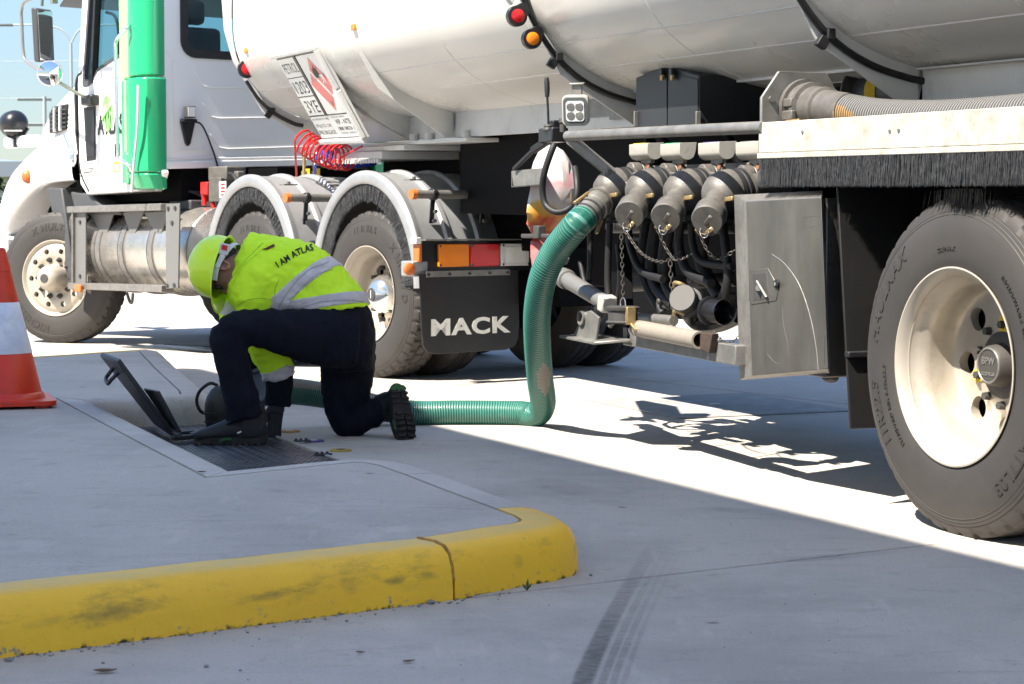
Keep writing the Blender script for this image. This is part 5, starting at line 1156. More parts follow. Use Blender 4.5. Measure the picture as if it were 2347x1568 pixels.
bm = BM(); q = [KP_(3.66, .10, 2.52), KP_(3.52, .10, 2.48), KP_(3.46, .10, 2.36), KP_(3.48, .10, 2.2), KP_(3.60, .10, 2.14)]; tube(bm, spline(q, 6), .012, 8); obj('inside_grab_bar', bm, 'rubber', tk)
bm = BM(); hexa(bm, [KP_(4.25, .0, 2.60), KP_(4.25, CW, 2.60), KP_(3.78, CW, 2.86), KP_(3.78, .0, 2.86), KP_(4.25, .0, 2.615), KP_(4.25, CW, 2.615), KP_(3.78, CW, 2.88), KP_(3.78, .0, 2.88)]); obj('sun_visor', bm, 'grey_plastic', tk, bev=.005)
# door furniture
def DK(u, v, t=-.004): return K.side(u, v, t)
pts = [DK(u, v, -.006) for u, v in ((191, 246), (218, 243), (219, 366), (198, 370))]
bm = BM(); c_ = sum(pts, V()) / 4; prism(bm, pts[::-1], K.n * .004); lw = obj('lower_window_seal', bm, 'rubber', door, bev=.004)
bm = BM(); prism(bm, [c_ + (p - c_) * .86 - K.n * .003 for p in pts][::-1], K.n * .003); obj('lower_window', bm, 'lamp_black', door)
bm = BM(); prism(bm, [DK(u, v, -.006) for u, v in ((261, 330), (274, 328), (275, 358), (263, 361))][::-1], K.n * .01); obj('door_handle', bm, 'rubber', door, bev=.004)
bm = BM(); prism(bm, [DK(u, v) for u, v in ((190, 388), (213, 384), (213, 394), (191, 398))][::-1], K.n * .003); obj('name_badge', bm, 'lamp_black', door, bev=.001)
def ktext(txt, uv, size, m, t=-.004, par=None, off=0, sp=1, sx=1.0, dirv=None, up=None, nrm=None):
    bm = textbm(txt, size, .0006, off, sp); o_ = DK(*uv, t)
    for v in bm.verts: v.co.x *= sx
    x = -K.d if dirv is None else dirv; y = V((0, 0, 1)) if up is None else up; n = -K.n if nrm is None else nrm
    place_text(bm, o_, x, y, n); obj('lettering', bm, m, par or door, smooth=0, fix=False)
ktext('ATLAS', (253, 306), .20, 'text_black', -.006, off=.006, sx=.72); ktext('GRANITE', (201, 395), .035, 'text_white', -.008, sx=1.2); ktext('FUELS', (272, 322), .065, 'cab_lime', -.006, sx=1.0)
gc = DK(246, 259, -.006); bm = BM()
for rx in (1, .55, .12): tube(bm, [gc - K.d * (.078 * rx * math.cos(a)) + V((0, 0, .135 * math.sin(a))) for a in [6.2832 * i / 32 for i in range(33)]], .0045, 5)
bar(bm, gc + K.d * .075 - V((0, 0, .045)) - K.n * .004, gc - K.d * .075 + V((0, 0, .055)) - K.n * .004, .012, .016, K.n)
obj('globe_emblem', bm, 'cab_lime', door)
bm = BM(); prism(bm, [DK(u, v) for u, v in ((260, 371), (274, 369), (274, 393), (261, 396))][::-1], K.n * .002); st_ = obj('yellow_sticker', bm, 'sticker_yellow', door, smooth=0)
bm = BM(); prism(bm, [DK(u, v, -.006) for u, v in ((263, 377), (272, 376), (272, 391), (264, 392))][::-1], K.n * .001); obj('sticker_print', bm, 'placard_white', door, smooth=0)
# green corner fairing: lime front strip, deep green body, waisted at mid height
def fair(poly, z0, z1, m, name, bot=None):
    bm = BM(); A = [bm.verts.new(KP_(s, t, z0)) for s, t in (bot or poly)]; B = [bm.verts.new(KP_(s, t, z1)) for s, t in poly]; bridge(bm, A, B); fa = cap(bm, A, True); fb = cap(bm, B)
    return obj(name, bm, m, tk, bev=.012, smooth=35)
up_ = [(2.655, .06), (2.645, -.02), (2.67, -.07), (2.72, -.10), (2.80, -.115), (2.90, -.105), (2.97, -.07), (2.97, .02)]
lo_ = [(2.645, .06), (2.635, -.03), (2.655, -.09), (2.71, -.125), (2.80, -.135), (2.91, -.125), (2.985, -.08), (2.985, .02)]
fg = fair(up_, 1.985, 3.1, 'cab_green', 'fairing_upper', [(s, t - .004) for s, t in up_]); fair(lo_, 1.30, 1.975, 'cab_green', 'fairing_lower'); fair(lo_, 1.18, 1.295, 'cab_green', 'fairing_foot', [(s, t + (.05 if t < 0 else 0)) for s, t in lo_])
fair([(2.975, .02), (2.975, -.065), (3.03, -.05), (3.20, -.03), (3.20, .0)], 1.985, 3.1, 'cab_lime', 'fairing_strip'); fair([(2.99, .02), (2.99, -.075), (3.05, -.055), (3.17, -.035), (3.17, .0)], 1.22, 1.98, 'cab_green', 'fairing_strip'); fair([(3.02, .0), (3.02, -.066), (3.09, -.055), (3.09, .0)], 1.45, 1.975, 'cab_lime', 'fairing_strip')
fg['label'] = 'deep green upper fairing'
fair([(t_[0], CW - t_[1]) for t_ in up_], 1.2, 3.1, 'cab_green', 'fairing_far')
bm = BM(); q = [K.side(u, v, t) for u, v, t in ((294, 58, -.12), (291, 64, -.15), (275, 80, -.17), (266, 96, -.18), (265, 130, -.18), (270, 340, -.18), (275, 362, -.17), (296, 380, -.15), (301, 392, -.12))]
bm = BM(); tube(bm, spline(q, 6), .013, 10); obj('grab_bar', bm, 'chrome', tk)
bm = BM(); tube(bm, spline([K.side(u, v, -.16) for u, v in ((317, 195), (314, 300), (305, 395), (302, 440))], 6), .010, 8); obj('grab_bar', bm, 'frame_white', tk)
# skirts under the door
bm = BM(); prism(bm, [KP_(s, .0, z) for s, z in ((2.99, 1.295), (3.93, 1.295), (3.92, 1.22), (3.82, 1.15), (2.99, 1.17))], K.n * .25); obj('door_skirt', bm, 'cab_white', tk, bev=.015)
bm = BM(); prism(bm, [KP_(s, .01, z) for s, z in ((2.66, 1.34), (2.62, 1.30), (2.70, 1.18), (2.75, 1.17), (2.75, 1.34))], K.n * .05); obj('fairing_edge', bm, 'cab_white', tk, bev=.006)
bm = BM(); fbox(bm, K, 2.7, 3.95, .2, CW - .2, 1.1, 1.33); obj('cab_underside', bm, 'black_frame', tk, smooth=0)

# bonnet and front guard, one moulded shell
SH = [(172, 172, .03), (152, 193, .08), (122, 225, .15), (101, 256, .20), (89, 290, .25), (82, 322, .29), (79, 345, .32)]
DD = [(4.02, 1.46), (4.40, 1.50), (4.72, 1.50), (4.95, 1.455), (5.20, 1.36), (5.36, 1.19), (5.44, 1.00)]
EE = [(168, 417), (110, 420), (80, 433), (57, 453), (33, 484), (20, 505), (11, 545)]
rows = []
for (u, v, t), (s1, z1), (eu, ev) in zip(SH, DD, EE):
    a = K.loc(K.side(u, v, t)); e = K.loc(K.side(eu, ev, -.02)); s0, z0 = a[0], a[2]
    sm = (s0 + s1) / 2
    rows.append([(s0 + .05, .95, z0 + .10), (s0 + .02, .55, z0 + .075), (s0, t + .06, z0 + .01), (s0 * .8 + s1 * .2, t, z0 - .10), (sm, t - .005, z1 + (z0 - z1) * .35), (s0 * .3 + s1 * .7, max(.04, t - .14), z1 + .045), (s1, .02, z1), (s1, -.025, z1 - .05), (s1 * .55 + e[0] * .45, -.03, z1 * .5 + e[2] * .5), (e[0], -.025, e[2]), (e[0], .03, e[2] + .01), (e[0], .30, e[2] + .05)])
last = rows[-1]; rows.append([(s + .05, t, z - .35 if i < 5 else z) for i, (s, t, z) in enumerate(last)])
bm = BM(); gv = [[bm.verts.new(KP_(*p)) for p in r_] for r_ in rows]; gm = [[v[0]] + [bm.verts.new(KP_(s, 1.9 - t, z)) for s, t, z in r_[1:]] for v, r_ in zip(gv, rows)]
for g_ in (gv, gm):
    for A, B in zip(g_, g_[1:]):
        for k in range(len(A) - 1): bm.faces.new((A[k], A[k + 1], B[k + 1], B[k]))
hood = obj('bonnet', bm, 'cab_white', tk, smooth=60); sb_ = hood.modifiers.new('s', 'SUBSURF'); sb_.levels = 2; sb_.render_levels = 2
bm = BM(); q = [K.side(u, v, -.03) for u, v in ((180, 165), (168, 178), (164, 215), (166, 300), (170, 345), (178, 400), (196, 440))]; tube(bm, spline([p + K.n * .04 for p in q], 5), .016, 8); obj('cowl_gasket', bm, 'rubber', tk)
bm = BM(); prism(bm, [K.side(u, v, .04) for u, v in ((112, 262), (120, 245), (151, 238), (150, 297), (113, 306))][::-1], K.n * .05); gr = obj('bonnet_vent', bm, 'rubber', tk, bev=.008)
for f in (.33, .66):
    bm = BM(); a = K.side(112 + 39 * f, 250 - 8 * f, .02); b = K.side(112 + 39 * f, 305 - 8 * f, .02); bar(bm, a, b, .02, .02, K.n); obj('slat', bm, 'frame_white', gr, bev=.003)
for k in range(1, 6):
    bm = BM(); a = K.side(114, 250 + 9 * k, .025); b = K.side(150, 240 + 10 * k, .025); bar(bm, a, b, .008, .008, K.n); obj('slat', bm, 'grey_plastic', gr)
mk_ = K.side(63, 405, -.035); bm = BM(); sphere(bm, mk_, .05, .04, .055); obj('side_marker', bm, 'marker_orange', tk)
bm = BM(); a = K.side(152, 320, -.03); b = K.side(168, 365, -.035); tube(bm, [K.side(147, 308, -.0), a, b], .012, 8); sphere(bm, b, .03, .03, .06); obj('bonnet_latch', bm, 'chrome', tk)
# spot light on the bull bar
bm = BM(); box(bm, K.side(52, 325, .35), K.d * .30, K.n * .05, V((0, 0, .05))); obj('bull_bar', bm, 'cab_white', tk, bev=.03)
sc_ = K.side(35, 283, .30); ax = (K.d * .55 + K.n * -.35 + V((0, 0, -.05))).normalized(); ax = V((-.55, .35, .0)).normalized() * 1
bm = BM(); lathe(bm, sc_, -K.d * .5 + V((.5, -.8, .1)), [(-.09, .10), (-.085, .112), (-.02, .112), (-.015, .105), (-.01, .112), (.02, .108), (.06, .085), (.085, .05), (.09, 0)], 32); sp_ = obj('spot_light', bm, 'lamp_black', tk, smooth=35)
bm = BM(); tube(bm, [sc_ + V((-.10, 0, -.02)), sc_ + V((-.06, 0, -.11)), sc_ + V((.04, 0, -.14)), sc_ + V((.11, 0, -.04))], .012, 8); tube(bm, [sc_ + V((0, 0, -.13)), sc_ + V((.0, 0, -.2))], .02, 8); obj('lamp_yoke', bm, 'lamp_black', sp_)
bm = BM(); bar(bm, sc_ + V((-.07, -.10, -.065)), sc_ + V((.08, -.10, -.065)), .012, .01); obj('trim_strip', bm, 'frame_white', sp_)
bm = BM(); fbox(bm, K, 5.25, 5.55, -.04, 1.9, .55, .83); obj('bumper', bm, 'cab_white', tk, bev=.03)
# mirrors
def MP(u, v, t=-.38): return K.side(u, v, t)
bm = BM(); tube(bm, spline([MP(150, -8), MP(95, -6), MP(60, 2), MP(49, 25), MP(50, 60), MP(54, 125), MP(62, 142), MP(88, 160), MP(112, 176), MP(140, 192, -.3), MP(178, 214, -.15), MP(205, 226, -.04)], 6), .013, 10); mr = obj('mirror_arm', bm, mat('tube_steel', (.30, .29, .28), .32, metal=.6, dirt=.2, dscale=20), tk)
mc = MP(103, 80); nn2 = ((V((0, 0, H)) - mc).normalized() + (KP_(3.2, .4, 2.25) - mc).normalized()).normalized()
ma = []
for u, v in ((83, 18), (119, 23), (124, 142), (90, 143)):
    r_ = ray(u, v); ma.append(V((0, 0, H)) + r_ * ((mc - V((0, 0, H))).dot(nn2) / r_.dot(nn2)))
bm = BM()
prism(bm, ma, -nn2 * .06); mh = obj('mirror_head', bm, 'grey_plastic', mr, bev=.012)
bm = BM(); c_ = sum(ma, V()) / 4; prism(bm, [c_ + (p - c_) * .93 + nn2 * .001 + V((.004, 0, 0)) for p in ma], nn2 * .002); obj('mirror_glass', bm, 'mirror', mr, smooth=0)
rc = MP(114, 168, -.40); ra = V((.35, -.93, -.02)).normalized()
bm = BM(); lathe(bm, rc, ra, [(-.05, 0), (-.045, .05), (-.02, .088), (0, .095), (.004, .092), (.004, .086)], 32); obj('round_mirror', bm, 'chrome', mr, smooth=40)
bm = BM(); lathe(bm, rc, ra, [(.002, .088), (.010, .06), (.014, .03), (.015, 0)], 32); obj('mirror_glass', bm, 'mirror', mr)
bm = BM(); c = MP(207, 230, -.03); box(bm, c, K.d * .09, K.n * .04, V((0, 0, .04))); obj('arm_pivot', bm, 'lamp_black', mr, bev=.015)
bm = BM(); box(bm, MP(124, -4), K.d * .02, K.n * .02, V((0, 0, .04))); tube(bm, [MP(96, 14), MP(97, -5)], .012, 8); obj('mirror_clamp', bm, 'galv', mr)

# front (steer) wheel, turned toward the kerb
fc_ = PD(126, 646, 15.62); fc_.z = .511; fa = V((math.cos(R(-111)), math.sin(R(-111)), 0))
fw = wheel(tk, fc_, fa, 'front', texts=(('X MULTI', 97, .375, .075, 1.1, .1), ('MICHELIN', 235, .375, .075, 1.1, .1)))
fx_ = V((0, 0, 1)).cross(fa).normalized(); fy_ = V((0, 0, 1))
bm = BM(); lathe(bm, fc_, fa, [(-.004, .115), (.004, .112), (.02, .108), (.06, .104), (.10, .094), (.13, .075), (.145, .045), (.148, .0)], 40); hb_ = obj('hub_cap', bm, 'wheel_alu', fw, smooth=50)
bm = BM(); lathe(bm, fc_ + V((0, 0, 0)), fa, [(.1475, .036), (.150, .034), (.150, 0)], 24); obj('hub_badge', bm, 'grey_cast', fw)
for k in range(10):
    a = 6.2832 * k / 10; q = fc_ + fx_ * .147 * math.cos(a) + fy_ * .147 * math.sin(a); bm = BM(); cyl(bm, q - fa * .006, q + fa * .012, .022, .02, 12); cyl(bm, q + fa * .012, q + fa * .045, .017, .006, 6); obj('wheel_nut', bm, 'grey_cast', fw)
cf = KP_(4.43, 1.9, .511); wheel(tk, cf, -fa, 'front', detail=False)
# grey splash guard behind the front wheel
bm = BM(); prism(bm, [K.side(u, v, .0) for u, v in ((106, 430), (140, 431), (150, 500), (167, 640), (167, 662), (158, 660))][::-1], K.n * .42); sg_ = obj('splash_guard', bm, 'grey_plastic', tk, bev=.012)
bm = BM(); prism(bm, [KP_(s, .04, z) for s, z in ((4.2, 1.18), (3.85, 1.16), (3.70, 1.08), (3.35, 1.03), (3.35, 1.0), (3.75, 1.0), (4.1, 1.0))], K.n * .35); obj('guard_shelf', bm, 'grey_plastic', tk, bev=.03)
bm = BM(); fbox(bm, K, 4.08, 5.2, .32, 1.7, .9, 1.45); fbox(bm, K, 4.0, 4.1, .05, 1.8, 1.0, 1.9); obj('engine_bay', bm, 'black_frame', tk, smooth=0)

# chassis, fifth wheel and dark gear between the axles
bm = BM(); fbox(bm, K, -1.1, 5.2, .60, .68, .78, 1.04); fbox(bm, K, -1.1, 5.2, 1.24, 1.32, .78, 1.04)
for s in (-.95, .65, 2.3): fbox(bm, K, s, s + .1, .68, 1.24, .8, 1.0)
obj('chassis_rail', bm, 'black_frame', tk, bev=.006)
bm = BM(); lathe(bm, KP_(.62, .96, 1.18), (0, 0, 1), [(-.14, .2), (-.05, .45), (0, .47), (.03, .45), (.04, 0)], 32); obj('fifth_wheel', bm, 'black_frame', tk)
bm = BM(); fbox(bm, K, 2.05, 3.9, .55, 1.75, .55, 1.15); fbox(bm, K, -1.0, 2.0, .70, 1.22, .45, .80); fbox(bm, K, 1.95, 2.35, .55, 1.35, 1.05, 1.33); obj('gear_cases', bm, 'black_frame', tk, smooth=0)
# fuel tank with straps inside its step frame
o_ = KP_(2.30, .345, .735); TL_ = 1.74
bm = BM(); lathe(bm, o_, K.d, [(-.055, 0), (-.05, .10), (-.035, .20), (-.012, .275), (.0, .305), (.004, .322), (.012, .328), (.02, .325), (.024, .322), (.30, .322), (TL_ - .02, .322), (TL_, .31), (TL_ + .04, .2), (TL_ + .05, 0)], 64); ft_ = obj('fuel_tank', bm, 'tank_alu', tk, smooth=35)
for s in (.52, .98, 1.36):
    bm = BM(); lathe(bm, o_, K.d, [(s, .323), (s + .002, .331), (s + .07, .331), (s + .072, .323)], 64); obj('tank_strap', bm, 'stainless_edge', ft_)
    bm = BM(); lathe(bm, o_, K.d, [(s + .074, .3225), (s + .076, .328), (s + .086, .328), (s + .088, .3225)], 64); obj('strap_rubber', bm, 'rubber', ft_)
bm = BM(); q = K.side(258, 512, .12); cyl(bm, q, q - K.n * .06 + K.d * .0, .06, n=24); obj('filler_cap', bm, 'grey_cast', ft_, bev=.008)
bm = BM(); q = o_ + K.d * .9 + V((0, 0, -.33)) - K.n * .08; tube(bm, spline([q + K.d * .5, q + K.d * .46 - V((0, 0, .06)), q + K.d * .42 - V((0, 0, .07)), q + K.d * .40], 5), .012, 8); obj('drain_cock', bm, 'cast_alu', ft_)
sf = [(168, 482, 388, 470), (168, 657, 388, 654)]
bm = BM(); bar(bm, KP_(4.07, .0, 1.04), KP_(2.55, .0, 1.055), .10, .05); st1 = obj('step_tread', bm, 'stainless_edge', tk, bev=.004)
bm = BM(); bar(bm, KP_(4.07, .0, .455), KP_(2.55, .0, .475), .10, .05); obj('step_tread', bm, 'stainless_edge', tk, bev=.004)
for (u0, u1, n_) in ((380, 411, 1), (170, 196, 0)):
    t_ = -.055 if n_ else -.02
    bm = BM(); prism(bm, [K.side(u0, 468 if n_ else 487, t_), K.side(u1, 466 if n_ else 484, t_), K.side(u1 - (3 if n_ else 0), 660, t_), K.side(u0, 662, t_)][::-1], K.n * .012); sp2 = obj('step_side_plate', bm, 'grey_paint', tk, bev=.003)
    for (u, v) in (((386, 478), (402, 477), (395, 511), (384, 655), (400, 654)) if n_ else ((184, 509), (184, 633))):
        bm = BM(); q = K.side(u, v, t_); cyl(bm, q + K.n * .002, q - K.n * .008, .016, n=10); obj('bolt', bm, 'dark_steel', sp2)
bm = BM(); bar(bm, K.side(169, 488, -.03), K.side(169, 660, -.03), .02, .03, K.n); obj('step_upright', bm, 'stainless_edge', tk, bev=.003)
for (u0, u1, um) in ((203, 262, 236), (330, 388, 360), (282, 330, 300)):
    bm = BM(); prism(bm, [K.side(u0, 487, .05), K.side(u1, 483, .05), K.side(um + 6, 543, .05), K.side(um, 543, .05)][::-1], K.n * .01); obj('step_support', bm, 'grey_paint', tk, bev=.003)
bm = BM(); q = K.side(270, 660, -.05); box(bm, K.side(180, 661, -.07), K.d * .05, K.n * .012, V((0, 0, .028))); obj('side_marker', bm, 'marker_orange', tk, bev=.006)
# batteries, isolator and air gear behind the cab
bm = BM(); fbox(bm, K, 2.25, 2.60, .30, .8, 1.06, 1.10); fbox(bm, K, 1.95, 2.2, .35, .8, 1.02, 1.25); obj('equipment_tray', bm, 'dark_steel', tk, bev=.006)
bm = BM(); box(bm, K.side(506, 435, .28), K.d * .085, K.n * .05, V((0, 0, .085))); iso = obj('isolator_box', bm, 'cast_alu', tk, bev=.006)
bm = BM(); prism(bm, [K.side(u, v, .225) for u, v in ((502, 417), (518, 415), (518, 452), (503, 454))][::-1], K.n * .003); sl = obj('warning_label', bm, 'placard_white', iso)
bm = BM()
for k in range(4): prism(bm, [K.side(506, 421 + 8 * k, .222), K.side(515, 420 + 8 * k, .222), K.side(515, 424 + 8 * k, .222), K.side(506, 425 + 8 * k, .222)][::-1], K.n * .001)
obj('label_print', bm, 'red_part', iso, kind='stuff')
bm = BM(); box(bm, K.side(478, 432, .30), K.d * .05, K.n * .04, V((0, 0, .045))); box(bm, K.side(470, 455, .30), K.d * .02, K.n * .02, V((0, 0, .05))); tube(bm, [K.side(486, 450, .26), K.side(490, 480, .26)], .018, 8); obj('isolator_handle', bm, 'red_part', iso, bev=.02)
bm = BM(); box(bm, K.side(520, 398, .34), K.d * .13, K.n * .08, V((0, 0, .05))); box(bm, K.side(548, 402, .26), K.d * .03, K.n * .03, V((0, 0, .03))); obj('junction_box', bm, 'cast_alu', tk, bev=.01)
bm = BM()
tube(bm, spline([K.side(525, 397, .24), K.side(535, 402, .22), K.side(548, 425, .22)], 6), .012, 8); obj('junction_cable', bm, 'rubber', tk)
for k in range(4):
    bm = BM(); a = K.side(428 + 7 * k, 468, .25 + .03 * k); tube(bm, spline([a, a + V((0, 0, .07)), a + V((.03, 0, .09)), a + V((.10 + .03 * k, 0, .06)), a + V((.24, 0, .0))], 6), .011, 8); obj('battery_lead', bm, 'rubber', tk)
bm = BM(); box(bm, K.side(440, 470, .32), K.d * .16, K.n * .1, V((0, 0, .035))); obj('battery_box', bm, 'grey_plastic', tk, bev=.01)
for (u, v0, v1) in ((697, 350, 412), (720, 348, 412)):
    bm = BM(); a, b = K.cross(u, v0, 1.7), K.cross(u, v1, 1.7); tube(bm, [a, b], .012, 8); cyl(bm, b, b + V((0, 0, .06)), .02, n=8); tp_ = obj('air_fitting', bm, 'brass', tk)
    bm = BM(); q = a.lerp(b, .75); box(bm, q + V((.02, 0, 0)), (.02, 0, 0), (0, .006, 0), (0, 0, .03)); obj('tap_lever', bm, 'yellow_paint', tp_)

# drive wheels, guards with ribs and bristles, guard pipes
AS, AZ = .66, .72
def guard(s0, tin=.70):
    c0 = KP_(s0, 0, .54); up = V((0, 0, 1)); RA, RB = .60, .72; th = [R(-8 + 196 * i / 48) for i in range(49)]
    def pt(a, t, dr=0): return c0 + K.d * ((RA + dr) * math.cos(a)) + up * ((RB + dr) * math.sin(a)) + K.n * t
    th = [R(2 + 176 * i / 48) for i in range(49)]
    pf = [(-.02, -.075), (-.03, -.06), (-.03, -.02), (-.022, -.004), (-.005, .006), (.015, .004), (.03, -.004), (.05, -.006), (.20, -.006), (.212, .012), (.23, .014), (.245, .012), (.257, -.006), (.43, -.006), (.442, .012), (.46, .014), (.475, .012), (.487, -.006), (tin, -.006), (tin, -.02), (.03, -.022), (.0, -.03), (-.008, -.075)]
    bm = BM(); rr = []
    for a in th: rr.append([bm.verts.new(pt(a, t, d)) for t, d in pf])
    for A, B in zip(rr, rr[1:]): bridge(bm, A, B)
    cap(bm, rr[0], True); cap(bm, rr[-1]); g_ = obj('wheel_guard', bm, 'poly_silver', tk, smooth=35)
    rnd = random.Random(int(s0 * 10)); bm = BM()
    for k in range(2600):
        a = R(rnd.uniform(4, 176)); t = rnd.uniform(-.012, .004); L = .105 + rnd.gauss(0, .006) + .012 * noise.noise(V((a * 7, s0, 0))); w_ = .0022; a2 = a + rnd.gauss(0, .02)
        p, q = pt(a, t, -.07), pt(a2, t + rnd.gauss(0, .006), -.07 - L); d = K.d * -math.sin(a) + up * math.cos(a)
        bm.faces.new([bm.verts.new(x) for x in (p - d * w_, p + d * w_, q + d * w_ * .6, q - d * w_ * .6)])
    obj('guard_bristles', bm, 'bristle', g_, fix=False, smooth=0, kind='stuff')
    bm = BM(); rr = []
    for a in th: rr.append([bm.verts.new(pt(a, .012, -.07)), bm.verts.new(pt(a, .012, -.16))])
    for A, B in zip(rr, rr[1:]): bm.faces.new((A[0], A[1], B[1], B[0]))
    o = obj('bristle_core', bm, 'rubber', g_, smooth=0); o.modifiers.new('t', 'SOLIDIFY').thickness = .004
    return g_
g2 = guard(0.0); g1 = guard(1.38); g2['label'] = 'rear silver wheel guard'
KX = lambda u, v, s: K.cross(u, v, s)
for i, (s, z, L) in enumerate(((-.60, 1.115, .95), (.80, 1.105, .9))):
    a = KP_(s, -.06, z); bm = BM(); cyl(bm, a, a + K.n * L, .026, n=18); gp = obj('guard_pipe', bm, 'galv', tk, smooth=35)
    bm = BM(); cyl(bm, a - K.n * .03, a + K.n * .002, .030, .031, 18); obj('pipe_end_cap', bm, 'marker_orange', gp)
    for t in (.13, .50):
        bm = BM(); q = a + K.n * t; cyl(bm, q - K.n * .016, q + K.n * .016, .036, n=18); bar(bm, q, q + K.d * .02 - V((0, 0, .17)), .03, .012, K.d); obj('pipe_clamp', bm, 'lamp_black', gp, bev=.003)
        bm = BM(); q2 = q - K.d * .01 - V((0, 0, .10)); cyl(bm, q2, q2 - K.d * .02, .012, n=8); q3 = q - K.d * .0 - V((0, 0, .155)); cyl(bm, q3, q3 - K.d * .02, .012, n=8); obj('clamp_bolt', bm, 'galv', gp)
    bm = BM(); q = a + K.n * .04 + V((0, 0, .085)) + K.d * .07; box(bm, q, K.n * .05, K.d * .03 , V((0, 0, .004))); cyl(bm, q, q + V((0, 0, .02)), .014, n=6); obj('guard_bolt_plate', bm, 'galv', gp)
def drive_wheel(s):
    c = KP_(s, .0, .511); w1 = wheel(tk, c, -K.n, 'deep', blocks=True, texts=(('X MULTI D', 22, .385, .07, 1.1, .1), ('11 R 22.5', 92, .385, .055, 1.15, .0)))
    bm = BM(); lathe(bm, c, -K.n, [(-.158, .125), (-.13, .122), (-.10, .115), (-.07, .098), (-.045, .07), (-.032, .035), (-.03, 0)], 40); obj('hub_cap', bm, 'chrome', w1, smooth=50)
    bm = BM(); lathe(bm, c, -K.n, [(-.0315, .040), (-.0285, .038), (-.0285, 0)], 24); obj('hub_badge', bm, 'grey_cast', w1); bm = BM(); bar(bm, c + K.n * .028 + V((0, 0, -.025)), c + K.n * .028 + V((0, 0, .025)), .006, .004, K.n); obj('badge_slot', bm, 'frame_white', w1)
    for k in range(10):
        a = 6.2832 * k / 10; q = c + K.d * .1675 * math.cos(a) + V((0, 0, .1675 * math.sin(a))); bm = BM(); cyl(bm, q + K.n * .162, q + K.n * .128, .017, .014, 6); obj('wheel_nut', bm, 'grey_cast', w1)
    wheel(tk, KP_(s, .345, .511), -K.n, 'deep', detail=False); wheel(tk, KP_(s, 1.92, .511), K.n, 'deep', detail=False); wheel(tk, KP_(s, 1.57, .511), K.n, 'deep', detail=False)
drive_wheel(0.0); drive_wheel(1.38)
bm = BM(); cyl(bm, KP_(0, .2, .511), KP_(0, 1.8, .511), .09, n=16); cyl(bm, KP_(1.38, .2, .511), KP_(1.38, 1.8, .511), .09, n=16); obj('drive_axle', bm, 'black_frame', tk, kind=None)
# tail lamp bar and mud flap
SL = -.74
def LB(t, z, d=0): return KP_(SL - d, t, z)
bm = BM(); prism(bm, [LB(-.115, .845), LB(.70, .84), LB(.70, .665), LB(-.115, .665)], K.d * .06); tl = obj('tail_lamp_bar', bm, 'lamp_black', tk, bev=.005)
bm = BM(); bar(bm, LB(-.10, .85, -.0), LB(.70, .848, -.0), .05, .008); obj('bar_lip', bm, 'galv', tl)
for t0, t1, m_, lab in ((-.005, .215, 'lens_amber', 'amber lens'), (.222, .44, 'lens_red', 'red lens'), (.447, .662, 'lens_clear', 'clear lens')):
    bm = BM(); prism(bm, [LB(t0, .825, .001), LB(t1, .825, .001), LB(t1, .692, .001), LB(t0, .692, .001)], -K.d * .022); ln_ = obj('tail_lamp', bm, m_, tl, bev=.006, label=lab)
for t in (-.0, .21, .23, .43, .46, .65):
    for z in (.815, .702):
        bm = BM(); q = LB(t + .004, z, .022); cyl(bm, q, q - K.d * .006, .007, n=8); obj('lens_screw', bm, 'dark_steel', tl)
bm = BM(); prism(bm, [LB(.48, .805, .024), LB(.63, .805, .024), LB(.63, .712, .024), LB(.48, .712, .024)], -K.d * .002); obj('reversing_lens', bm, 'placard_white', tl)
bm = BM(); q = KX(957, 580, SL); box(bm, q, K.d * .03, K.n * .012, V((0, 0, .052))); obj('side_marker', bm, 'marker_orange', tl, bev=.005)
bm = BM(); q = KX(953, 552, SL); box(bm, q, K.d * .03, K.n * .02, V((0, 0, .02))); obj('number_lamp', bm, 'lens_clear', tl, bev=.005)
bm = BM(); box(bm, KX(940, 616, SL + .05) + K.n * .03, K.d * .06, K.n * .055, V((0, 0, .045))); gb_ = obj('lamp_arm', bm, 'poly_silver', tl, bev=.008); bm = BM(); q = KX(938, 617, SL - .02); lathe(bm, q, -K.d, [(-.01, .036), (.012, .036), (.018, .028), (.020, 0)], 24); obj('round_marker', bm, 'marker_orange', tl)
SF = -.77
fl_pts = [KX(962, 628, SF), KX(1188, 620, SF), KX(1190, 740, SF), KX(1188, 775, SF), KX(1180, 793, SF), KX(1160, 802, SF), KX(1000, 812, SF), KX(980, 808, SF), KX(970, 792, SF), KX(967, 760, SF)]
bm = BM(); prism(bm, fl_pts, K.d * .012); mf = obj('mud_flap', bm, 'black_panel', tk, bev=.003)
bm = BM(); a, b = KX(977, 629, SF - .004), KX(1168, 624, SF - .004); bar(bm, a, b, .006, .034); obj('flap_strip', bm, 'galv', mf)
for u in (982, 1030, 1076, 1122, 1163):
    bm = BM(); q = KX(u, 629.5 - (u - 977) * .026, SF - .008); cyl(bm, q, q - K.d * .008, .009, n=8); obj('bolt', bm, 'lamp_black', mf)
bm = BM(); tube(bm, fl_pts[-1:] + [fl_pts[0]] , .006, 6); tube(bm, [fl_pts[0] + K.n * .0, fl_pts[1]], .004, 6); obj('flap_edge', bm, 'rubber', mf)
bm = textbm('MACK', .1, .001, .0035, 1.1); xs = [v.co.x for v in bm.verts]; w0 = max(xs) - min(xs)
a, b = KX(988, 769, SF), KX(1170, 760, SF); xx = (b - a); 
for v in bm.verts: v.co.x = (v.co.x - min(xs)) / w0 * xx.length if False else v.co.x
x0 = min(xs)
for v in bm.verts: v.co = a + xx * ((v.co.x - x0) / w0) + V((0, 0, 1)) * (v.co.y / .072 * .094) - K.d * (.001 + v.co.z)
obj('flap_lettering', bm, 'text_white', mf, smooth=0)

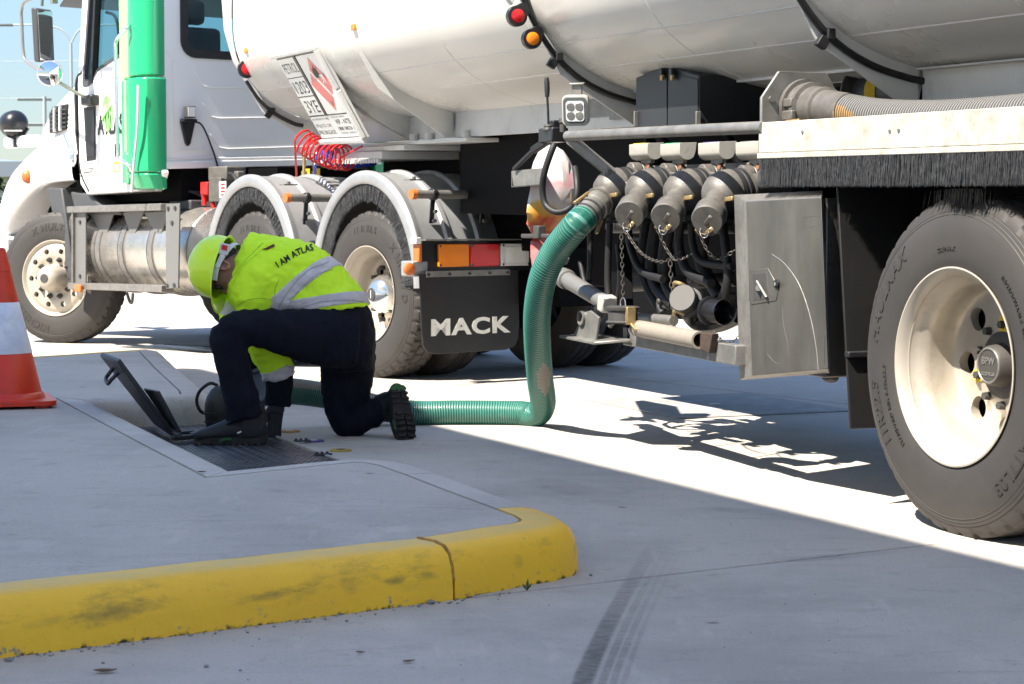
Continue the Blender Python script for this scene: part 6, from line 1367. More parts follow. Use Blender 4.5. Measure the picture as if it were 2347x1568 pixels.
# coiled air lines between cab and trailer
def coil(name, pts, r, turns, wire, m, lab, tails):
    P = spline(pts, 30); n = len(P); out = []
    tot = turns * 24
    for i in range(tot + 1):
        f = i / tot * (n - 1); j = min(int(f), n - 2); c = P[j].lerp(P[j + 1], f - j); t = (P[j + 1] - P[j]).normalized(); x = t.cross(V((0, 0, 1))).normalized(); y = x.cross(t); a = 6.2832 * i / 24
        out.append(c + x * r * math.cos(a) + y * r * math.sin(a))
    out = [V(tails[0])] + out + [V(tails[1])]
    bm = BM(); tube(bm, out, wire, 7); return single(name, bm, m, lab, 'air hose', 'coiled air hoses behind the cab')
coil('coiled_hose', [PD(690, 322, 13.35), PD(725, 343, 13.3), PD(760, 358, 13.2), PD(800, 362, 13.1)], .080, 10, .0075, 'red_hose', 'red coiled air hose hanging behind the cab', (PD(680, 410, 13.6), PD(830, 335, 12.9)))
coil('coiled_hose', [PD(745, 352, 13.6), PD(800, 362, 13.4), PD(855, 356, 13.2)], .062, 10, .0085, 'blue_hose', 'blue coiled air hose behind the red one', (PD(720, 405, 13.8), PD(880, 330, 12.9)))

# ================================================================ HOSES, BAG
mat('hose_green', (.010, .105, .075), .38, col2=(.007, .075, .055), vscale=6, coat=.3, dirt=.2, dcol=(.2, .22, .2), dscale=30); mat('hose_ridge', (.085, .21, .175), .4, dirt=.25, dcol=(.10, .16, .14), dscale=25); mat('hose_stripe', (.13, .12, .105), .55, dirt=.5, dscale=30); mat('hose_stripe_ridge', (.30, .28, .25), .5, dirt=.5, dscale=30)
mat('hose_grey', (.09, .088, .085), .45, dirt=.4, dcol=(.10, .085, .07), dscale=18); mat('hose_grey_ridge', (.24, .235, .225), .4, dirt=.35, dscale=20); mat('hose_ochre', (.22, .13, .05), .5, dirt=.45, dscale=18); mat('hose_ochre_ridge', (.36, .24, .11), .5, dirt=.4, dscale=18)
def corrugated(pts, r, pitch, mats, stripe, name, lab, amp=.0022, up0=None):
    P = spline(pts, 40); d = [0]
    for a, b in zip(P, P[1:]): d.append(d[-1] + (b - a).length)
    L = d[-1]; per = 4; n = int(L / pitch) * per; Q = []; j = 0
    for i in range(n + 1):
        s = L * i / n
        while j < len(d) - 2 and d[j + 1] < s: j += 1
        Q.append(P[j].lerp(P[j + 1], (s - d[j]) / max(1e-9, d[j + 1] - d[j])))
    bm = BM(); rings = []; t0 = (Q[1] - Q[0]).normalized(); x, y = perp(t0)
    if up0: x = V(up0); x = (x - t0 * x.dot(t0)).normalized()
    M_ = 30
    for i, p in enumerate(Q):
        t = (Q[min(i + 1, n)] - Q[max(i - 1, 0)]).normalized(); x = (x - t * x.dot(t)).normalized(); y = t.cross(x); ph = i % per
        rings.append(ring(bm, p, x, y, r + (amp if ph in (1, 2) else -amp * .6), M_))
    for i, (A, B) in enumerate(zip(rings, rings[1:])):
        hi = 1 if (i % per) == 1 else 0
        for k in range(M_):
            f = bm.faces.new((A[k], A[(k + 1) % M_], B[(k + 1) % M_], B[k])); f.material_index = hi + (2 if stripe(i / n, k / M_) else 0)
    cap(bm, rings[0], True); cap(bm, rings[-1])
    return obj(name, bm, mats, lab, smooth=60)
hp0 = valve_one[0] + valve_one[2] * .075; hp1 = valve_one[0] - valve_one[2] * .075; hax = (hp0 - hp1).normalized()
fh = thing('fuel_hose', G(1240, 975), 'thick green ribbed fuel hose running from the trailer valve down to the hatch', 'hose')
pts = [hp0 - hax * .02, hp0 + hax * .04, PD(1276, 572, 8.50), PD(1246, 632, 8.58), PD(1232, 710, 8.72), PD(1232, 790, 8.90), PD(1238, 870, 9.14), PD(1244, 925, 9.32), PD(1228, 950, 9.40), PD(1190, 948, 9.46), PD(1120, 946.5, 9.48), PD(1040, 946, 9.48), PD(950, 946.5, 9.46), PD(870, 935, 9.42), PD(790, 915, 9.36), PD(700, 900, 9.25), PD(640, 897, 9.12), PD(590, 905, 9.06), PD(545, 925, 9.04)]
corrugated(pts, .0585, .0125, ['hose_green', 'hose_ridge', 'hose_stripe', 'hose_stripe_ridge'], lambda f, k: abs(((k - ((.78 - 1.3 * f) if f < .30 else (.86 if f < .40 else (.62 if f < .74 else .24)))) + .5) % 1 - .5) < (.055 if f < .30 else (.10 * math.sin(max(0, f - .30) * 31.4) if f < .40 else .07)), 'hose_body', fh, up0=(0, -1, 0))
bm = BM(); L = (hp0 - hp1).length
lathe(bm, hp1, hax, [(-.03, .050), (-.005, .062), (.0, .064), (.03, .064), (.035, .058), (.05, .058), (.055, .063), (.075, .063), (.08, .0605), (L + .04, .0605), (L + .045, .058)], 40); hcp = obj('hose_coupling', bm, 'galv', fh, smooth=35)
bm = BM(); lathe(bm, hp1, hax, [(-.03, .052), (-.028, .066), (-.018, .066), (-.016, .060), (0, .060)], 40); obj('cam_ring', bm, 'cast_alu', fh, smooth=35)
for f in (.45, .72):
    bm = BM(); lathe(bm, hp1 + hax * (L * f), hax, [(0, .060), (.001, .0635), (.012, .0635), (.013, .060)], 40); obj('hose_clamp', bm, 'dark_steel', fh)
y_ = hax.cross(T.d).normalized(); y_ = y_ if y_.z > 0 else -y_
bm = BM(); q = hp1 + hax * .03 + y_ * .064; bar(bm, q + hax * -.02, q + hax * .10 + y_ * .012, .016, .012, y_); obj('cam_arm', bm, 'brass', fh, bev=.003)
bm = BM(); tube(bm, [q + hax * .10 + T.d * .0 + V((0, 0, .0)) + hax * .02 * math.cos(a) - V((0, 0, 1)) * (.02 + .02 * math.sin(a)) for a in [R(i * 30) for i in range(13)]], .0025, 6); obj('pull_ring', bm, 'chrome', fh)
bm = BM(); bar(bm, hp1 + hax * .03 - y_ * .066, hp1 + hax * .10 - y_ * .09 , .016, .012, y_); obj('cam_arm', bm, 'brass', fh, bev=.003)
for s_ in (-1, 1):
    bm = BM(); c = hp1 + hax * (L * .58) - T.n * .058 + y_ * (.012 * s_); bar(bm, c - hax * .03, c + hax * .03, .004, .006, y_); obj('band_clip', bm, 'dark_steel', fh)
# the stowed grey hose lying in the tray
gh_pts = [ep_c for ep_c in [T.P(1.238, .165, 1.375) + hd_ * .26, T.P(1.238, .165, 1.37) + hd_ * .34, T.P(.74, .17, 1.315), T.P(.50, .17, 1.298), T.P(.25, .17, 1.29), T.P(-.3, .17, 1.288), T.P(-1.0, .17, 1.28), T.P(-2.3, .17, 1.27)]]
gh = thing('suction_hose', T.P(-.3, .17, 1.2), 'grey ribbed suction hose with an ochre stripe lying in the white tray', 'hose')
corrugated(gh_pts, .058, .0145, ['hose_grey', 'hose_grey_ridge', 'hose_ochre', 'hose_ochre_ridge'], lambda f, k: abs(((k - .06 - 1.85 * f) + .5) % 1 - .5) < .15, 'hose_body', gh, amp=.0045, up0=(-.9, -.39, .2))
# yellow cord reel under the tank behind the tray
rl = thing('cord_reel', T.P(1.2, .62, 1.18), 'dark reel wound with yellow cord under the tank', 'reel')
rc_ = T.cross(1985, 216, 1.75); ra_ = T.d
bm = BM(); lathe(bm, rc_, -T.d, [(-.01, 0), (-.01, .115), (0, .115), (.004, .07), (.40, .07), (.40, 0)], 32); obj('drum', bm, 'dark_steel', rl, smooth=35)
bm = BM()
for k in range(5): lathe(bm, rc_, -T.d, [(.10 + k * .014, .072), (.107 + k * .014, .080), (.114 + k * .014, .072)], 32)
obj('cord', bm, 'yellow_paint', rl, kind='stuff')
bm = BM(); q = T.side(1872, 195, .40); tube(bm, [q, q - V((0, 0, .06))], .010, 8); tube(bm, [q + V((0, 0, .045)), q + V((0, 0, .02)), q], [.014, .018, .014], 10); obj('valve_lever', bm, 'rubber', tr)
# plastic bag hanging by the control block
m = bpy.data.materials.new('bag_plastic'); m.use_nodes = True; MATS['bag_plastic'] = m; N_ = m.node_tree.nodes; L_ = m.node_tree.links; b_ = N_['Principled BSDF']
tc_ = N_.new('ShaderNodeTexCoord'); sx_ = N_.new('ShaderNodeSeparateXYZ'); L_.new(tc_.outputs['Object'], sx_.inputs[0]); nz1 = N_.new('ShaderNodeTexNoise'); nz1.inputs['Scale'].default_value = 9; nz1.inputs['Detail'].default_value = 1.5; L_.new(tc_.outputs['Object'], nz1.inputs['Vector'])
ad = N_.new('ShaderNodeMath'); ad.operation = 'MULTIPLY_ADD'; ad.inputs[1].default_value = .28; L_.new(nz1.outputs['Fac'], ad.inputs[0]); L_.new(sx_.outputs['Z'], ad.inputs[2])
rp = N_.new('ShaderNodeValToRGB'); L_.new(ad.outputs[0], rp.inputs[0]); rp.color_ramp.interpolation = 'LINEAR'
for el in list(rp.color_ramp.elements)[1:]: rp.color_ramp.elements.remove(el)
for p_, c_ in ((0.0, (0.302, 0.115, 0.115)), (.30, (0.346, 0.144, 0.144)), (.36, (0.446, 0.058, 0.036)), (.42, (0.504, 0.086, 0.022)), (.46, (0.540, 0.259, 0.036)), (.53, (0.576, 0.360, 0.115)), (.56, (0.533, 0.490, 0.475)), (.62, (0.504, 0.288, 0.302)), (.65, (0.533, 0.490, 0.475)), (1.0, (0.504, 0.475, 0.454))):
    e_ = rp.color_ramp.elements.new(p_); e_.color = (*c_, 1)
L_.new(rp.outputs[0], b_.inputs['Base Color']); b_.inputs['Roughness'].default_value = .28; b_.inputs['Subsurface Weight'].default_value = .15; b_.inputs['Subsurface Radius'].default_value = (.02, .01, .01)
bm = BM(); rr = []
BG = [(334, 1262, 8, .5), (346, 1264, 24, .6), (372, 1266, 38, .7), (402, 1268, 46, .75), (432, 1270, 50, .75), (462, 1269, 49, .7), (490, 1264, 48, .7), (515, 1256, 42, .65), (534, 1250, 30, .7), (545, 1247, 22, .8), (556, 1247, 26, .7), (590, 1250, 30, .6), (630, 1254, 28, .5), (652, 1256, 14, .5)]
for v, u, hw, kd in BG:
    c = T.side(u, v, .17); row = []; sc = (T.side(u + 10, v, .17) - T.side(u - 10, v, .17)); rad = hw / 430
    for k in range(16):
        a = 6.2832 * k / 16; d = V((math.cos(a), 0, 0)) * rad + V((0, math.sin(a), 0)) * rad * kd
        n_ = noise.noise(V((math.cos(a) * 2, math.sin(a) * 2, v * .035))); row.append(bm.verts.new(c + d * (1 + .28 * n_) + V((0, 0, .012 * n_))))
    rr.append(row)
for A, B in zip(rr, rr[1:]): bridge(bm, A, B)
cap(bm, rr[0], True); cap(bm, rr[-1]); bmesh.ops.triangulate(bm, faces=bm.faces)
single('plastic_bag', bm, 'bag_plastic', 'crumpled white red and orange plastic bag hanging below the control lever', 'plastic bag', smooth=25)
bg = bpy.data.objects['plastic_bag']; bm = BM(); a = T.side(1200, 541, .1); b = T.side(1262, 541, .1); bar(bm, a, b, .03, .02); box(bm, T.side(1236, 532, .09), T.d * .03, T.n * .02, V((0, 0, .03))); obj('clamp_handle', bm, 'grey_cast', tr, bev=.005)
# filler elbow over the tank fitting, with a loop handle
fe_ = thing('filler_elbow', G(505, 992), 'black domed filler elbow with a loop handle sitting on the open hatch', 'filler fitting')
base = G(507, 990, 0); base.y = 9.12; base.x = (507 - CX) / F * 9.12 * 1.0
bm = BM(); lathe(bm, base, (0, 0, 1), [(0, .0), (0, .074), (.045, .076), (.046, .082), (.054, .082), (.055, .078), (.085, .080), (.086, .086), (.094, .086), (.095, .080), (.13, .080), (.165, .070), (.195, .052), (.212, .03), (.22, 0)], 40); obj('body', bm, mat('cast_black', (.022, .022, .023), .5, dirt=.35, dcol=(.07, .06, .05), dscale=20), fe_, smooth=40)
bm = BM(); tube(bm, spline([base + V((-.02, 0, .215)), base + V((-.055, -.01, .225)), base + V((-.10, -.01, .19)), base + V((-.115, -.01, .145)), base + V((-.10, -.01, .10)), base + V((-.075, 0, .085))], 6), .008, 10); obj('loop_handle', bm, 'lamp_black', fe_)
bm = BM(); tube(bm, spline([base + V((.0, 0, .14)), base + V((.06, -.0, .155)), PD(560, 917, 9.05), PD(572, 911, 9.05)], 6), .066, 20); obj('outlet', bm, 'cast_black', fe_)
# ================================================================ THE WORKER
mat('hivis', (.66, .98, .035), .72, col2=(.60, .94, .03), vscale=9, dirt=.10, dcol=(.22, .34, .05), dscale=14, bump=.25, bscale=24, spec=.25)
mat('hivis_shell', (.70, .97, .03), .32, coat=.3, dirt=.06, dcol=(.3, .4, .08), dscale=20)
mat('tape_silver', (.56, .53, .55), .45, var=.12, vscale=14, bump=.2, bscale=26); mat('tape_stitch', (.25, .24, .24), .7)
mat('navy_cloth', (.006, .0075, .015), .85, var=.3, vscale=10, bump=.3, bscale=22, spec=.2)
mat('skin_tan', (.27, .135, .085), .5, sss=.12, var=.15, vscale=20); mat('ear_tan', (.40, .19, .13), .5, sss=.15)
mat('boot_black', (.007, .007, .008), .6, dirt=.3, dcol=(.03, .028, .025), dscale=16, bump=.2, bscale=60); mat('boot_sole', (.015, .013, .012), .8, dirt=.5, dcol=(.05, .04, .032), dscale=25); mat('boot_green', (.015, .09, .025), .5, dirt=.3, dscale=40)
mat('glove_black', (.016, .017, .022), .6, dirt=.25, dscale=30); mat('glove_grey', (.12, .14, .19), .6); mat('hair_dark', (.02, .014, .010), .7); mat('strap_white', (.62, .62, .63), .4); mat('text_dark', (.012, .015, .01), .7)
def pring(bm, a, b, dep, dm, n=28, sq=2.4):
    A, B = PD(a[0], a[1], dep), PD(b[0], b[1], dep); c = (A + B) / 2; h = (B - A) / 2; d = V((0, dm, 0)); out = []
    for i in range(n):
        t = 6.2832 * i / n; cs, sn = math.cos(t), math.sin(t)
        out.append(bm.verts.new(c + h * math.copysign(abs(cs) ** (2 / sq), cs) + d * math.copysign(abs(sn) ** (2 / sq), sn)))
    return out
def loft(bm, rings):
    for A, B in zip(rings, rings[1:]): bridge(bm, A, B)
    cap(bm, rings[0], True); cap(bm, rings[-1])
def limb(bm, seq, n=20):
    """seq: (u, v, depth, half width in photo units, half depth in metres)"""
    C_ = [PD(u, v, d) for u, v, d, w_, dm in seq]; rs = []
    for i, (u, v, d, w_, dm) in enumerate(seq):
        t = (C_[min(i + 1, len(C_) - 1)] - C_[max(i - 1, 0)]).normalized(); y = V((0, 1, 0)); y = (y - t * y.dot(t)).normalized(); x = t.cross(y); r = w_ / F * d
        rs.append(ring(bm, C_[i], x, y, r, n, dm))
    loft(bm, rs)
def remesh(bm, vox, it=4, fac=.5):
    bmesh.ops.recalc_face_normals(bm, faces=bm.faces); me = bpy.data.meshes.new('t'); bm.to_mesh(me); bm.free(); o = bpy.data.objects.new('t', me); COL.objects.link(o)
    r = o.modifiers.new('r', 'REMESH'); r.mode = 'VOXEL'; r.voxel_size = vox; s_ = o.modifiers.new('s', 'SMOOTH'); s_.iterations = it; s_.factor = fac
    m2 = bpy.data.meshes.new_from_object(o.evaluated_get(bpy.context.evaluated_depsgraph_get())); out = bmesh.new(); out.from_mesh(m2); bpy.data.objects.remove(o); return out
def fold(bm, amp, sc, dirs=(1, 1, 1), seed=0):
    bm.normal_update()
    for v in bm.verts:
        p = V((v.co.x * dirs[0], v.co.y * dirs[1], v.co.z * dirs[2])) * sc + V((seed, 0, 0)); k = noise.noise(p) + .5 * noise.noise(p * 2.1); k = abs(k) * 2 - .5
        v.co += v.normal * (k * amp)
pe = thing('person', G(640, 1005), 'worker kneeling in a lime hi-vis jacket, navy trousers and lime hard hat', 'person')
# trousers
bm = BM()
rs = [pring(bm, (668, 735), (836, 690), 8.81, .150), pring(bm, (690, 765), (850, 715), 8.81, .165), pring(bm, (720, 800), (861, 755), 8.83, .170), pring(bm, (745, 830), (861, 810), 8.85, .150), pring(bm, (760, 850), (858, 845), 8.88, .11)]; loft(bm, rs)
limb(bm, [(812, 775, 8.72, 70, .10), (755, 772, 8.68, 74, .105), (700, 768, 8.64, 64, .10), (640, 760, 8.59, 51, .09), (585, 752, 8.55, 43, .08), (535, 751, 8.53, 38, .075), (505, 757, 8.53, 24, .05)])
limb(bm, [(520, 745, 8.53, 33, .055), (523, 775, 8.53, 43, .075), (531, 825, 8.54, 41, .075), (545, 880, 8.55, 39, .075), (556, 925, 8.56, 42, .078), (563, 955, 8.57, 44, .080)])
limb(bm, [(806, 800, 8.92, 56, .10), (797, 845, 8.95, 65, .105), (792, 895, 8.97, 58, .10), (790, 945, 8.98, 45, .08), (793, 985, 8.98, 30, .06), (795, 999, 8.98, 16, .04)])
limb(bm, [(785, 965, 8.98, 36, .07), (815, 965, 8.98, 36, .07), (848, 950, 8.98, 32, .065), (878, 935, 8.98, 31, .06), (893, 930, 8.97, 31, .06)])
bm = remesh(bm, .010, 6); fold(bm, .0055, 8, (1.8, 1, .8), 3); fold(bm, .003, 19, (1, 1, 1.5), 8)
obj('trousers', bm, 'navy_cloth', pe, smooth=80)
# jacket
bm = BM(); D0 = 8.80
RT = [((655, 729), (846, 699), .168), ((648, 714), (840, 673), .178), ((620, 724), (808, 638), .182), ((588, 724), (774, 599), .186), ((559, 718), (732, 567), .19), ((537, 707), (687, 549), .185), ((525, 692), (634, 542), .16), ((519, 670), (598, 537), .115), ((516, 645), (573, 532), .085)]
loft(bm, [pring(bm, a, b, D0, dm) for a, b, dm in RT])
limb(bm, [(640, 628, 8.73, 40, .07), (615, 640, 8.68, 58, .085), (596, 690, 8.70, 52, .075), (588, 745, 8.74, 45, .068), (610, 800, 8.80, 41, .062), (634, 842, 8.84, 39, .060), (640, 863, 8.85, 38, .058)])
limb(bm, [(600, 600, 8.92, 50, .08), (560, 650, 8.97, 46, .07), (536, 700, 8.98, 38, .06), (540, 760, 8.98, 36, .058), (562, 800, 8.98, 34, .055)])
bm = remesh(bm, .0085, 5); fold(bm, .0055, 9, (1, 1, 1.9), 0); fold(bm, .003, 21, (1.5, 1, 1), 5)
bm.normal_update()
jk_bm = bm.copy(); jk = obj('jacket', bm, 'hivis', pe, smooth=80)
bvh = BVHTree.FromBMesh(jk_bm)
camp = V((0, 0, H))
def onto(u, v, off=.003):
    d = ray(u, v).normalized(); hit = bvh.ray_cast(camp, d)
    if hit[0] is None: p = PD(u, v, 8.7); q = bvh.find_nearest(p); return q[0] + q[1] * off
    return hit[0] + hit[1] * off
def tape(planes, m, name, off=.003, test=None):
    b = jk_bm.copy(); b.normal_update()
    for v in b.verts: v.co += v.normal * off
    for co, no in planes:                               # keep the side the normal points to
        g_ = list(b.verts) + list(b.edges) + list(b.faces); bmesh.ops.bisect_plane(b, geom=g_, dist=1e-5, plane_co=co, plane_no=no, clear_inner=True)
    if test:
        kill = [f for f in b.faces if not test(f.calc_center_median())]; bmesh.ops.delete(b, geom=kill, context='FACES')
    o = obj(name, b, m, pe, smooth=80, fix=False); o.modifiers.new('t', 'SOLIDIFY').thickness = .0025; return o
def band_planes(p_lo, p_hi, no): no = V(no).normalized(); return [(p_lo, no), (p_hi, -no)]
n1 = V((-.655, .16, .755)); far = lambda c: True
c1a, c1b = PD(756, 618, 8.8) , PD(742, 602, 8.8)
tt1 = lambda c: (c.x - PD(640, 700, 8.8).x) > -.015
tape(band_planes(PD(664, 714, 8.8), PD(642, 692, 8.8), n1), 'tape_silver', 'reflective_tape', test=tt1)
n2 = V((-.17, .13, .975))
tape(band_planes(PD(748, 713, 8.8), PD(744, 686, 8.8), n2), 'tape_silver', 'reflective_tape', .0035, test=lambda c: c.x > PD(652, 700, 8.8).x)
wr = (PD(640, 863, 8.85) - PD(620, 820, 8.82)).normalized(); wc_ = PD(640, 863, 8.85)
tape([(wc_ - wr * .052, wr)], 'tape_silver', 'reflective_tape', .0025, test=lambda c: (c - wc_).length < .16 and c.z < PD(640, 835, 8.85).z)
tape([(PD(530, 690, 8.98), V((-.1, 0, -1))), (PD(535, 722, 8.98), V((.1, 0, 1)))], 'tape_silver', 'reflective_tape', .002, test=lambda c: c.y > 8.9 and c.x < PD(575, 700, 8.98).x)
# stitching lines on the tapes, collar seam, pocket tab
def seam(pts, m, r=.0012, par=jk, name='stitching'):
    P = spline([V((u, v, 0)) for u, v in pts], 10); bm = BM(); tube(bm, [onto(p.x, p.y, .0045 if m == 'tape_stitch' else .0006) for p in P], r, 4); return obj(name, bm, m, par)
for off in (0, 18): seam([(652 - off * .75, 716 - off * .75), (684 - off * .72, 667 - off * .72), (722 - off * .7, 632 - off * .75), (762 - off * .6, 618 - off * .85)], 'tape_stitch')
seam([(665, 722), (700, 702), (745, 691), (800, 688), (834, 693)], 'tape_stitch')
mat('hivis_seam', (.30, .55, .03), .8)
seam([(545, 700), (570, 687), (605, 684), (638, 694)], 'hivis_seam', .0013); seam([(530, 640), (560, 600), (585, 575), (603, 556)], 'hivis_seam', .0013); seam([(532, 655), (556, 612), (580, 590), (612, 562)], 'hivis_seam', .001); seam([(632, 700), (630, 665), (640, 640)], 'hivis_seam', .0013)
cl_ = BM(); qs = [(606, 564), (625, 562), (612, 575)]
vs = [cl_.verts.new(onto(u, v, .004)) for u, v in ((602, 574), (628, 561), (630, 566), (612, 574))]; cl_.faces.new(vs); o = obj('loop_tab', cl_, mat('tab_maroon', (.12, .015, .01), .7), jk, smooth=0); o.modifiers.new('t', 'SOLIDIFY').thickness = .002
# lettering on the back, laid onto the cloth
bm = textbm('I AM ATLAS', 1, 0, .028, 1.08, 1); xs = [v.co.x for v in bm.verts]; x0, x1 = min(xs), max(xs)
bl = spline([V((638, 614, 0)), V((657, 602, 0)), V((680, 588, 0)), V((701, 579, 0)), V((719, 574, 0))], 12); acc = [0]
for a, b in zip(bl, bl[1:]): acc.append(acc[-1] + (b - a).length)
sc_l = acc[-1] / (x1 - x0)
for v in bm.verts:
    s = (v.co.x - x0) * sc_l; j = 0
    while j < len(acc) - 2 and acc[j + 1] < s: j += 1
    f = (s - acc[j]) / (acc[j + 1] - acc[j]); p = bl[j].lerp(bl[j + 1], f); t = (bl[j + 1] - bl[j]).normalized(); up = V((t.y, -t.x, 0)); hh = v.co.y * sc_l * 1.25
    q = p + up * hh; v.co = onto(q.x, q.y, .0035)
obj('back_lettering', bm, 'text_dark', jk, smooth=0, fix=False)
# head, neck: one continuous body mesh with hands
hc_ = PD(514, 616, 8.76); cr = V((-.95, .20, .22)).normalized(); fw_ = V((.16, -.14, -.97)); fw_ = (fw_ - cr * fw_.dot(cr)).normalized(); sd = cr.cross(fw_).normalized()
sd = sd if sd.y < 0 else -sd                                     # points to the camera side
MH = axes(sd, fw_, cr)
bm = BM()
sphere(bm, hc_ + cr * .01, .075, .096, .10, 28, 20, MH)
sphere(bm, hc_ - cr * .055 + fw_ * .028, .056, .062, .062, 20, 14, MH)                # jaw
sphere(bm, hc_ - cr * .098 + fw_ * .052, .026, .028, .026, 14, 10, MH)                # chin
nb = hc_ - cr * .02 + fw_ * .092
sphere(bm, nb - cr * .012, .013, .018, .028, 12, 10, MH); sphere(bm, nb - cr * .034 + fw_ * .006, .018, .016, .013, 12, 10, MH)   # nose
sphere(bm, hc_ + cr * .018 + fw_ * .088, .05, .016, .014, 14, 10, MH)                 # brow
sphere(bm, hc_ - cr * .068 + fw_ * .088, .026, .012, .012, 12, 8, MH)                 # mouth
cyl(bm, hc_ - cr * .02 - fw_ * .025, PD(575, 602, 8.80), .062, .068, 24)
limb(bm, [(565, 598, 8.80, 34, .07), (600, 610, 8.80, 50, .12), (660, 640, 8.80, 58, .13), (750, 705, 8.80, 52, .12)])
for s_ in (1, -1):
    e = hc_ + sd * (.074 * s_) - cr * .018 - fw_ * .012
    sphere(bm, e, .010, .020, .032, 12, 10, MH)
bm = remesh(bm, .0055, 3)
bd = obj('body', bm, 'skin_tan', pe, smooth=80)
bm = BM(); e = hc_ + sd * .083 - cr * .018 - fw_ * .014
tube(bm, [e + cr * .030 * math.cos(a) + fw_ * .017 * math.sin(a) + sd * .003 * math.sin(2 * a) for a in [R(20 + 15 * i) for i in range(21)]], .0055, 8); sphere(bm, e - cr * .026 + fw_ * .004, .006, .009, .010, 10, 8, MH); sphere(bm, e + fw_ * .010, .004, .006, .012, 10, 8, MH)
obj('ear', bm, 'ear_tan', bd, smooth=80)
bm = BM(); sphere(bm, hc_ + cr * .014 - fw_ * .012, .0775, .094, .10, 24, 16, MH); bmesh.ops.bisect_plane(bm, geom=list(bm.verts) + list(bm.edges) + list(bm.faces), plane_co=hc_ - cr * .005 - fw_ * .02, plane_no=(cr * .8 - fw_ * .6).normalized(), clear_inner=True); obj('hair', bm, 'hair_dark', pe, smooth=80)
# safety glasses
bm = BM()
for s_ in (1, -1): sphere(bm, hc_ + fw_ * .086 - cr * .006 + sd * (.034 * s_), .031, .012, .021, 16, 10, MH)
gl = obj('glasses', bm, 'lamp_black', pe, smooth=80)
bm = BM()
for s_ in (1, -1): tube(bm, [hc_ + fw_ * .088 + sd * (.062 * s_) + cr * .004, hc_ + fw_ * .05 + sd * (.078 * s_) + cr * .0, hc_ - fw_ * .01 + sd * (.081 * s_) + cr * .008], .0032, 6)
obj('temple_arm', bm, 'lamp_black', gl)
# hard hat: shell, ridge, rim, peak, ratchet strap
hb0 = hc_ + cr * .012
def hpt(h, a, k=1.0):
    """point on the shell at height h above the rim line, azimuth a measured from the face"""
    Hh = .150; t = min(1, max(0, h / Hh)); rr = (1 - t ** 2.4) ** (1 / 2.0); rx, rf = .118 * k, .138 * k
    return hb0 + cr * h + fw_ * (rf * rr * math.cos(a)) + sd * (rx * rr * math.sin(a))
bm = BM(); n = 56; rs = []
for h in (0, .012, .03, .05, .07, .09, .108, .122, .134, .142, .147, .1495):
    row = []
    for i in range(n):
        a = 6.2832 * i / n; p = hpt(h, a); ridge = max(0, 1 - abs(math.sin(a)) / .30) if math.cos(a) else 0
        side = .004 * max(0, 1 - abs(abs(math.sin(a)) - .62) / .12) * (1 if .03 < h < .12 else 0)
        out_ = (p - hb0 - cr * (h * .5)).normalized(); row.append(bm.verts.new(p + out_ * (.006 * ridge * min(1, h / .06) + side)))
    rs.append(row)
for A, B in zip(rs, rs[1:]): bridge(bm, A, B)
tp = bm.verts.new(hpt(.15, 0) + cr * .003)
for i in range(n): bm.faces.new((rs[-1][i], rs[-1][(i + 1) % n], tp))
# rim flange and peak
rim_ = []
for i in range(n):
    a = 6.2832 * i / n; p = hpt(0, a); o_ = (p - hb0).normalized(); pk = max(0, math.cos(a)) ** 2.2; L = .010 + .050 * pk; rim_.append(bm.verts.new(p + o_ * L - cr * (.006 + .022 * pk)))
bridge(bm, rim_, rs[0])
hh_ = obj('hard_hat', bm, 'hivis_shell', pe, smooth=60); so = hh_.modifiers.new('t', 'SOLIDIFY'); so.thickness = .004
bk = -fw_
bm = BM(); P = [hb0 - cr * .012 + fw_ * (.118 * math.cos(a)) + sd * (.100 * math.sin(a)) - cr * (.028 * max(0, -math.cos(a))) for a in [R(60 + 8 * i) for i in range(31)]]
for a, b in zip(P, P[1:]): bar(bm, a, b + (b - a) * .1, .004, .024, cr)
hs_ = obj('head_strap', bm, 'strap_white', hh_, bev=.001)
bm = BM(); q = PD(514, 571, 8.665); box(bm, q, V((.019, .004, -.004)), V((0, .008, 0)), V((.004, 0, .024))); obj('ratchet', bm, 'strap_white', hh_, bev=.004)
bm = BM(); box(bm, q + V((.002, -.009, .006)), V((.012, .002, -.003)), V((0, .002, 0)), V((.002, 0, .011))); obj('ratchet_button', bm, 'red_part', hh_, bev=.002)
bm = BM(); bar(bm, PD(511, 583, 8.66), PD(500, 606, 8.66), .022, .006, (0, -1, 0)); cyl(bm, PD(499, 608, 8.665), PD(499, 608, 8.655), .012, n=14); obj('strap_lug', bm, 'strap_white', hh_, bev=.002)
# gloves: palm, five fingers each
def glove(wr_, pal, fdir, sid, m, par, name='glove', curl=.35, sc=1.0):
    bm = BM(); n_ = fdir.cross(sid).normalized()
    tube(bm, [wr_, wr_.lerp(pal, .5)], [.036 * sc, .038 * sc], 14); 
    for k in (-1.5, -.5, .5, 1.5):
        b = pal + sid * (.019 * k * sc); L = (.040, .046, .044, .036)[int(k + 1.5)] * sc; p1 = b + fdir * L; p2 = p1 + (fdir * (1 - curl) + n_ * curl).normalized() * L * .75; p3 = p2 + (fdir * (1 - 2 * curl) + n_ * 2 * curl).normalized() * L * .55
        tube(bm, [b - fdir * .075 * sc, b - fdir * .03 * sc, b, p1, p2, p3], [.015 * sc, .015 * sc, .0125 * sc, .0115 * sc, .0105 * sc, .007 * sc], 8)
    b = pal - fdir * .055 * sc - sid * .030 * sc; q = b - sid * .035 * sc + fdir * .02 * sc + n_ * .01 * sc; tube(bm, [b + sid * .02 * sc, b - sid * .008 * sc, q, q + fdir * .035 * sc + n_ * .012 * sc], [.017 * sc, .016 * sc, .013 * sc, .009 * sc], 8)
    bm = remesh(bm, .0045, 2); return obj(name, bm, m, par, smooth=80)
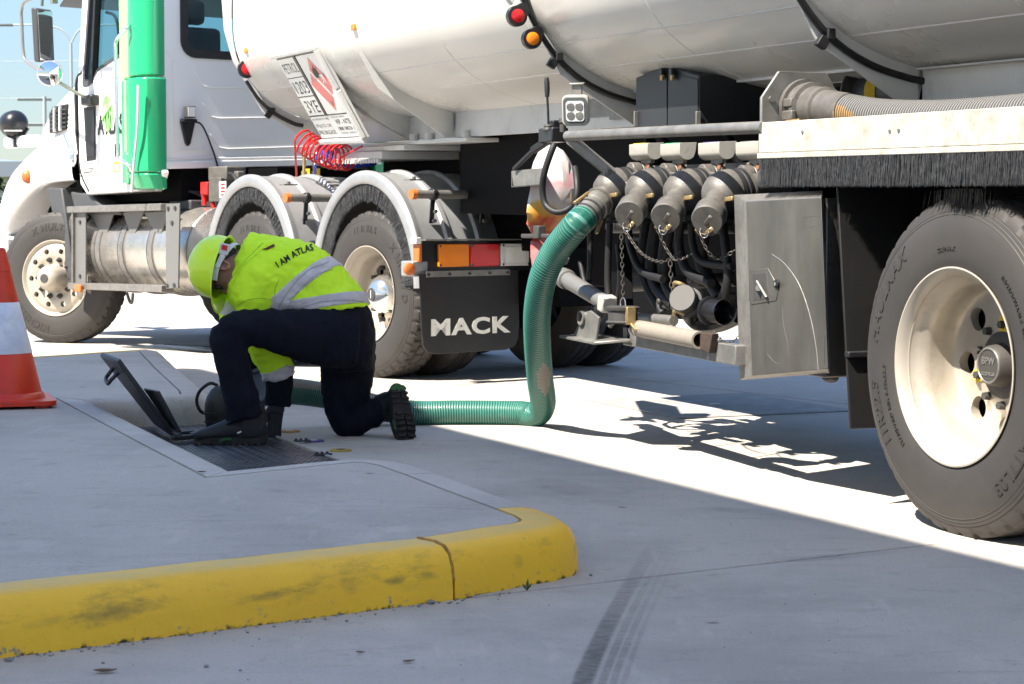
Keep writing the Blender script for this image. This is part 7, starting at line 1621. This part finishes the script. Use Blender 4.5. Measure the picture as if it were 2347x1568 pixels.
# lower forearms (navy under-sleeve) joined to the gloves
bm = BM(); limb(bm, [(639, 850, 8.85, 33, .052), (640, 880, 8.86, 32, .050), (638, 912, 8.86, 30, .046), (636, 930, 8.86, 31, .046)]); bm = remesh(bm, .007, 3); fold(bm, .003, 14); obj('cuff', bm, 'navy_cloth', pe, smooth=80)
glove(PD(636, 922, 8.86), PD(630, 965, 8.87), V((-.08, 0, -1)).normalized(), V((.75, .66, 0)).normalized(), 'glove_black', pe, curl=.12, sc=.95)
bm = BM(); limb(bm, [(560, 795, 8.98, 30, .05), (585, 840, 9.0, 27, .045)]); bm = remesh(bm, .007, 3); obj('cuff', bm, 'navy_cloth', pe, smooth=80)
glove(PD(583, 832, 9.0), PD(597, 872, 9.0), V((.25, 0, -1)).normalized(), V((.8, -.6, 0)).normalized(), 'glove_grey', pe, curl=.25)
# boots
bm = BM(); limb(bm, [(566, 925, 8.57, 40, .055), (570, 955, 8.57, 41, .055), (572, 985, 8.57, 41, .052), (574, 1003, 8.57, 40, .050)]); limb(bm, [(608, 985, 8.57, 24, .040), (585, 982, 8.57, 32, .046), (545, 982, 8.57, 32, .047), (510, 990, 8.57, 24, .049), (478, 996, 8.57, 18, .048), (456, 1000, 8.57, 14, .038), (448, 1002, 8.57, 8, .02)])
bm = remesh(bm, .006, 4); b1 = obj('boot', bm, 'boot_black', pe, smooth=80)
def zof(u, v, d): return PD(u, v, d)
sole = [(612, 1004), (616, 992), (606, 1000), (560, 1003), (520, 1006), (480, 1010), (455, 1008), (444, 1004)]
gx0 = PD(614, 1020, 8.57); gx1 = PD(444, 1020, 8.57); zb = .009
bm = BM(); top_ = []; 
ol = []
for i in range(28):
    a = 6.2832 * i / 28; cx_, cy_ = math.cos(a), math.sin(a); L = (gx0 - gx1).length / 2; ww = .050 * (1.0 - .10 * cx_ * -1) * (1 - .12 * math.exp(-((cx_ - .25) / .35) ** 2)); ol.append(V(((gx0.x + gx1.x) / 2 + L * math.copysign(abs(cx_) ** .8, cx_), 8.57 + ww * math.copysign(abs(cy_) ** .75, cy_), zb)))
A = [bm.verts.new(p + V((0, 0, .012 if p.x < gx1.x + .03 else .0))) for p in ol]; B = [bm.verts.new(p + V((0, 0, .030 + .010 * max(0, (p.x - (gx0.x - .1)) / .1)))) for p in ol]; bridge(bm, A, B); cap(bm, A, True); cap(bm, B); s1_ = obj('boot_sole', bm, 'boot_sole', b1, bev=.004, smooth=30)
bm = BM()
for i in range(11): box(bm, V((gx1.x + .02 + i * .0265, 8.522, zb + .002)), V((.008, 0, 0)), V((0, .006, 0)), V((0, 0, .010)))
obj('sole_lug', bm, 'boot_sole', b1, kind='stuff')
bm = BM(); prism(bm, [PD(500, 1016, 8.515), PD(506, 1006, 8.515), PD(528, 1003, 8.515), PD(534, 1012, 8.515), PD(527, 1008, 8.515), PD(508, 1011, 8.515)], V((0, .006, 0))); obj('sole_flash', bm, 'boot_green', b1)
bm = BM(); bar(bm, PD(544, 993, 8.512), PD(553, 989, 8.512), .004, .006, (0, 0, 1)); obj('boot_tag', bm, 'strap_white', b1)
bm = BM()
for k in range(4): tube(bm, [PD(520 + 9 * k, 972 - 7 * k, 8.53), PD(528 + 9 * k, 966 - 7 * k, 8.51), PD(538 + 8 * k, 968 - 7 * k, 8.515)], .004, 6)
obj('lace', bm, 'rubber', b1)
hl_ = PD(908, 888, 8.93); to_ = PD(934, 1012, 8.80); fdx = (to_ - hl_).normalized(); sn = V((.50, -.86, .08)); sn = (sn - fdx * sn.dot(fdx)).normalized(); ss_ = sn.cross(fdx).normalized(); Lf = (to_ - hl_).length
def SP(x, y, z): return hl_ + fdx * (x * Lf) + ss_ * y + sn * z
bm = BM()
for (x0, x1, prof) in ((0, 1, None),):
    rs = []
    for x, w_, h_ in ((-.03, .022, .03), (.06, .036, .065), (.2, .038, .085), (.35, .040, .08), (.5, .044, .068), (.7, .049, .055), (.86, .046, .048), (.97, .03, .035), (1.02, .012, .02)):
        rs.append(ring(bm, SP(x, 0, -h_ * .55), ss_, sn, w_, 18, h_ * .55))
    loft(bm, rs)
limb(bm, [(872, 938, 8.98, 34, .055), (890, 930, 8.97, 34, .054), (906, 925, 8.95, 32, .05)])
bm = remesh(bm, .006, 4); b2_ = obj('boot', bm, 'boot_black', pe, smooth=80)
bm = BM(); ol = []
for i in range(32):
    a = 6.2832 * i / 32; cx_, cy_ = math.cos(a), math.sin(a); x = .49 - .55 * math.copysign(abs(cx_) ** .8, cx_); ww = .052 * (1 - .16 * math.exp(-((x - .38) / .2) ** 2)) * (.9 if x < .3 else 1.02); ol.append((x, ww * math.copysign(abs(cy_) ** .75, cy_)))
A = [bm.verts.new(SP(x, y, -.012 + (-.02 * max(0, x - .8) / .2))) for x, y in ol]; B = [bm.verts.new(SP(x, y, .014 + (-.022 * max(0, x - .8) / .2))) for x, y in ol]; bridge(bm, A, B); cap(bm, A, True); cap(bm, B); obj('boot_sole', bm, 'boot_sole', b2_, bev=.003, smooth=30)
for r_ in range(10):
    for c_ in (-1, 1):
        if r_ == 3: continue
        x = .10 + r_ * .098; zz = .014 - .022 * max(0, x - .8) / .2; bm = BM(); ww = .020 if r_ not in (4, 5) else .017
        hexa(bm, [SP(x - .038, c_ * .004, zz - .002), SP(x + .012, c_ * (.006 + ww * 1.9), zz - .002), SP(x + .05, c_ * (.006 + ww * 1.9), zz - .002), SP(x + .034, c_ * .004, zz - .002), SP(x - .034, c_ * .005, zz + .007), SP(x + .014, c_ * (.005 + ww * 1.85), zz + .007), SP(x + .044, c_ * (.005 + ww * 1.85), zz + .007), SP(x + .03, c_ * .005, zz + .007)])
        obj('sole_lug', bm, 'boot_sole', b2_)
bm = BM(); prism(bm, [SP(x, y, .0145) for x, y in ((-.035, .0), (-.01, .03), (.04, .042), (.09, .035), (.12, -.0), (.09, -.035), (.04, -.042), (-.01, -.03))], sn * .006); obj('heel_pad', bm, 'boot_green', b2_, bev=.003)
bm = BM(); prism(bm, [SP(x, y, .0) for x, y in ((.62, -.0535), (.80, -.0535), (.80, -.050), (.62, -.050))], sn * .010); obj('sole_flash', bm, 'boot_green', b2_)
